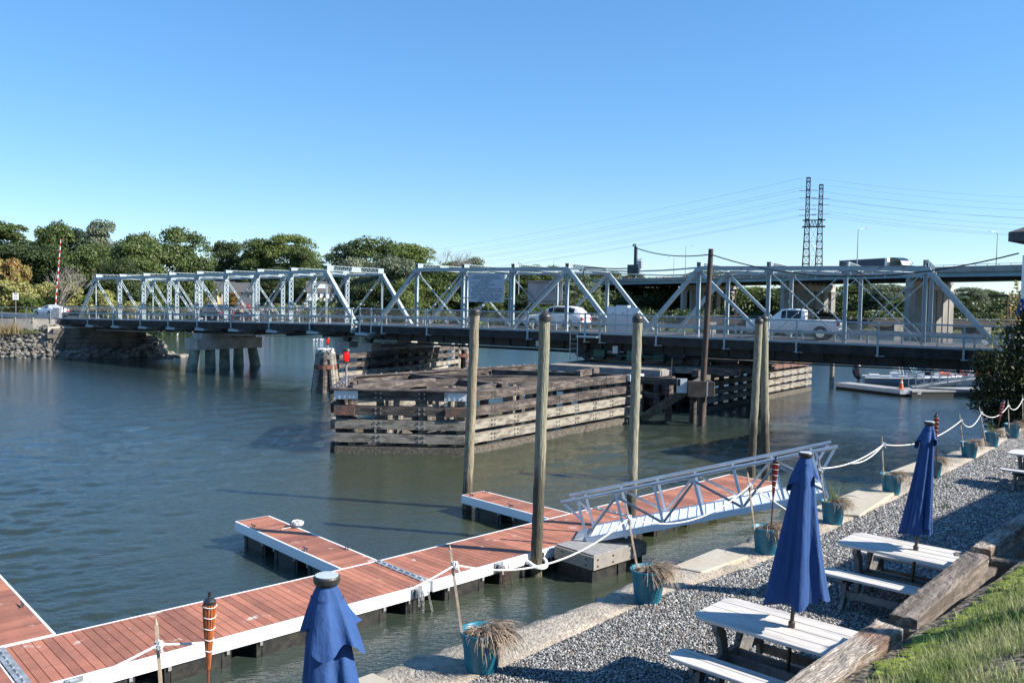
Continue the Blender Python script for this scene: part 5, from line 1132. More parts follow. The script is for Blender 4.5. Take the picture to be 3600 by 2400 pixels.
def umbrella(loc, top, label, seed, foot=(0, 0), prof=None, folds=6, twist=2.2, bottom=3.1, wtop=.075, wbot=.25, sx=1., shift=(0, 0), flo=.145, lean=0.):
    """closed market umbrella: pole, folded canopy, flounce, solar cap; z measured from the terrace"""
    r = empty('closed_umbrella', (loc[0], loc[1], TZ), 0, label, 'umbrella', 'closed blue umbrellas')
    H = top-TZ; B = bottom-TZ; rr = random.Random(seed); ph = [rr.uniform(0, 6.28) for _ in range(6)]
    def ax(z): t = z/H; return Vector((shift[0]*t, shift[1]*t, 0))
    part(r, 'pole', lambda mb: (mb.tube([ax(.02)+Vector((0, 0, .02)), ax(H-.05)+Vector((0, 0, H-.05))], .019, 12), mb.lathe([(.032, .745), (.032, .80), (.02, .81)], ax(.78), 12), mb.lathe([(.05, .0), (.04, .3), (.02, .31)], n=12)), mat('umbrella_pole', (.06, .05, .045), .4, .4))
    def cloth(mb, z0, z1, r0, r1, ph_, amp0, amp1, nz, tw, sagk, x0=0, pw=1.):
        n = 120; vs = []
        for i in range(nz+1):
            t = i/nz
            for j in range(n):
                th = 2*math.pi*j/n
                f = math.cos(folds*th+ph[0]+tw*t+.9*math.sin(th+ph[3]))*.6+math.cos(2*th+ph[1]-tw*.5*t)*.30+math.cos((folds*2+1)*th+ph[2]+tw*1.4*t+math.sin(2*th))*.2
                f = math.copysign(abs(f)**.6, f)+.35*math.cos(th+ph[5]+2*t); amp = amp0+(amp1-amp0)*t
                rad = r0+(r1-r0)*t**pw; rad = rad*(1+amp*f)
                zz = z0+(z1-z0)*t+(sagk*t**4*math.cos(4*th+ph[3])*.8+sagk*t**4*math.cos(th+ph[4]))
                c = ax(zz); vs.append((c.x+rad*math.cos(th)*sx+x0*t*t, c.y+rad*math.sin(th), zz))
        fs = [(i*n+j, i*n+(j+1) % n, (i+1)*n+(j+1) % n, (i+1)*n+j) for i in range(nz) for j in range(n)]
        mb.add(vs, fs)
    _o = part(r, 'canopy', lambda mb: (cloth(mb, H-.10, B, wtop, wbot, 0, .16, .46, 60, twist, .05, x0=lean, pw=1.1), cloth(mb, B, H-.2, wbot*.9, .03, 0, .34, .05, 8, 0, 0)), blue_f)
    smooth(_o)
    _o = part(r, 'flounce', lambda mb: cloth(mb, H-.045, H-.29, .045, flo, 1, .05, .26, 22, .8, .05, x0=lean*.3, pw=.85), blue_f)
    smooth(_o)
    c = ax(H)
    part(r, 'solar_cap', lambda mb: mb.lathe([(.03, -.055), (.055, -.045), (.064, -.03), (.066, -.008), (.06, 0)], c+Vector((0, 0, H)), 32), black_pl)
    part(r, 'solar_disc', lambda mb: mb.lathe([(.057, -.002), (.057, .003), (.001, .004)], c+Vector((0, 0, H)), 32, cap=False), mat('solar_disc_face', (.42, .46, .45), .35, 0, (.36, .4, .4), 60))
    return r
umbrella((-.85, 4.13), 4.55, 'nearest closed blue umbrella, cut by the bottom edge of the photo', 3, bottom=3.25, wtop=.075, wbot=.24, folds=5, twist=3.0, shift=(-.04, 0), flo=.145, lean=.14)
umbrella((2.68, 8.03), 4.53, 'closed blue umbrella standing in the near picnic table', 8, bottom=3.12, wtop=.07, wbot=.215, folds=5, twist=.9, shift=(.12, 0), sx=1.02, flo=.13, lean=.06)
umbrella((5.12, 10.72), 4.49, 'farther closed blue umbrella, leaning over the second picnic table', 14, bottom=3.08, wtop=.07, wbot=.165, folds=6, twist=1.8, shift=(.17, 0), sx=.95, flo=.13)

# ---------------------------------------------------------------- pots, stakes, torches, rope
def pot(loc, label, seed, hang=.5, n=170, rad=.225, green=0.):
    x, y = loc; rr = random.Random(seed); k = rad/.225
    r = empty('plant_pot', (x, y, TZ), rr.uniform(0, 6), label, 'plant pot', 'teal pots of dry grass along the sea wall')
    _o = part(r, 'tub', lambda mb: mb.lathe([(.02, .0), (.150*k, .0), (.158*k, .012), (.160*k, .05), (.168*k, .065), (.196*k, .335), (.203*k, .35), (.205*k, .37), (.222*k, .395), (.226*k, .42), (.218*k, .425), (.208*k, .405), (.2*k, .37), (.01, .36)], n=40, cap=False), teal)
    smooth(_o)
    part(r, 'soil', lambda mb: mb.lathe([(.2*k, .372), (.1, .385), (.01, .39)], n=20, cap=False), soil_m)
    def gr_(mb):
        wind = rr.uniform(0, 6.28) if seed % 3 else 5.6
        for i in range(n):
            a = rr.uniform(0, 6.28); q = rr.random()**.5*.12*k; wx = -r.rotation_euler.z-.4; p = Vector((math.cos(a)*q+.05*k*math.cos(wx), math.sin(a)*q+.05*k*math.sin(wx), .385)); b = a+rr.uniform(-.8, .8); hang_ = False
            if rr.random() < .6: b = wx+rr.gauss(0, .6); hang_ = True
            L_ = (rr.uniform(.14, .30) if hang_ else rr.uniform(.06, .15))*k; up = rr.uniform(.35, .95)*1.2; pts = [p]; d = Vector((math.cos(b)*.5, math.sin(b)*.5, up*1.6)).normalized(); cv = rr.uniform(.2, .5)
            for s_ in range(7):
                d = (d+Vector((math.cos(b)*.12+rr.uniform(-.12, .12), math.sin(b)*.12+rr.uniform(-.12, .12), -cv*1.15))).normalized(); pts.append(pts[-1]+d*L_*.22)
            mb.tube(pts, [.0048*k, .0046, .0044, .004, .0036, .003, .0024, .0012], 4, flat=.45, cap=False)
    part(r, 'dry_grass', gr_, straw)
    if green: part(r, 'green_blade', lambda mb: [mb.tube([(rr.uniform(-.12, .12), rr.uniform(-.12, .12), .38), (rr.uniform(-.14, .14), rr.uniform(-.14, .14), .6+rr.random()*.12)], [.004, .001], 4, cap=False) for _ in range(22)], grass_m)
    return r
PT = [((-.26, 8.68), 'nearest teal pot with a drooping clump of dry grass, beside the nearest umbrella', 1, .235), ((1.8, 10.82), 'second teal pot, below the gangway foot, grass spilling to its right', 2, .235), ((3.97, 13.0), 'teal pot holding a red torch and a stake at the head of the gangway', 3, .225),
      ((5.69, 14.85), 'teal pot just right of the middle umbrella, next to the large smooth slab', 4, .22), ((7.85, 17.4), 'teal pot halfway between the middle and right-hand umbrellas', 5, .225), ((11.82, 21.84), 'teal pot just right of the top of the right-hand umbrella', 6, .225),
      ((13.46, 23.75), 'bushy shaded teal pot in front of the big shrub', 7, .225), ((15.07, 25.5), 'last teal pot by the shrub at the right edge', 8, .225), ((-2.62, 6.35), 'teal pot below the left stake, just out of view', 9, .225), ((9.6, 19.2), 'teal pot hidden behind the right-hand umbrella', 10, .2)]
for l, lb, s_, rd in PT: pot(l, lb, s_, rad=rd, n=520 if s_ < 3 else 320, green=1 if s_ in (4, 7) else 0)
ST = [((-2.65, 6.5, 2.4), (-2.72, 6.5, 3.4), 'left stake, against the near dock section'), ((-.46, 8.62, 2.45), (-.6, 8.6, 3.41), 'stake in the nearest teal pot'), ((1.68, 10.9, 2.45), (1.5, 10.9, 3.34), 'stake in the second teal pot'),
      ((3.76, 12.9, 2.45), (3.62, 12.9, 3.37), 'stake beside the red torch'), ((5.52, 14.75, 2.45), (5.37, 14.75, 3.29), 'stake just right of the middle umbrella'), ((7.64, 17.3, 2.45), (7.57, 17.3, 3.31), 'stake halfway between the middle and right-hand umbrellas'),
      ((11.48, 21.5, 2.45), (11.35, 21.5, 3.3), 'stake just right of the top of the right-hand umbrella'), ((12.76, 22.8, 2.45), (12.56, 22.8, 3.32), 'leaning stake in front of the big shrub'), ((14.68, 25.0, 2.45), (14.61, 25.0, 3.28), 'last stake at the right edge'), ((16.4, 27.2, 2.45), (16.35, 27.2, 3.25), 'stake beyond the right edge')]
for a, b, lb in ST:
    m_ = MB(); a, b = Vector(a), Vector(b); d = (b-a).normalized(); m_.beam(a, b-d*.03, .026, .018, up=(.3, -1, 0)); m_.tube([b-d*.03, b+d*.02], [.013, .002], 4)
    tag(m_.build('rope_stake', stakew if b.y < 13.5 else tanw), 'thin wooden '+lb, 'stake', 'stakes carrying the white rope')
KN = [Vector(k) for k in ((-2.7, 6.5, 3.21), (-.54, 8.6, 3.22), (1.54, 10.9, 3.15), (3.66, 12.9, 3.18), (5.4, 14.75, 3.11), (7.61, 17.3, 3.14), (11.4, 21.5, 3.11), (12.63, 22.8, 3.16), (14.63, 25.0, 3.12), (16.37, 27.2, 3.1))]
rp_ = empty('rope_line', (0, 0, 0), 0, 'white rope slung from stake to stake along the sea wall', 'rope')
sags = [.20, .28, .27, .0, .12, .22, .26, .22, .22]
for i in range(9):
    if i == 3: continue
    def rs(mb):
        pts = sag(KN[i], KN[i+1], sags[i], 26); mb.tube(pts, .0105 if i < 3 else .012, 6)
    part(rp_, 'rope_span', rs, rope)
part(rp_, 'rope_span', lambda mb: mb.tube(sag((-6, 3.2, 3.2), KN[0], .3, 20), .0105, 6), rope)
part(rp_, 'rope_span', lambda mb: (mb.tube(sag(KN[3], (4.75, 13.9, 2.45), .0, 8), .011, 6), mb.tube(sag((6.35, 15.9, 3.0), KN[5], .12, 16), .012, 6)), rope)
for i, k in enumerate(KN):
    def kn(mb):
        rr = random.Random(i)
        for _ in range(5): 
            c = k+Vector((rr.uniform(-.015, .02), -.012, rr.uniform(-.02, .02))); t0 = rr.uniform(0, 3)
            mb.tube([c+Vector((math.cos(t+t0)*.022, math.sin(t*1.3)*.015, math.sin(t+t0)*.02)) for t in [j*.8 for j in range(8)]], .009, 5)
        mb.tube([k, k+Vector((.03, -.02, -.04)), k+Vector((.045, -.02, -.07))], .009, 5)
    part(rp_, 'knot', kn, rope)
def torch(top, foot, m, label):
    t, f = Vector(top), Vector(foot); d = (t-f); L_ = d.length; d.normalize(); r = empty('garden_torch', foot, 0, label, 'torch', 'bamboo garden torches in the pots')
    P = lambda s: d*s
    part(r, 'pole', lambda mb: mb.tube([P(0), P(L_-.30)], .012, 8), mat('torch_pole', (.16, .05, .03), .5, 0, (.06, .02, .015), 9, stretch=(1, 1, .3)) if m is bambo else mat('torch_pole_dark', (.07, .03, .025), .5))
    def basket(mb):
        for j in range(14):
            a = 2*math.pi*j/14; pts = []
            for s_, rd in ((L_-.62, .012), (L_-.50, .02), (L_-.36, .030), (L_-.22, .040), (L_-.10, .045)): pts.append(P(s_)+Vector((math.cos(a)*rd, math.sin(a)*rd, 0)))
            mb.tube(pts, [.004, .0055, .0075, .009, .010], 5)
    part(r, 'bamboo_basket', basket, m)
    part(r, 'binding', lambda mb: [mb.tube([P(s_)+Vector((math.cos(a)*rd, math.sin(a)*rd, .006*math.sin(a*2))) for a in [k*math.pi/6 for k in range(13)]], .004, 4, cap=False) for s_, rd in ((L_-.115, .055), (L_-.20, .050), (L_-.29, .044), (L_-.38, .036), (L_-.47, .029))], rope)
    part(r, 'oil_can', lambda mb: mb.lathe([(.048, -.10), (.05, -.075), (.038, -.06), (.02, -.045), (.014, -.04), (.014, .0), (.01, .0)], P(L_), 16), blackp)
torch((-2.34, 6.6, 3.60), (-2.36, 6.6, 2.35), bambo, 'large amber bamboo torch in front of the near dock section')
torch((4.05, 12.92, 3.63), (4.02, 12.95, 2.47), bambo_r, 'red bamboo torch in the pot at the head of the gangway')
torch((9.26, 18.5, 3.66), (9.35, 18.55, 2.2), bambo_r, 'torch just behind the right-hand umbrella')
torch((13.9, 24.0, 3.42), (13.7, 23.9, 2.45), bambo_r, 'leaning torch in front of the big shrub')
ch = empty('steel_chain', (4.9, 13.9, TZ), 0, 'short galvanised chain and ring on the gravel beside the pot right of the middle umbrella', 'chain')
def chn(mb):
    for j in range(14):
        c = Vector((j*.045, .03*math.sin(j*.9)-j*.03, .03)); a = j % 2
        mb.tube([c+Vector((math.cos(t)*.035, math.sin(t)*.02*(1-a), math.sin(t)*.02*a)) for t in [k*math.pi/4 for k in range(9)]], .008, 5, cap=False)
part(ch, 'link', chn, galv); part(ch, 'ring', lambda mb: mb.tube([(math.cos(t)*.06, .05, .08+math.sin(t)*.06) for t in [k*math.pi/8 for k in range(17)]], .011, 6, cap=False), galv)
# tufts of weeds in the gravel
wm = leafmat('weed_leaf', (.07, .12, .05), (.16, .2, .08), .3, 8)
for (x, y, lb) in ((8.7, 18.2, 'tuft of weeds in the gravel left of the farthest table'), (9.3, 18.0, 'second tuft of weeds nearest the farthest table'), (8.35, 16.2, 'small weed in the gravel between right-hand umbrella and farthest table')):
    rr = random.Random(int(x*10)); m_ = MB()
    for _ in range(26): a = rr.uniform(0, 6.28); q = rr.uniform(0, .16); m_.tube([(x+math.cos(a)*q, y+math.sin(a)*q, TZ), (x+math.cos(a)*q*1.3, y+math.sin(a)*q*1.3, TZ+rr.uniform(.06, .2))], [.005, .001], 4, cap=False)
    tag(m_.build('weed_tuft', wm), lb, 'weed', 'weeds in the gravel')
# ---------------------------------------------------------------- vehicles
def vehicle(name, loc, rz, label, cat, st, wheels, paint, glass, lights=True, wr=.36, ww=.24, tail=(.5, .02, .02), group=None):
    """st: stations (x, z_bottom, z_shoulder, z_top, half-widths bottom/shoulder/top), nose at low x; glass: list of (kind, i, j)"""
    r = empty(name, loc, rz, label, cat, group)
    def ring(q):
        x, zb, zs, zt, wb, ws, wt = q; zm = zb+(zs-zb)*.45
        return [(x, -wb, zb), (x, -ws, zm), (x, -ws*.985, zs-.04), (x, -(ws*.96), zs), (x, -wt, zt-.04), (x, -wt*.8, zt), (x, 0, zt+.015), (x, wt*.8, zt), (x, wt, zt-.04), (x, ws*.96, zs), (x, ws*.985, zs-.04), (x, ws, zm), (x, wb, zb)]
    mb = MB(); vs = []; k = 13
    for q in st: vs += ring(q)
    fs = [(i*k+j, i*k+j+1, (i+1)*k+j+1, (i+1)*k+j) for i in range(len(st)-1) for j in range(k-1)]+[(i*k+k-1, i*k, (i+1)*k, (i+1)*k+k-1) for i in range(len(st)-1)]
    fs += [tuple(range(k)), tuple(range((len(st)-1)*k, len(st)*k))[::-1]]
    mb.add(vs, fs); b = mb.build('body', paint, r, smooth=True)
    def side(i, j, f0=.14, f1=.90, g=.03):     # side glass between stations i..j
        for s in (-1, 1):
            P = []
            for q, ins in ((st[i], g), (st[j], -g)):
                a, c = ring(q)[3], ring(q)[4]; lo = Vector(a).lerp(Vector(c), f0); hi = Vector(a).lerp(Vector(c), f1)
                for v in (lo, hi): P.append(Vector((v.x+ins, v.y if s < 0 else -v.y, v.z)))
            off = Vector((0, s*.012, .004)); yield [p+off for p in (P[0], P[2], P[3], P[1])]
    for kind, i, j in glass:
        def gl(mb):
            if kind == 'side':
                for P in side(i, j): mb.add(P+[p-Vector((0, .01 if P[0].y > 0 else -.01, 0)) for p in P], [(0, 1, 2, 3), (7, 6, 5, 4), (0, 4, 5, 1), (2, 6, 7, 3)])
            else:
                A_, B_ = ring(st[i]), ring(st[j]); up = Vector((0, 0, .012)); P = [Vector(A_[4]), Vector(A_[8]), Vector(B_[8]), Vector(B_[4])]; c = sum(P, Vector())/4
                n_ = (P[1]-P[0]).cross(P[3]-P[0]).normalized(); n_ = n_ if n_.z > 0 else -n_
                P = [c+(p-c)*.92+n_*.03 for p in P]; mb.add(P+[p-n_*.02 for p in P], [(0, 1, 2, 3), (7, 6, 5, 4), (0, 4, 5, 1), (1, 5, 6, 2), (2, 6, 7, 3), (3, 7, 4, 0)])
        part(r, 'window' if kind == 'side' else 'windscreen', gl, glassd)
    hw_ = max(q[5] for q in st)
    for x in wheels:
        for s in (-1, 1):
            y = s*(hw_-.10); wl = part(r, 'wheel', lambda mb: mb.tube([(x, y-ww/2, wr), (x, y-ww*.35, wr), (x, y+ww*.35, wr), (x, y+ww/2, wr)], [wr*.93, wr, wr, wr*.93], 24), rubber)
            part(wl, 'rim', lambda mb: (mb.tube([(x, y+s*(ww/2-.01), wr), (x, y+s*(ww/2+.012), wr)], [wr*.66, wr*.62], 20), [mb.beam((x+math.cos(t)*.05, y+s*(ww/2+.016), wr+math.sin(t)*.05), (x+math.cos(t)*wr*.6, y+s*(ww/2+.016), wr+math.sin(t)*wr*.6), .02, .05, up=(0, 1, 0)) for t in [a*1.2566 for a in range(5)]]), chrome)
            part(r, 'wheel_arch', lambda mb: mb.tube([(x, s*(hw_-.02), wr+.02), (x, s*(hw_+.004), wr+.02)], [wr*1.17]*2, 24), blackp)
    xf, xr = st[0][0], st[-1][0]; zs = st[1][2]
    if lights:
        for s in (-1, 1):
            part(r, 'headlight', lambda mb: mb.box((xf+.10, s*(st[0][5]-.18), zs-.12), (.22, .30, .14)), galv)
            part(r, 'tail_light', lambda mb: mb.box((xr-.05, s*(st[-1][5]-.10), st[-1][2]-.16), (.16, .30, .22)), redp)
            part(r, 'mirror', lambda mb: mb.box((st[3][0]+.25, s*(hw_+.08), st[3][2]+.08), (.14, .2, .14)), paint)
        part(r, 'bumper', lambda mb: (mb.box((xf-.02, 0, .42), (.10, st[0][5]*1.9, .26)), mb.box((xr+.02, 0, .45), (.10, st[-1][5]*1.9, .22))), blackp)
        part(r, 'door_line', lambda mb: [mb.box((x, s*(hw_+.002), .78), (.012, .008, .62)) for x in ((wheels[0]+wheels[1])/2-.7, (wheels[0]+wheels[1])/2+.25, wheels[1]-.42) for s in (-1, 1)]+[mb.box((x, s*(hw_+.012), .98), (.16, .02, .03)) for x in ((wheels[0]+wheels[1])/2+.1, wheels[1]-.6) for s in (-1, 1)], mat('door_gap', (.1, .1, .1), .5))
        part(r, 'number_plate', lambda mb: mb.box((xr+.075, 0, .62), (.01, .32, .16)), whitep)
    return r
SUV = [(0, .42, .80, .86, .70, .80, .62), (.12, .28, .92, .98, .80, .90, .72), (1.0, .25, 1.00, 1.08, .86, .95, .78), (1.42, .25, 1.03, 1.14, .87, .96, .80), (2.15, .25, 1.05, 1.66, .87, .97, .64), (2.6, .25, 1.06, 1.74, .87, .97, .66), (3.75, .25, 1.08, 1.74, .87, .97, .66), (4.35, .28, 1.10, 1.66, .86, .95, .64), (4.85, .32, 1.10, 1.22, .84, .92, .70), (4.98, .42, .98, 1.0, .78, .84, .70)]
suv = vehicle('suv', L1(-27.75, 3.6, zd1(-25)+.0), -A1, 'white SUV with dark roof glass crossing the swing truss left of the white cabinets', 'car', SUV, (.92, 3.85), whitep, [('side', 4, 5), ('side', 5, 6), ('side', 6, 7), ('top', 3, 4), ('top', 7, 8)])
part(suv, 'roof_rail', lambda mb: [mb.beam((2.3, s*.6, 1.78), (4.2, s*.6, 1.78), .04, .04) for s in (-1, 1)], blackp)
PK = [(0, .55, 1.05, 1.10, .74, .84, .68), (.12, .42, 1.14, 1.20, .86, .95, .80), (1.1, .40, 1.20, 1.28, .90, .99, .84), (1.55, .40, 1.22, 1.34, .90, 1.0, .86), (2.25, .40, 1.24, 1.92, .90, 1.0, .70), (2.6, .40, 1.25, 1.97, .90, 1.0, .72), (3.55, .40, 1.26, 1.95, .90, 1.0, .72), (3.75, .40, 1.26, 1.86, .90, 1.0, .72), (3.80, .40, 1.24, 1.30, .90, 1.0, .9), (5.75, .45, 1.24, 1.30, .90, .99, .9), (5.86, .55, 1.20, 1.26, .88, .96, .88)]
pk = vehicle('pickup_truck', L1(-10.75, 3.4, zd1(-8)+.0), -A1, 'white pickup truck with a black rack behind the cab, on the swing truss', 'pickup truck', PK, (1.0, 4.75), whitep, [('side', 4, 5), ('side', 5, 6), ('top', 3, 4)], wr=.41)
part(pk, 'headache_rack', lambda mb: (mb.box((3.95, 0, 1.62), (.05, 1.7, .05)), mb.box((3.95, 0, 1.95), (.05, 1.7, .05)), [mb.box((3.95, -.8+i*.2, 1.62), (.04, .06, .7)) for i in range(9)], [mb.beam((3.95, s*.8, 1.95), (4.3, s*.8, 1.35), .05, .05) for s in (-1, 1)]), blackp)
part(pk, 'bed_floor', lambda mb: mb.box((4.8, 0, 1.325), (1.85, 1.5, .02)), blackp); part(pk, 'rear_bumper', lambda mb: mb.box((5.98, 0, .62), (.14, 1.8, .2)), chrome)
CP = [(0, .38, .62, .68, .66, .78, .6), (.14, .24, .76, .82, .80, .90, .70), (1.1, .20, .86, .92, .86, .95, .76), (1.6, .20, .90, .98, .86, .96, .78), (2.35, .20, .93, 1.34, .86, .97, .58), (2.8, .20, .94, 1.40, .86, .97, .58), (3.3, .20, .96, 1.37, .86, .97, .56), (4.35, .24, .98, 1.06, .86, .96, .70), (4.85, .30, .94, .98, .82, .90, .70), (4.98, .42, .85, .88, .74, .82, .66)]
vehicle('coupe', (-55.9, 101.1, 3.36), R(145-180), 'white low coupe driving off the left end of the bridge', 'car', CP, (.95, 3.9), whitep, [('side', 4, 5), ('side', 5, 6), ('top', 3, 4), ('top', 6, 7)], wr=.34)
darkp = mat('dark_car_paint', (.012, .014, .022), .25, 0, coat=.7)
DK = [(0, .42, .78, .84, .70, .80, .62), (.12, .28, .90, .96, .80, .90, .72), (1.1, .25, .98, 1.06, .86, .95, .78), (1.5, .25, 1.0, 1.10, .87, .95, .80), (2.2, .25, 1.03, 1.55, .87, .95, .62), (2.7, .25, 1.03, 1.62, .87, .95, .64), (3.9, .25, 1.05, 1.60, .87, .95, .64), (4.75, .32, 1.05, 1.12, .84, .92, .70), (4.9, .42, .95, 1.0, .78, .84, .70)]
vehicle('dark_car', L2(-28.6, 3.6, zd2(-26)), -A2, 'black car crossing the laced-post truss on the left behind the mesh', 'car', DK, (.92, 3.85), darkp, [('side', 4, 5), ('side', 5, 6), ('top', 3, 4), ('top', 6, 7)])
for s, n, lb in ((-167, 9, 'small dark car on the viaduct left of the far street lamp'), (-147, 12, 'second small dark car on the viaduct, farther right')):
    vehicle('dark_car', L3(s, n, 13.2+hz(s)), -A3, lb, 'car', DK, (.92, 3.85), darkp, [('side', 4, 5), ('side', 5, 6)], lights=False, group=None)
navy = mat('navy_trailer', (.018, .03, .065), .4, 0, var=.03)
tr = empty('lorry', L3(-29.5, 4.6, 13.2+hz(-20)), -A3, 'semi truck with a long navy trailer and black cab driving right on the viaduct', 'lorry')
tr.scale = (1, 1, .8)
part(tr, 'trailer', lambda mb: mb.box((7.2, 0, 2.65), (14.4, 2.5, 2.9)), navy)
part(tr, 'trailer_edge', lambda mb: (mb.box((7.2, 0, 4.12), (14.5, 2.56, .10)), mb.box((14.42, 0, 2.65), (.14, 2.54, 2.9)), mb.box((14.1, -1.26, 2.65), (.5, .02, 2.85)), mb.box((7.2, 0, 1.18), (14.4, 2.54, .08))), whitep)
part(tr, 'cab', lambda mb: mb.slaby([(15.2, .9), (20.6, .9), (20.7, 1.7), (18.6, 2.15), (18.1, 3.2), (17.4, 3.85), (16.4, 4.15), (15.2, 4.2)], -1.2, 1.2), blackp)
part(tr, 'cab_window', lambda mb: mb.slaby([(17.1, 2.3), (18.3, 2.3), (17.95, 3.1), (17.1, 3.1)], -1.215, 1.215), glassd)
part(tr, 'mirror', lambda mb: [mb.box((18.7, s*1.45, 2.7), (.15, .2, .5)) for s in (-1, 1)], chrome)
for x in (1.2, 2.5, 15.8, 17, 19.6):
    for s in (-1, 1): part(tr, 'wheel', lambda mb: mb.tube([(x, s*1.2, .52), (x, s*.85, .52)], .52, 16), rubber)

# ---------------------------------------------------------------- barrier gate, speed sign
bg_ = empty('road_barrier', (-51.4, 96.0, 3.3), 0, 'raised red and white striped barrier arm above the white coupe', 'barrier')
part(bg_, 'housing', lambda mb: (mb.box((.2, 0, .6), (.7, .6, 1.2)), mb.beam((-.3, -.2, 1.35), (1.3, .2, 1.35), .1, .1), mb.beam((1.3, .2, 1.35), (1.1, .2, .4), .07, .07)), galv)
_p0, _p1 = Vector((0, 0, 1.35)), Vector((.66, 0, 8.85))
for i in range(19):
    part(bg_, 'arm_stripe', lambda mb: mb.beam(_p0.lerp(_p1, i/19), _p0.lerp(_p1, (i+1)/19), .085*(1-.02*i)+.02, .08, up=(0, 1, 0)), redp if i % 2 else whitep)
part(bg_, 'arm_light', lambda mb: [mb.box(_p0.lerp(_p1, t)+Vector((.12, 0, 0)), (.1, .1, .12)) for t in (.33, .66, .99)], redp)
ss = empty('speed_limit_sign', (-64.0, 110, 3.3), R(15), 'white speed limit 25 sign beside the road at the left', 'sign')
part(ss, 'pole', lambda mb: mb.beam((0, 0, -.6), (0, 0, 3.2), .07, .06, up=(0, 1, 0)), tanw); part(ss, 'panel', lambda mb: mb.box((0, -.05, 2.35), (.68, .02, .86)), whitep)
for t, z, wd, h in (("SPEED", 2.63, .46, .11), ("LIMIT", 2.47, .40, .11), ("25", 2.06, .42, .30)):
    me, co = text_obj('t', t, None, wd, h, blackp, None, al='c'); mb = MB(); mb.add([(c[0], -.064-c[2], c[1]+z) for c in co], [tuple(p.vertices) for p in me.polygons]); mb.build('lettering', blackp, ss)

# ---------------------------------------------------------------- boats and marina float beyond the bridge
def boat(loc, rz, L_, hullm, label, arch=True, seats=whitep, motor=True):
    r = empty('motor_boat', loc, rz, label, 'boat'); n = 14; vs = []
    for i in range(n+1):
        t = i/n; x = L_*t; bw = L_*.165*(1-max(0, (t-.45)/.55)**2.4)+.01; sh = .72+.28*t*t; kz = -.15+.75*max(0, (t-.72)/.28)**2
        vs += [(x, -bw, sh), (x, -bw*.86, sh*.45), (x, -bw*.70, kz+.12), (x, 0, kz), (x, bw*.7, kz+.12), (x, bw*.86, sh*.45), (x, bw, sh)]
    fs = [(i*7+j, i*7+j+1, (i+1)*7+j+1, (i+1)*7+j) for i in range(n) for j in range(6)]+[tuple(range(7))]
    mb = MB(); mb.add(vs, fs); mb.build('hull', hullm, r, smooth=True)
    def gun(mb):
        for s in (0, 6): mb.tube([Vector(vs[i*7+s])+Vector((0, 0, .02)) for i in range(n+1)], .05, 6)
        mb.add([(v[0], v[1]*.97, .42+.28*(v[0]/L_)**2) for i in range(n+1) for v in (vs[i*7], vs[i*7+6])], [(i*2, i*2+1, i*2+3, i*2+2) for i in range(n)])
        a = int(n*.62); P = [vs[i*7] for i in range(a, n+1)]; Q = [vs[i*7+6] for i in range(a, n+1)]; mb.add(P+Q, [(i, i+1, len(P)+i+1, len(P)+i) for i in range(len(P)-1)])
    part(r, 'gunwale', gun, whitep)
    part(r, 'seat', lambda mb: (mb.box((.75, 0, .75), (.7, L_*.25, .35)), mb.box((L_*.32, -.35, .8), (.5, .5, .6)), mb.box((L_*.32, .35, .8), (.5, .5, .6)), mb.box((L_*.53, .4, .85), (1.0, .7, .75)), mb.box((L_*.53, -.4, .85), (1.0, .7, .75))), seats)
    def ws(mb):
        for a, b in (((L_*.50, -.95, 1.0), (L_*.46, -.8, 1.55)), ((L_*.50, .95, 1.0), (L_*.46, .8, 1.55)), ((L_*.62, -.5, 1.05), (L_*.52, -.45, 1.6)), ((L_*.62, .5, 1.05), (L_*.52, .45, 1.6))): mb.beam(a, b, .05, .05)
    part(r, 'windscreen_frame', ws, whitep)
    part(r, 'windscreen', lambda mb: (mb.add([(L_*.62, -.5, 1.05), (L_*.62, .5, 1.05), (L_*.52, .45, 1.6), (L_*.52, -.45, 1.6)], [(0, 1, 2, 3)]), mb.add([(L_*.62, -.5, 1.05), (L_*.5, -.95, 1.0), (L_*.46, -.8, 1.55), (L_*.52, -.45, 1.6)], [(0, 1, 2, 3)]), mb.add([(L_*.62, .5, 1.05), (L_*.5, .95, 1.0), (L_*.46, .8, 1.55), (L_*.52, .45, 1.6)], [(0, 1, 2, 3)])), mat('tinted_screen', (.05, .14, .17), .1, 0, spec=.8))
    if arch: part(r, 'tower', lambda mb: [(mb.tube([(L_*.40, s*.95, .95), (L_*.37, s*.85, 1.9), (L_*.34, s*.7, 2.35)], .035, 6), mb.tube([(L_*.56, s*.95, .95), (L_*.42, s*.8, 2.2), (L_*.34, s*.7, 2.35)], .035, 6)) for s in (-1, 1)]+[mb.tube([(L_*.34, -.7, 2.35), (L_*.34, .7, 2.35)], .04, 6)], whitep)
    if motor:
        part(r, 'outboard_motor', lambda mb: mb.tube([(-.25, 0, .55), (-.42, 0, .8), (-.5, 0, 1.15), (-.42, 0, 1.5), (-.22, 0, 1.62)], [.14, .27, .34, .30, .1], 14), mat('motor_cowl', (.05, .055, .065), .25, .3))
        part(r, 'motor_leg', lambda mb: mb.box((-.35, 0, .2), (.22, .14, 1.0)), galv)
    return r
hullb = mat('blue_grey_hull', (.12, .19, .27), .3, 0, coat=.5)
boat((26.3, 63.6, .1), R(-17), 6.6, hullb, 'blue-grey hulled boat with a dark outboard moored beyond the bridge at the right')
boat((33.0, 66.5, .1), R(-25), 6.4, whitep, 'white boat with orange cushions behind the blue-hulled boat', seats=orange)
boat((37.0, 69.5, .1), R(-30), 6.4, whitep, 'second white boat farther right, mostly hidden by the shrub', arch=False)
md = empty('marina_float', (25.0, 62.6, 0), 0, 'grey floating pontoon beside the boats beyond the bridge', 'dock')
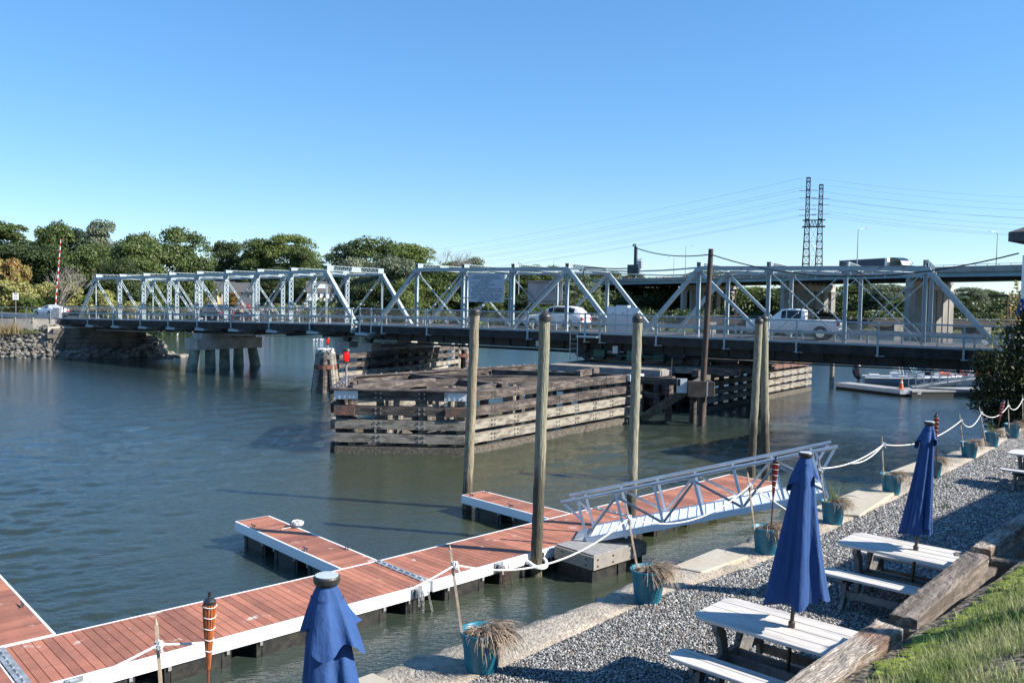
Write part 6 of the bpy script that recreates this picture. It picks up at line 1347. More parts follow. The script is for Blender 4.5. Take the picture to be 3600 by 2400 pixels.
gfl = mat('grey_float_deck', (.30, .30, .30), .8, 0, (.22, .22, .22), 3)
def u3(x, y, z=0): return Vector((x-25, y-62.6, z))
part(md, 'deck', lambda mb: (mb.beam(u3(24.5, 62.9, .38), u3(27.2, 57.9, .38), 1.5, .10), mb.beam(u3(26.8, 58.4, .37), u3(36.5, 60.5, .37), 2.2, .10)), gfl)
part(md, 'edge', lambda mb: (mb.beam(u3(23.8, 62.5, .27), u3(26.4, 57.6, .27), .08, .2), mb.beam(u3(26.3, 57.55, .27), u3(27.7, 57.5, .27), .08, .22)), whitep)
part(md, 'skirt', lambda mb: (mb.beam(u3(24.5, 62.9, .12), u3(27.2, 57.9, .12), 1.4, .34), mb.beam(u3(26.8, 58.4, .12), u3(36.5, 60.5, .12), 2.1, .36)), black_pl)
cn = empty('traffic_cone', (26.75, 58.35, .43), 0, 'orange traffic cone on the corner of the pontoon beyond the bridge', 'traffic cone')
part(cn, 'cone_body', lambda mb: (mb.box((0, 0, .02), (.38, .38, .04)), mb.lathe([(.16, .04), (.04, .72), (.03, .74)], n=16)), orange); part(cn, 'white_band', lambda mb: mb.lathe([(.094, .42), (.075, .54)], n=16, cap=False), whitep)
m_ = MB(); m_.tube([(24.2, 64.3, -1.5), (24.2, 64.3, 3.1)], .17, 12); tag(m_.build('mooring_pile', tanw), 'lone brown pile beside the outboard of the blue-hulled boat', 'mooring pile')
g2 = empty('marina_gangway', (28, 58.9, .45), 0, 'truss gangway rising to the right from the pontoon beyond the bridge', 'gangway')
for side in (0, 1):
    o_y = side*1.1
    def P_(t, h): return Vector((t*11.5, o_y-t*3.2, t*2.3+h))
    part(g2, 'truss_side', lambda mb: (mb.beam(P_(0, 0), P_(1, 0), .09, .16), mb.beam(P_(-.02, 1.05), P_(1, 1.05), .07, .07), mb.beam(P_(0, .55), P_(1, .55), .03, .03), [mb.beam(P_(i/12, 0), P_(i/12, 1.05), .05, .05) for i in range(13)], [mb.beam(P_(i/12, 0 if i % 2 else 1.05), P_((i+1)/12, 1.05 if i % 2 else 0), .04, .04) for i in range(12)]), alu)
part(g2, 'walkway', lambda mb: mb.beam((0, .55, .02), (11.5, -2.65, 2.32), 1.05, .05), gfl)

# ---------------------------------------------------------------- grey building at the right edge, unseen building and deck added for shade
gbm = mat('grey_siding', (.30, .31, .33), .75, 0, (.26, .27, .29), 1.5, var=.05)
roofm = mat('dark_shingle', (.10, .10, .10), .9, 0, (.07, .07, .07), 6, bump=.4, bscale=20)
gb = empty('grey_building', (16.75, 27.4, 0), R(44), 'grey waterfront building at the right edge behind the shrub', 'building')
part(gb, 'wall', lambda mb: mb.box((4.2, -1.6, 4.2), (7.4, 3.4, 7.6)), gbm)
part(gb, 'roof', lambda mb: mb.add([(-.2, -3.9, 8.15), (8.6, -3.9, 8.15), (8.6, .8, 8.15), (-.2, .8, 8.15), (-.2, -3.9, 8.45), (8.6, -3.9, 8.45), (8.6, .8, 8.45), (-.2, .8, 8.45), (2.2, -1.5, 9.6), (6.2, -1.5, 9.6)], [(3, 2, 1, 0), (0, 1, 5, 4), (1, 2, 6, 5), (2, 3, 7, 6), (3, 0, 4, 7), (4, 5, 9, 8), (5, 6, 9), (6, 7, 8, 9), (7, 4, 8)]), roofm)
part(gb, 'post', lambda mb: [mb.box((x, y, 8.05), (.22, .22, .5)) for x, y in ((.1, .1), (.1, -3.1), (8, .1), (8, -3.1))], gbm)
part(gb, 'window', lambda mb: [mb.box((x, .115, 5.9), (1.2, .04, 1.3)) for x in (2.0, 4.6, 7.0)], glassd)
part(gb, 'downpipe', lambda mb: mb.tube([(.0, .35, 2), (.0, .35, 7.7)], .07, 8), whitep)
part(gb, 'folded_awning', lambda mb: mb.tube([(-.3, .3, 5.6), (-.3, .3, 5.9), (-.3, .3, 6.3)], [.16, .13, .05], 12), blue_f)
# unseen building and deck, added so eaves and rail shade the gravel and bank
tv = empty('unseen_shade_building', (13.1, 10.7, 0), R(45), 'unseen grey building right of the gravel terrace, added to throw shade on it', 'building')
part(tv, 'wall', lambda mb: mb.box((4.6, -4, 4.6), (9.6, 6, 7.0)), gbm); part(tv, 'roof', lambda mb: mb.slabx([(-7.4, 8.1), (-.4, 8.1), (-.4, 8.3), (-4, 9.4), (-7.4, 8.3)], -.6, 9.8), roofm)
part(tv, 'window', lambda mb: [mb.box((x, -.98, 5.5), (1.3, .04, 1.4)) for x in (1.5, 4.3, 7.2)], glassd)
tdk = empty('unseen_shade_deck', (10.6, 12.7, 0), R(45), 'raised timber deck with railing along the restaurant building, outside the photo', 'deck')
part(tdk, 'floor', lambda mb: mb.box((3, -.9, 4.2), (6.0, 1.6, .15)), tanw); part(tdk, 'post', lambda mb: [mb.box((x, -.15, 3.6), (.12, .12, 3.2)) for x in (.1, 1.6, 3.1, 4.6, 5.9)], tanw)
part(tdk, 'railing', lambda mb: [mb.box((3, -.15, z), (6, .06, .1)) for z in (5.2, 4.85, 4.5)], tanw)
umbrella((8.15, 6.35), 6.6, 'unseen closed umbrella on the upper bank, added for its shadow on the grass', 30, bottom=5.0, wtop=.08, wbot=.3)  # out-of-view umbrella added to lay a shadow band over the bank

# ---------------------------------------------------------------- far houses, works site, railway
def house(loc, rz, w_, d_, h_, rh, wallm, label, wins=(), chimney=False, dormer=False, porch=False):
    r = empty('house', loc, rz, label, 'house')
    part(r, 'wall', lambda mb: mb.slabx([(-d_/2, 0), (d_/2, 0), (d_/2, h_), (0, h_+rh-.12), (-d_/2, h_)], -w_/2, w_/2), wallm)
    rf = part(r, 'roof', lambda mb: [mb.beam((-w_/2-.4, s*(d_/4+.15), h_+rh/2), (w_/2+.4, s*(d_/4+.15), h_+rh/2), math.hypot(d_/2+.5, rh+.4), .18, up=(0, s*rh, d_/2)) for s in (-1, 1)], roofm)
    if chimney: part(rf, 'chimney', lambda mb: mb.box((-w_/2+.2, .6, h_+rh*.9), (1.1, 1.1, rh+2.2)), mat('chimney_brick', (.28, .10, .07), .9))
    if dormer: part(rf, 'dormer', lambda mb: (mb.box((0, -d_/4-.4, h_+rh*.55), (3, 1.8, 1.5)), mb.box((0, -d_/4-1.32, h_+rh*.6), (1.2, .04, .9))), whitep)
    for x, z, a, b in wins:
        f = part(r, 'window', lambda mb: mb.box((x, -d_/2-.03, z), (a+.25, .06, b+.25)), whitep); part(f, 'pane', lambda mb: mb.box((x, -d_/2-.07, z), (a, .04, b)), glassd)
    if porch: part(r, 'balcony', lambda mb: (mb.box((0, -d_/2-1, 3), (w_+.4, 2, .2)), mb.box((0, -d_/2-1.95, 4), (w_+.4, .08, .1)), [mb.box((-w_/2+i*w_/10, -d_/2-1.95, 3.5), (.12, .08, 1)) for i in range(11)], [mb.box((-w_/2+.1+i*(w_-.2)/3, -d_/2-1.9, 1.5), (.25, .25, 3)) for i in range(4)]), whitep)
    return r
cream = mat('cream_siding', (.52, .46, .36), .8, 0, var=.04); beige = mat('tan_siding', (.52, .42, .31), .8, 0, var=.04); greyh = mat('grey_house_siding', (.16, .18, .20), .8, 0, var=.04); whiteh = mat('white_siding', (.68, .69, .70), .7, 0, var=.03)
def HX(px, Y): return (px-1800)/3000*Y
house((HX(776, 322), 322, 3.0), R(8), 9.5, 8, 5.2, 3.6, cream, 'cream house with a grey roof and brick chimney across the river', wins=[(-2.6, 3.8, 1.2, 1.3), (.4, 3.8, 1.2, 1.3), (3, 3.8, 1.2, 1.3)], chimney=True)
house((HX(738, 318), 318, 3.0), R(8), 6, 7, 4.0, 2.4, cream, 'lower grey-roofed wing left of the chimney house', wins=[(0, 2.4, 1.6, 1.2)])
house((HX(668, 330), 330, 3.4), R(-5), 6, 8, 6.5, 3.2, greyh, 'dark grey gabled house far left of the chimney', wins=[(0, 4, 1, 1)])
house((HX(638, 300), 300, 2.6), R(80), 7, 5, 4.2, 2.6, beige, 'small tan gabled shed across the river, left of the other houses', wins=[(0, 1.8, .9, .9), (1.6, 1.8, .9, .9)])
house((HX(850, 312), 312, 2.6), R(5), 10, 8, 5.5, 3.2, greyh, 'dark grey house with white trimmed bay windows behind the truss', wins=[(-3.4, 2.2, 2.2, 2.4), (-.4, 2.2, 2.2, 2.4), (3, 4.2, 1.2, 1.2)], porch=False)
house((HX(1130, 300), 300, 2.6), R(12), 10, 8, 6.0, 3.4, whiteh, 'white house with a grey roof, dormer and balcony across the river', wins=[(-3, 4.6, .8, 1.6), (-1, 4.6, .8, 1.6), (1, 4.6, .8, 1.6), (3, 4.6, .8, 1.6), (.5, 1.4, 3, 1.8)], dormer=True, porch=True)
house((HX(560, 290), 296, 2.6), R(0), 5, 5, 3.4, 1.8, whiteh, 'small white cottage half hidden by trees at the far left', wins=[(0, 1.8, 1.2, 1.2)])
fn = empty('white_fence', (HX(1100, 288), 288, 2.4), 0, 'white post and rail fence along the far lawn', 'fence')
part(fn, 'rail', lambda mb: [mb.box((4, 0, z), (24, .1, .18)) for z in (.6, 1.2)], whitep); part(fn, 'fence_post', lambda mb: [mb.box((-8+i*2.4, 0, .7), (.2, .2, 1.5)) for i in range(11)], whitep)
P_ = []; S_ = []
rg = np.random.default_rng(9)
for i in range(900): x = rg.uniform(-32, 32); P_.append((x, rg.normal()*1.5, .3+rg.random()*2.2*math.exp(-(x/30)**2))); k = rg.uniform(.5, 1.6); S_.append((k*1.3, k, k*.8))
rbk = stones('rubble_bank', np.array(P_), S_, mat('pink_rubble', (.36, .29, .25), .9, 0, (.22, .20, .19), .5, lo=.4, hi=.6), None, 10); rbk.location = (HX(900, 284), 289, 0); tag(rbk, 'bank of broken rubble on the far shore behind the left truss', 'rubble')
def excav(loc, m, label):
    r = empty('excavator', loc, 0, label, 'excavator'); part(r, 'boom', lambda mb: (mb.beam((0, 0, 2), (-2.4, 0, 5.2), .5, .6), mb.beam((-2.4, 0, 5.2), (-4, 0, 1.6), .4, .45)), m)
    part(r, 'cab_body', lambda mb: (mb.box((1.4, 0, 2), (3, 2.4, 1.4)), mb.box((.8, -.6, 3.1), (1.3, 1.1, 1.2))), m); part(r, 'bucket', lambda mb: mb.box((-4, 0, 1.2), (1, 1, .9)), steel_dk); part(r, 'track', lambda mb: [mb.box((1.2, s*1.1, .5), (3.6, .6, 1)) for s in (-1, 1)], rubber); return r
EX1 = excav((HX(745, 286), 286, 2.4), mat('amber_paint', (.75, .33, .03), .5), 'amber excavator on the far bank in front of the chimney house')
EX2 = excav((HX(868, 284), 284, 1.6), mat('red_machine_paint', (.6, .08, .04), .5), 'red digger arm low on the far bank')
EX1.scale = (.75,)*3; EX2.scale = (.55,)*3
rwm = mat('railway_girder', (.045, .04, .038), .8)
rb = empty('railway_bridge', (88, 207, 0), R(11), 'low dark railway bridge behind the viaduct piers', 'railway bridge')
part(rb, 'girder', lambda mb: mb.box((10, 0, 2.5), (120, 6, 1.5)), rwm); part(rb, 'rail_edge', lambda mb: mb.box((10, -3.1, 3.7), (120, .1, .1)), galv); part(rb, 'pier', lambda mb: [mb.box((-44+i*12, 0, .9), (2.5, 7, 2.6)) for i in range(10)], conc)
part(rb, 'catenary_post', lambda mb: [(mb.box((x, -3, 6.5), (.3, .3, 6.5)), mb.box((x, 0, 9.6), (.3, 7, .5)), mb.box((x, -4, 5), (.6, .3, 2))) for x in (-38, -6, 12, 34, 52)], rust)
wb = empty('equipment_hut', (HX(3079, 232), 232, 2.8), 0, 'white box-like equipment hut beside the railway, seen through the swing truss', 'hut')
part(wb, 'body', lambda mb: mb.box((0, 0, 1.5), (3.6, 2.5, 2.4)), whitep); part(wb, 'door', lambda mb: mb.box((.5, -1.27, 1.3), (1, .04, 2)), galv)
m_ = MB()
for i in range(9): m_.box((HX(2070, 190)-6+i*2, 192, 3.2), (.15, .1, 1.2))
for z in (3.1, 3.6): m_.box((HX(2070, 190)+2, 192, z), (18, .1, .12))
tag(m_.build('white_railing', whitep), 'white railing on the far bank below the viaduct, right of the white SUV', 'fence')
pl_ = MB(); pl_.tube([(HX(1820, 250), 250, 2), (HX(1820, 250), 250, 17.8)], .16, 6); pl_.box((HX(1820, 250), 250, 17.2), (1.6, .12, .12)); tag(pl_.build('utility_pole', galv), 'thin utility pole tip above the trees between the portal and the sign back', 'utility pole')

gb.location = EYE+(gb.location-EYE)*1.13; gb.scale = (1.13,)*3
# set the bridge group and its traffic at its final scale about the eye point
for nm in ('swing', 'fixed', 'sgn', 'sb', 'sm', 'cab', 'ls', 'suv', 'pk', 'bg_', 'ss', 'gr', 'ra'):
    o = globals()[nm]; o.location = KS(o.location); o.scale = (KB,)*3
for o in C.objects:
    if o.parent is None and (o.name.startswith('coupe') or o.name == 'dark_car' or o.name == 'right_road'): o.location = KS(o.location); o.scale = (KB,)*3
# ---------------------------------------------------------------- trees
bark = mat('tree_bark', (.14, .11, .085), .9, 0, (.08, .065, .05), 1.5, bump=.5, bscale=6)
LM = {'dark': leafmat('dark_leaf', (.036, .060, .018), (.072, .098, .03), .3, .25), 'mid': leafmat('mid_leaf', (.070, .108, .028), (.125, .16, .048), .35, .25), 'bright': leafmat('bright_leaf', (.12, .17, .04), (.18, .22, .06), .4, .3),
      'silver': leafmat('silver_leaf', (.12, .15, .085), (.20, .23, .14), .3, .3), 'yellow': leafmat('yellow_leaf', (.26, .28, .08), (.36, .33, .13), .4, .35), 'rust': leafmat('rust_leaf', (.28, .24, .07), (.34, .19, .07), .4, .5),
      'pine': leafmat('pine_needle', (.022, .042, .02), (.04, .065, .03), .2, .3), 'shrub': leafmat('shrub_leaf', (.028, .042, .014), (.065, .07, .022), .3, 2.5)}
def crown_arrays(seed, w_, h_, base, lobes, n, leaf, flat=1., drop=0., shape='oak'):
    r = np.random.default_rng(seed); L_ = []
    for i in range(lobes):
        t = r.random(); z = base+(h_-base)*(.12+.80*t)
        if shape == 'pine': rad = w_/2*(1-t)*.8+.3; q = rad*r.uniform(.3, 1); s = (h_-base)*.09+rad*.25
        elif shape == 'column': rad = w_/2*.7; q = rad*r.random(); s = w_*.25
        else: rad = w_/2*math.sin(math.pi*min(1, .22+.66*t))**.7; q = rad*r.uniform(.3, .9); s = w_*r.uniform(.10, .20)
        a = r.uniform(0, 6.28); L_.append((math.cos(a)*q, math.sin(a)*q, min(z, h_-s*.7*flat), s))
    L_ = np.array(L_); k = r.integers(0, lobes, n); wgt = L_[:, 3]**2; k = r.choice(lobes, n, p=wgt/wgt.sum())
    d = r.normal(size=(n, 3)); d /= np.linalg.norm(d, axis=1)[:, None]; d[:, 2] = np.where(d[:, 2] < -.3, -d[:, 2]*.6, d[:, 2]); rr = r.uniform(.62, 1.08, n)**.6*(1+.16*np.sin(d[:, 0]*9+k)*np.cos(d[:, 2]*8+k))
    if shape == 'oak':                                       # leaves that fill the inside of the crown
        nf = n//4; fi = r.integers(0, n, nf); tt = r.random(nf); aa = r.uniform(0, 6.28, nf); qq = r.random(nf)**.5*w_/2*.8*np.sin(np.pi*np.clip(.25+.62*tt, 0, 1))
    c = L_[k, :3]+d*(L_[k, 3]*rr)[:, None]*np.array([1, 1, .72*flat])
    if shape == 'oak': c[fi] = np.stack([np.cos(aa)*qq, np.sin(aa)*qq, base+(h_-base)*(.02+.8*tt)], 1)
    nrm_ = d+r.normal(size=(n, 3))*.75+np.array([0, 0, .35]); nrm_ /= np.linalg.norm(nrm_, axis=1)[:, None]
    t1 = np.cross(nrm_, r.normal(size=(n, 3))); t1 /= np.linalg.norm(t1, axis=1)[:, None]; t2 = np.cross(nrm_, t1); s = leaf*r.uniform(.55, 1.25, n)[:, None]
    P = np.stack([c-t1*s*.5, c+t2*s*.33, c+t1*s*.55, c-t2*s*.33], 1); P[:, 2, 2] -= drop*s[:, 0]
    return P.reshape(-1, 3), np.arange(4*n).reshape(-1, 4), L_
def trunk(mb, h_, r0, lobes, base, seed, nl=9):
    rr = random.Random(seed); top = Vector((rr.uniform(-.3, .3), rr.uniform(-.3, .3), h_*.72)); mb.tube([(0, 0, -1.0), (0, 0, base*.5), Vector((0, 0, base)).lerp(top, .1), top], [r0*1.25, r0, r0*.8, r0*.2], 8)
    for i in range(min(nl, len(lobes))):
        e = Vector(lobes[i][:3]); s = Vector((0, 0, base*.8)).lerp(top, rr.random()*.6); m_ = s.lerp(e, .5)+Vector((0, 0, -.3)); mb.tube([s, m_, e], [r0*.42, r0*.26, r0*.08], 6)
PROT = {}
def tree(name, x, y, ztop, w_, leafk, label, group, kind='oak', var=0, cat='tree', base_f=.22, zb=None):
    z0 = gz(x, y) if zb is None else zb; H_ = ztop-z0; key = (kind, var)
    if key not in PROT:
        n, leaf, lobes, bw, bh, bs = {'oak': (24000, .46, 62, 14., 16., 1.5), 'tall': (22000, .44, 58, 10., 18., 2.0), 'pine': (14000, .40, 36, 8., 18., 2.0), 'bush': (6500, .42, 18, 7., 6., .4), 'near': (13000, .36, 30, 9., 9., 1.), 'open': (11000, .46, 40, 12., 16., 3.)}[kind]
        v, f, L_ = crown_arrays(100+var*7+len(kind), bw, bh, bs, lobes, n, leaf, shape='pine' if kind == 'pine' else 'oak')
        mb = MB(); trunk(mb, bh, .34 if kind != 'bush' else .12, L_, bs, var, 10)
        PROT[key] = (v, f, mb, bw, bh)
    v, f, mb, bw, bh = PROT[key]
    r = empty(name, (x, y, z0), random.uniform(0, 6.28), label, cat, group)
    mk = (key, leafk)
    if mk not in PROT:
        me = np_mesh('crown', v, f, LM[leafk]); tm = mb.build('trunk', bark); PROT[mk] = (me.data, tm.data); bpy.data.objects.remove(me); bpy.data.objects.remove(tm)
    for nm, d in zip(('crown', 'trunk'), PROT[mk]): o = bpy.data.objects.new(nm, d); C.objects.link(o); o.parent = r
    r.scale = (w_/bw, w_/bw, H_/bh); return r
def hor(px): return 1062+.0166*(px-1800)
def ptree(px0, px1, ytop, Y, leafk, label, kind='oak', var=0, name='deciduous_tree', grp='trees behind the left end of the bridge', grow=1.12):
    cx = (px0+px1)/2; return tree(name, HX(cx, Y), Y, 5.9+(hor(cx)-ytop)/3000*Y, (px1-px0)/3000*Y*grow, leafk, label, grp, kind, var)
G1_ = 'trees behind the left end of the bridge'; G2_ = 'trees on the far bank behind the left truss'; G3_ = 'trees on the far bank behind the middle of the bridge'; G4_ = 'trees beyond the viaduct'
T = [  # px0, px1, top y, distance, leaf, label, kind, variant, name, group
 (-90, 130, 775, 158, 'mid', 'tall green tree at the left edge of the photo', 'tall', 0, G1_), (100, 215, 795, 178, 'dark', 'narrow dark conifer tip left of the barrier arm', 'pine', 0, G1_), (118, 260, 778, 160, 'mid', 'round-topped green tree directly behind the barrier arm', 'oak', 0, G1_),
 (205, 320, 782, 163, 'pine', 'dark bluish pine right of the barrier arm top', 'pine', 1, G1_), (290, 395, 768, 172, 'silver', 'pale feathery tree, the highest top at the left', 'tall', 1, G1_), (380, 575, 852, 150, 'mid', 'broad green tree behind the left truss portal', 'oak', 1, G1_),
 (410, 560, 815, 172, 'mid', 'bright green tree with a pale top left of the sky gap', 'oak', 2, G1_), (560, 722, 800, 178, 'mid', 'large rounded tree just left of the sky gap, with a bulge to the right', 'oak', 3, G1_), (-60, 120, 850, 138, 'dark', 'dark tree in front at the far left edge', 'oak', 0, G1_),
 (60, 255, 860, 138, 'dark', 'dark green tree behind the speed limit sign', 'oak', 2, G1_), (230, 400, 855, 138, 'mid', 'mid green tree behind the white coupe', 'oak', 3, G1_), (360, 480, 905, 132, 'dark', 'low dark tree at the left end of the truss top chord', 'oak', 1, G1_),
 (470, 560, 940, 205, 'dark', 'small dark tree between truss portal and first laced posts', 'oak', 2, G1_),
 (690, 745, 915, 330, 'dark', 'small distant tree in the gap of sky', 'oak', 0, G2_), (735, 850, 846, 352, 'dark', 'dark round tree just right of the sky gap', 'oak', 1, G2_), (830, 980, 835, 345, 'mid', 'tall green tree behind the cream house', 'oak', 2, G2_),
 (940, 1100, 822, 345, 'bright', 'tallest bright tree behind the left truss', 'oak', 3, G2_), (1010, 1105, 860, 335, 'mid', 'lower right shoulder tree behind the left truss', 'oak', 0, G2_), (1085, 1160, 912, 390, 'pine', 'far bluish conifer between the two big tree groups', 'pine', 0, G2_),
 (555, 620, 1000, 312, 'dark', 'low dark tree left of the tan shed', 'oak', 3, G2_), (698, 735, 1020, 297, 'mid', 'small bright tree between shed and chimney house', 'oak', 2, G2_), (802, 842, 1025, 306, 'rust', 'small reddish tree right of the amber excavator', 'oak', 1, G2_),
 (910, 1010, 935, 322, 'dark', 'dark drooping tree left of the white balcony house', 'oak', 0, G2_), (1000, 1080, 975, 305, 'dark', 'dark tree touching the left side of the white balcony house', 'oak', 3, G2_), (1170, 1230, 960, 315, 'mid', 'tree just right of the white balcony house', 'oak', 1, G2_),
 (620, 720, 940, 345, 'dark', 'dark tree behind the grey gabled house', 'oak', 0, G2_), (740, 800, 930, 350, 'dark', 'dark tree behind the chimney of the cream house', 'oak', 1, G2_),
 (1160, 1290, 850, 232, 'dark', 'open dark tree at the left of the big middle clump', 'open', 0, G3_), (1215, 1400, 833, 236, 'mid', 'broad spreading tree, highest in the middle of the photo', 'open', 1, G3_), (1330, 1520, 850, 226, 'bright', 'bright green tree at the right shoulder of the middle clump', 'oak', 2, G3_),
 (1190, 1330, 905, 205, 'silver', 'silvery green tree low in the middle clump', 'oak', 3, G3_), (1300, 1470, 900, 200, 'silver', 'silvery leafy tree left of the swing truss portal', 'oak', 0, G3_), (1440, 1600, 925, 202, 'mid', 'mid green tree behind the first swing truss panel', 'oak', 1, G3_),
 (1545, 1640, 915, 262, 'dark', 'dark brownish-green treetop left of the notice board', 'oak', 2, G3_), (1625, 1710, 902, 272, 'silver', 'pale airy treetop just above the notice board', 'open', 2, G3_), (1570, 1700, 960, 205, 'dark', 'dark tree behind the notice board', 'oak', 3, G3_),
 (1230, 1370, 985, 196, 'dark', 'low bushy tree at the water behind the joint of the trusses', 'oak', 1, G3_), (1370, 1500, 980, 194, 'bright', 'low bright bushy tree behind the swing truss end post', 'oak', 2, G3_), (1690, 1790, 985, 200, 'mid', 'tree between notice board and sign back', 'oak', 0, G3_),
 (1790, 1900, 928, 285, 'mid', 'far treetop above the sign back', 'open', 0, G3_), (1880, 1960, 930, 290, 'mid', 'far treetop just right of the sign back', 'open', 1, G3_), (1900, 2050, 990, 215, 'silver', 'silvery tree right of the sign back', 'oak', 3, G3_), (1780, 1900, 1030, 200, 'dark', 'low dark tree under the sign back', 'oak', 2, G3_),
 (2010, 2110, 990, 225, 'silver', 'pale tree under the left end of the viaduct', 'open', 2, G3_),
 (2050, 2180, 950, 420, 'mid', 'distant treetop above the left of the viaduct', 'oak', 1, G4_), (2180, 2280, 958, 440, 'dark', 'distant treetop above the viaduct near the far lamp', 'oak', 2, G4_), (2380, 2560, 950, 470, 'mid', 'distant treetop above the viaduct behind the brown pole', 'oak', 3, G4_),
 (2120, 2330, 1005, 300, 'dark', 'dark tree under the viaduct behind the white cabinets', 'oak', 0, G4_), (2290, 2420, 1010, 300, 'mid', 'tree under the viaduct left of the brown pole', 'oak', 1, G4_), (2560, 2700, 1005, 290, 'bright', 'bright tree under the viaduct behind the pickup bonnet', 'oak', 2, G4_), (2440, 2600, 1010, 310, 'mid', 'tree seen between the columns behind the brown pole', 'oak', 3, G4_),
 (2640, 2790, 1010, 285, 'mid', 'tree between the two main column rows, left part', 'oak', 0, G4_), (2750, 2960, 1005, 330, 'dark', 'dark tree seen through the columns above the pickup', 'oak', 1, G4_), (2930, 3040, 1000, 300, 'bright', 'bright edged tree just right of the middle columns', 'oak', 2, G4_),
 (2970, 3130, 992, 300, 'dark', 'tall dark tree between the middle and right columns', 'oak', 3, G4_), (3060, 3210, 996, 280, 'silver', 'greyish tree left of the right columns', 'oak', 0, G4_), (3120, 3230, 1050, 265, 'bright', 'yellow-green tree low beside the right columns', 'oak', 1, G4_),
 (3150, 3370, 1020, 350, 'dark', 'dark tree seen between the right columns', 'oak', 2, G4_), (3340, 3450, 1008, 290, 'silver', 'greyish round tree right of the right columns', 'oak', 3, G4_), (3400, 3530, 1015, 300, 'mid', 'green tree right of the slanting end post', 'oak', 0, G4_), (3480, 3640, 1030, 300, 'silver', 'tree beside the grey building at the right edge', 'oak', 1, G4_),
 (2000, 2130, 1040, 270, 'dark', 'low dark tree behind the row of white rails', 'oak', 2, G4_), (2420, 2500, 1060, 270, 'dark', 'low dark tree behind the brown pole', 'oak', 3, G4_),
]
for a, b, yt, Y, lf, lb, kd, vr, gp__ in T: ptree(a, b, yt, Y, lf, lb, kd, vr, 'conifer_tree' if kd == 'pine' else 'deciduous_tree', gp__, 1.34)
GB = 'yellowing bushes behind the left approach road'
for a, b, yt, Y, lf, lb, vr in ((-60, 70, 905, 118, 'rust', 'tall orange-tinged bush at the left edge', 0), (30, 115, 925, 116, 'rust', 'rusty-topped bush left of the barrier arm', 1), (-30, 120, 985, 113, 'yellow', 'yellow-green bush behind the speed limit sign', 2), (115, 215, 990, 116, 'yellow', 'yellow bush directly behind the barrier housing', 3),
  (185, 290, 985, 114, 'yellow', 'widest yellow bush, right of the barrier arm', 0), (270, 350, 1030, 112, 'bright', 'low green bush left of the truss portal', 1), (300, 425, 1018, 113, 'yellow', 'yellow bush seen through the truss portal', 2), (420, 500, 1055, 116, 'yellow', 'low yellow bush behind the second laced post', 3), (60, 150, 1040, 110, 'bright', 'low green bush behind the white coupe', 1)):
    ptree(a, b, yt, Y, lf, lb, 'bush', vr, 'bush', GB, 1.1)
for a, b, yt, Y, lf, lb, vr in ((500, 600, 1062, 284, 'bright', 'low bush on the far bank left of the rubble', 0), (960, 1040, 1070, 284, 'bright', 'low bush on the far bank right of the rubble', 1), (1050, 1170, 1078, 284, 'mid', 'low hedge under the white balcony house', 2), (1380, 1480, 1060, 205, 'rust', 'brownish low bush on the middle far bank', 3),
  (1500, 1640, 1055, 205, 'mid', 'low bush behind the swing truss first post', 0), (1640, 1800, 1060, 200, 'bright', 'low bush under the notice board', 1), (1830, 2000, 1080, 196, 'bright', 'low bright bush behind the white SUV', 2), (2600, 2760, 1090, 232, 'rust', 'reddish low bush behind the pickup bonnet', 3),
  (2960, 3080, 1090, 228, 'bright', 'low bush beside the white hut', 0), (2660, 2720, 1045, 240, 'dark', 'dark bush behind the pickup cab', 1)):
    ptree(a, b, yt, Y, lf, lb, 'bush', vr, 'bush', 'low bushes on the far bank', 1.1)
# bare grey tree and dry grass by the abutment
def bare(name, loc, h_, label, seed, m=None, spread=.55):
    rr = random.Random(seed); mb = MB()
    def br(p, d, L_, r_, k):
        q = p+d*L_; mid = p.lerp(q, .5)+Vector((rr.uniform(-1, 1), rr.uniform(-1, 1), 0))*L_*.07; mb.tube([p, mid, q], [r_, r_*.8, r_*.6], 5, cap=False)
        if k: [br(q, (d+Vector((rr.uniform(-1, 1), rr.uniform(-1, 1), rr.uniform(-.25, .7)))*spread*1.2).normalized(), L_*rr.uniform(.6, .85), r_*.55, k-1) for _ in range(3)]
    for _ in range(3): br(Vector((rr.uniform(-.2, .2), 0, -.3)), Vector((rr.uniform(-.5, .5), rr.uniform(-.4, .4), 1)).normalized(), h_*.3, .06*h_/4, 4)
    o = mb.build(name, m or mat('grey_twig', (.26, .23, .20), .9)); o.location = loc; return tag(o, label, 'tree')
bare('bare_tree', (-49.6, 83.1 -5.2, 1.4), 4.6, 'leafless pale shrub on the rock bank at the left edge', 4)
bare('bare_tree', (-60, 112, 2.6), 8.5, 'leafless grey tree among the yellow bushes behind the coupe', 8)
bare('bare_tree', (HX(1565, 240), 240, 3), 20, 'leafless treetop against the sky left of the notice board', 12)
def tuft(name, c, n, sp, h_, m, label, seed, kind=None):
    r = np.random.default_rng(seed); x = r.normal(size=n)*sp[0]; y = r.normal(size=n)*sp[1]; h = r.uniform(.5, 1.1, n)*h_; a = r.uniform(0, 6.28, n); w2 = .018*h_
    dx, dy = np.cos(a)*w2, np.sin(a)*w2; lx, ly = r.normal(size=n)*h*.3, r.normal(size=n)*h*.3; z = np.zeros(n)
    P = np.stack([np.stack([x-dx, y-dy, z], 1), np.stack([x+dx, y+dy, z], 1), np.stack([x+lx, y+ly, h], 1)], 1); o = np_mesh(name, P.reshape(-1, 3), np.arange(3*n).reshape(-1, 3), m); o.location = c
    tag(o, label if kind is None else None, 'grass clump' if kind is None else None, kind=kind)
dry = leafmat('dry_bank_grass', (.34, .24, .12), (.24, .20, .10), .3, 2)
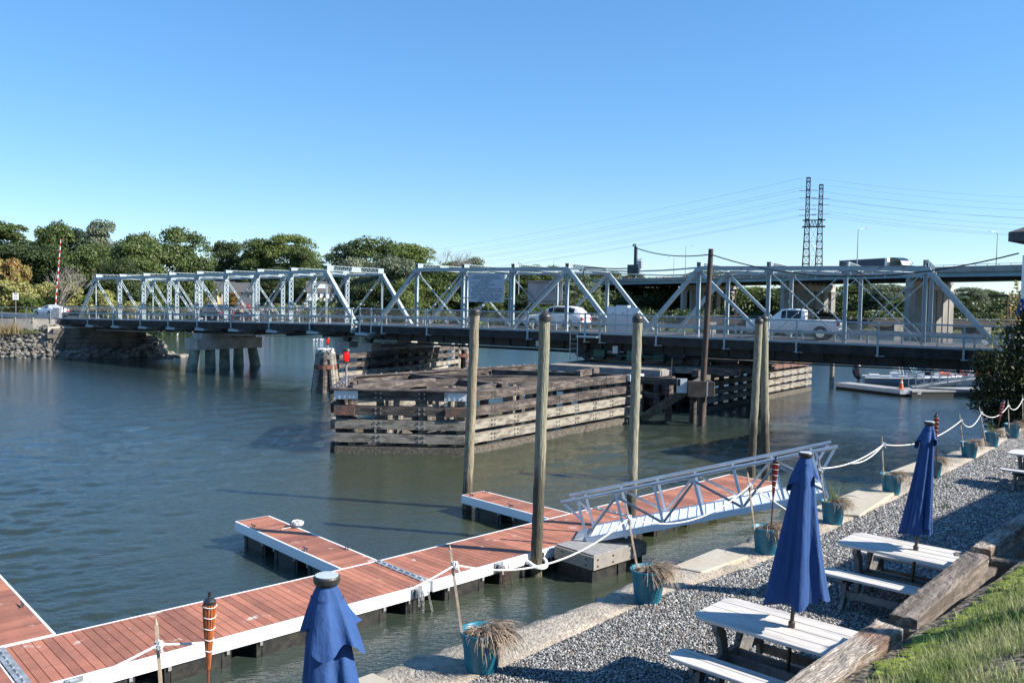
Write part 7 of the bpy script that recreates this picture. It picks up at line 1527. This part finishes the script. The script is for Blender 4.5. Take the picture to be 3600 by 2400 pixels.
tuft('grass_clump', (-49.5, 79.7, 1.9), 900, (.9, .4), 1.3, dry, 'tan clump of tall dry grass on the rock bank under the coupe', 1)
tuft('grass_clump', (-47.2, 80.0, 2.2), 500, (.7, .35), 1.1, dry, 'smaller dry grass clump nearest the abutment corner', 2)
tuft('grass_clump', (-53.0, 79.4, 1.7), 500, (.7, .4), 1.0, dry, 'dry grass clump at the left edge of the rock bank', 3)
tuft('green_weed', (-45.6, 80.0, 2.3), 400, (.8, .3), .5, LM['bright'], 'low green weeds on top of the rock bank', 4)
# big shrub at the right
def big_shrub():
    r = empty('large_shrub', (17.2, 28.6, 0), 0, 'large dark leafy shrub covering the right end of the swing truss', 'shrub'); rr = np.random.default_rng(77); L_ = []
    for (x, y, z, s) in ((0.3, 0, 2.4, 1.15), (-.5, .2, 3.2, 1.0), (.9, .3, 3.4, 1.2), (.3, 0, 4.2, 1.0), (1.0, .2, 4.9, .95), (.6, .3, 5.4, .65), (-.1, .3, 4.9, .55), (-.9, .0, 3.9, .7), (1.7, .4, 4.2, 1.2), (2.4, .6, 3.2, 1.3), (1.9, .5, 5.3, .8), (-.4, -.1, 2.2, .8), (-1.1, .1, 2.9, .6), (.55, .2, 6.0, .35), (2.6, .5, 2.0, 1.2), (1.2, -.2, 2.2, 1.1), (-1.35, .1, 4.2, .38), (.2, .2, 5.6, .35), (1.6, -.6, 3.4, 1.2), (2.6, -.4, 4.4, 1.3), (3.2, -.3, 2.6, 1.3)): L_.append((x, y, z, s))
    L_ = np.array(L_); n = 34000; wgt = L_[:, 3]**2; k = rr.choice(len(L_), n, p=wgt/wgt.sum()); d = rr.normal(size=(n, 3)); d /= np.linalg.norm(d, axis=1)[:, None]; q = rr.uniform(.35, 1.12, n)**.6
    c = L_[k, :3]+d*(L_[k, 3]*q)[:, None]; nn = d*.4+rr.normal(size=(n, 3)); nn /= np.linalg.norm(nn, axis=1)[:, None]; t1 = np.cross(nn, rr.normal(size=(n, 3))); t1 /= np.linalg.norm(t1, axis=1)[:, None]; t2 = np.cross(nn, t1); s = .13*rr.uniform(.6, 1.2, n)[:, None]
    P = np.stack([c-t1*s*.6, c+t2*s*.3, c+t1*s*.6, c-t2*s*.3], 1); np_mesh('foliage', P.reshape(-1, 3), np.arange(4*n).reshape(-1, 4), LM['shrub'], r)
    def stems(mb):
        for l in L_: mb.tube([(.5, .3, .8), Vector((.5, .3, .8)).lerp(Vector(l[:3]), .5)+Vector((0, .1, .2)), l[:3]], [.06, .04, .015], 5)
    part(r, 'stem', stems, bark)
    def sprig(P0, P1, n, m, w_, sz):
        v = []; P0, P1 = Vector(P0), Vector(P1)
        for i in range(n):
            t = random.random(); c = P0.lerp(P1, t)+Vector((random.gauss(0, 1), random.gauss(0, 1), random.gauss(0, .6)))*w_*(1.1-t); a = Vector((random.gauss(0, 1), random.gauss(0, 1), random.gauss(0, 1))).normalized(); b = a.cross(Vector((random.gauss(0, 1), random.gauss(0, 1), 1))).normalized(); v += [c-a*sz, c+b*sz*.5, c+a*sz, c-b*sz*.5]
        np_mesh('leaf_spray', np.array([tuple(q) for q in v]), np.arange(4*n).reshape(-1, 4), m, r)
    sprig((-.7, -.3, 5.4), (-.55, -.3, 6.9), 140, LM['rust'], .22, .06); sprig((-1.2, -.2, 4.6), (-.9, -.2, 5.9), 110, LM['yellow'], .2, .06); sprig((.1, -1.0, 3.6), (.2, -1.1, 4.6), 90, LM['yellow'], .13, .06); sprig((-.6, -1.0, 3.6), (-.55, -1., 3.9), 20, LM['yellow'], .08, .05)
    sprig((.4, -.3, 5.4), (.5, -.3, 6.4), 120, LM['rust'], .25, .06)
big_shrub()
tree('deciduous_tree', 25.6, 37.0, 7.0, 6, 'dark', 'dark tree behind the big shrub at the right edge', None, 'near', 0, zb=1.6)
# white gulls resting on the water beyond the bridge
for i, (px, py) in enumerate(((1102, 1195), (1113, 1194), (1126, 1194), (1132, 1196), (622, 1176), (698, 1174))):
    Y = 5.9*3000/(py-hor(px)); m_ = MB(); m_.lathe([(.01, -.02), (.12, .03), (.14, .1), (.05, .2), (.01, .22)], (HX(px, Y), Y, 0), 8); m_.lathe([(.01, .16), (.06, .2), (.05, .28), (.01, .31)], (HX(px, Y)+.14, Y, 0), 8)
    tag(m_.build('gull', whitep, smooth=True), 'tiny white gull resting on the water beyond the bridge', 'bird', 'gulls on the water')

def woodland(name, path, h0, h1, depth, n, leaf, m, seed):
    r = np.random.default_rng(seed); P = resamp(path, 400); i = r.integers(0, 399, n); f = r.random(n)[:, None]; p = P[i]*(1-f)+P[i+1]*f; u = r.random(n)
    hh = h0+(h1-h0)*(.5+.5*np.sin(i*.21+seed)*np.cos(i*.083))*r.uniform(.8, 1, n); y = p[:, 1]+r.uniform(0, depth, n); x = p[:, 0]+r.normal(size=n)*2
    z0 = ground_z(x, y); c = np.stack([x, y, z0+hh*u**.8*(1-.25*r.random(n))], 1); nn = r.normal(size=(n, 3))+np.array([.1, -.5, .5]); nn /= np.linalg.norm(nn, axis=1)[:, None]
    t1 = np.cross(nn, r.normal(size=(n, 3))); t1 /= np.linalg.norm(t1, axis=1)[:, None]; t2 = np.cross(nn, t1); s_ = leaf*r.uniform(.6, 1.3, n)[:, None]; Q = np.stack([c-t1*s_*.5, c+t2*s_*.35, c+t1*s_*.55, c-t2*s_*.35], 1)
    tag(np_mesh(name, Q.reshape(-1, 3), np.arange(4*n).reshape(-1, 4), m), kind='stuff')
woodland('far_woodland', [(20, 268), (60, 272), (100, 276), (150, 280), (260, 280)], 6, 12, 26, 60000, .95, LM['dark'], 1)
woodland('far_undergrowth', [(16, 204), (60, 206.5), (108, 220), (150, 219), (220, 216)], 1.6, 4.6, 7, 36000, .6, LM['dark'], 6)
woodland('far_woodland', [(-140, 365), (-60, 365), (10, 320), (60, 290)], 8, 14, 20, 50000, 1.1, LM['dark'], 2)
woodland('far_undergrowth', [(-58, 218), (-10, 206), (22, 205)], 3, 7, 10, 30000, .7, LM['mid'], 3)
woodland('left_undergrowth', [(-105, 128), (-72, 122), (-52, 138), (-66, 158)], 2.5, 6, 14, 26000, .55, LM['dark'], 4)
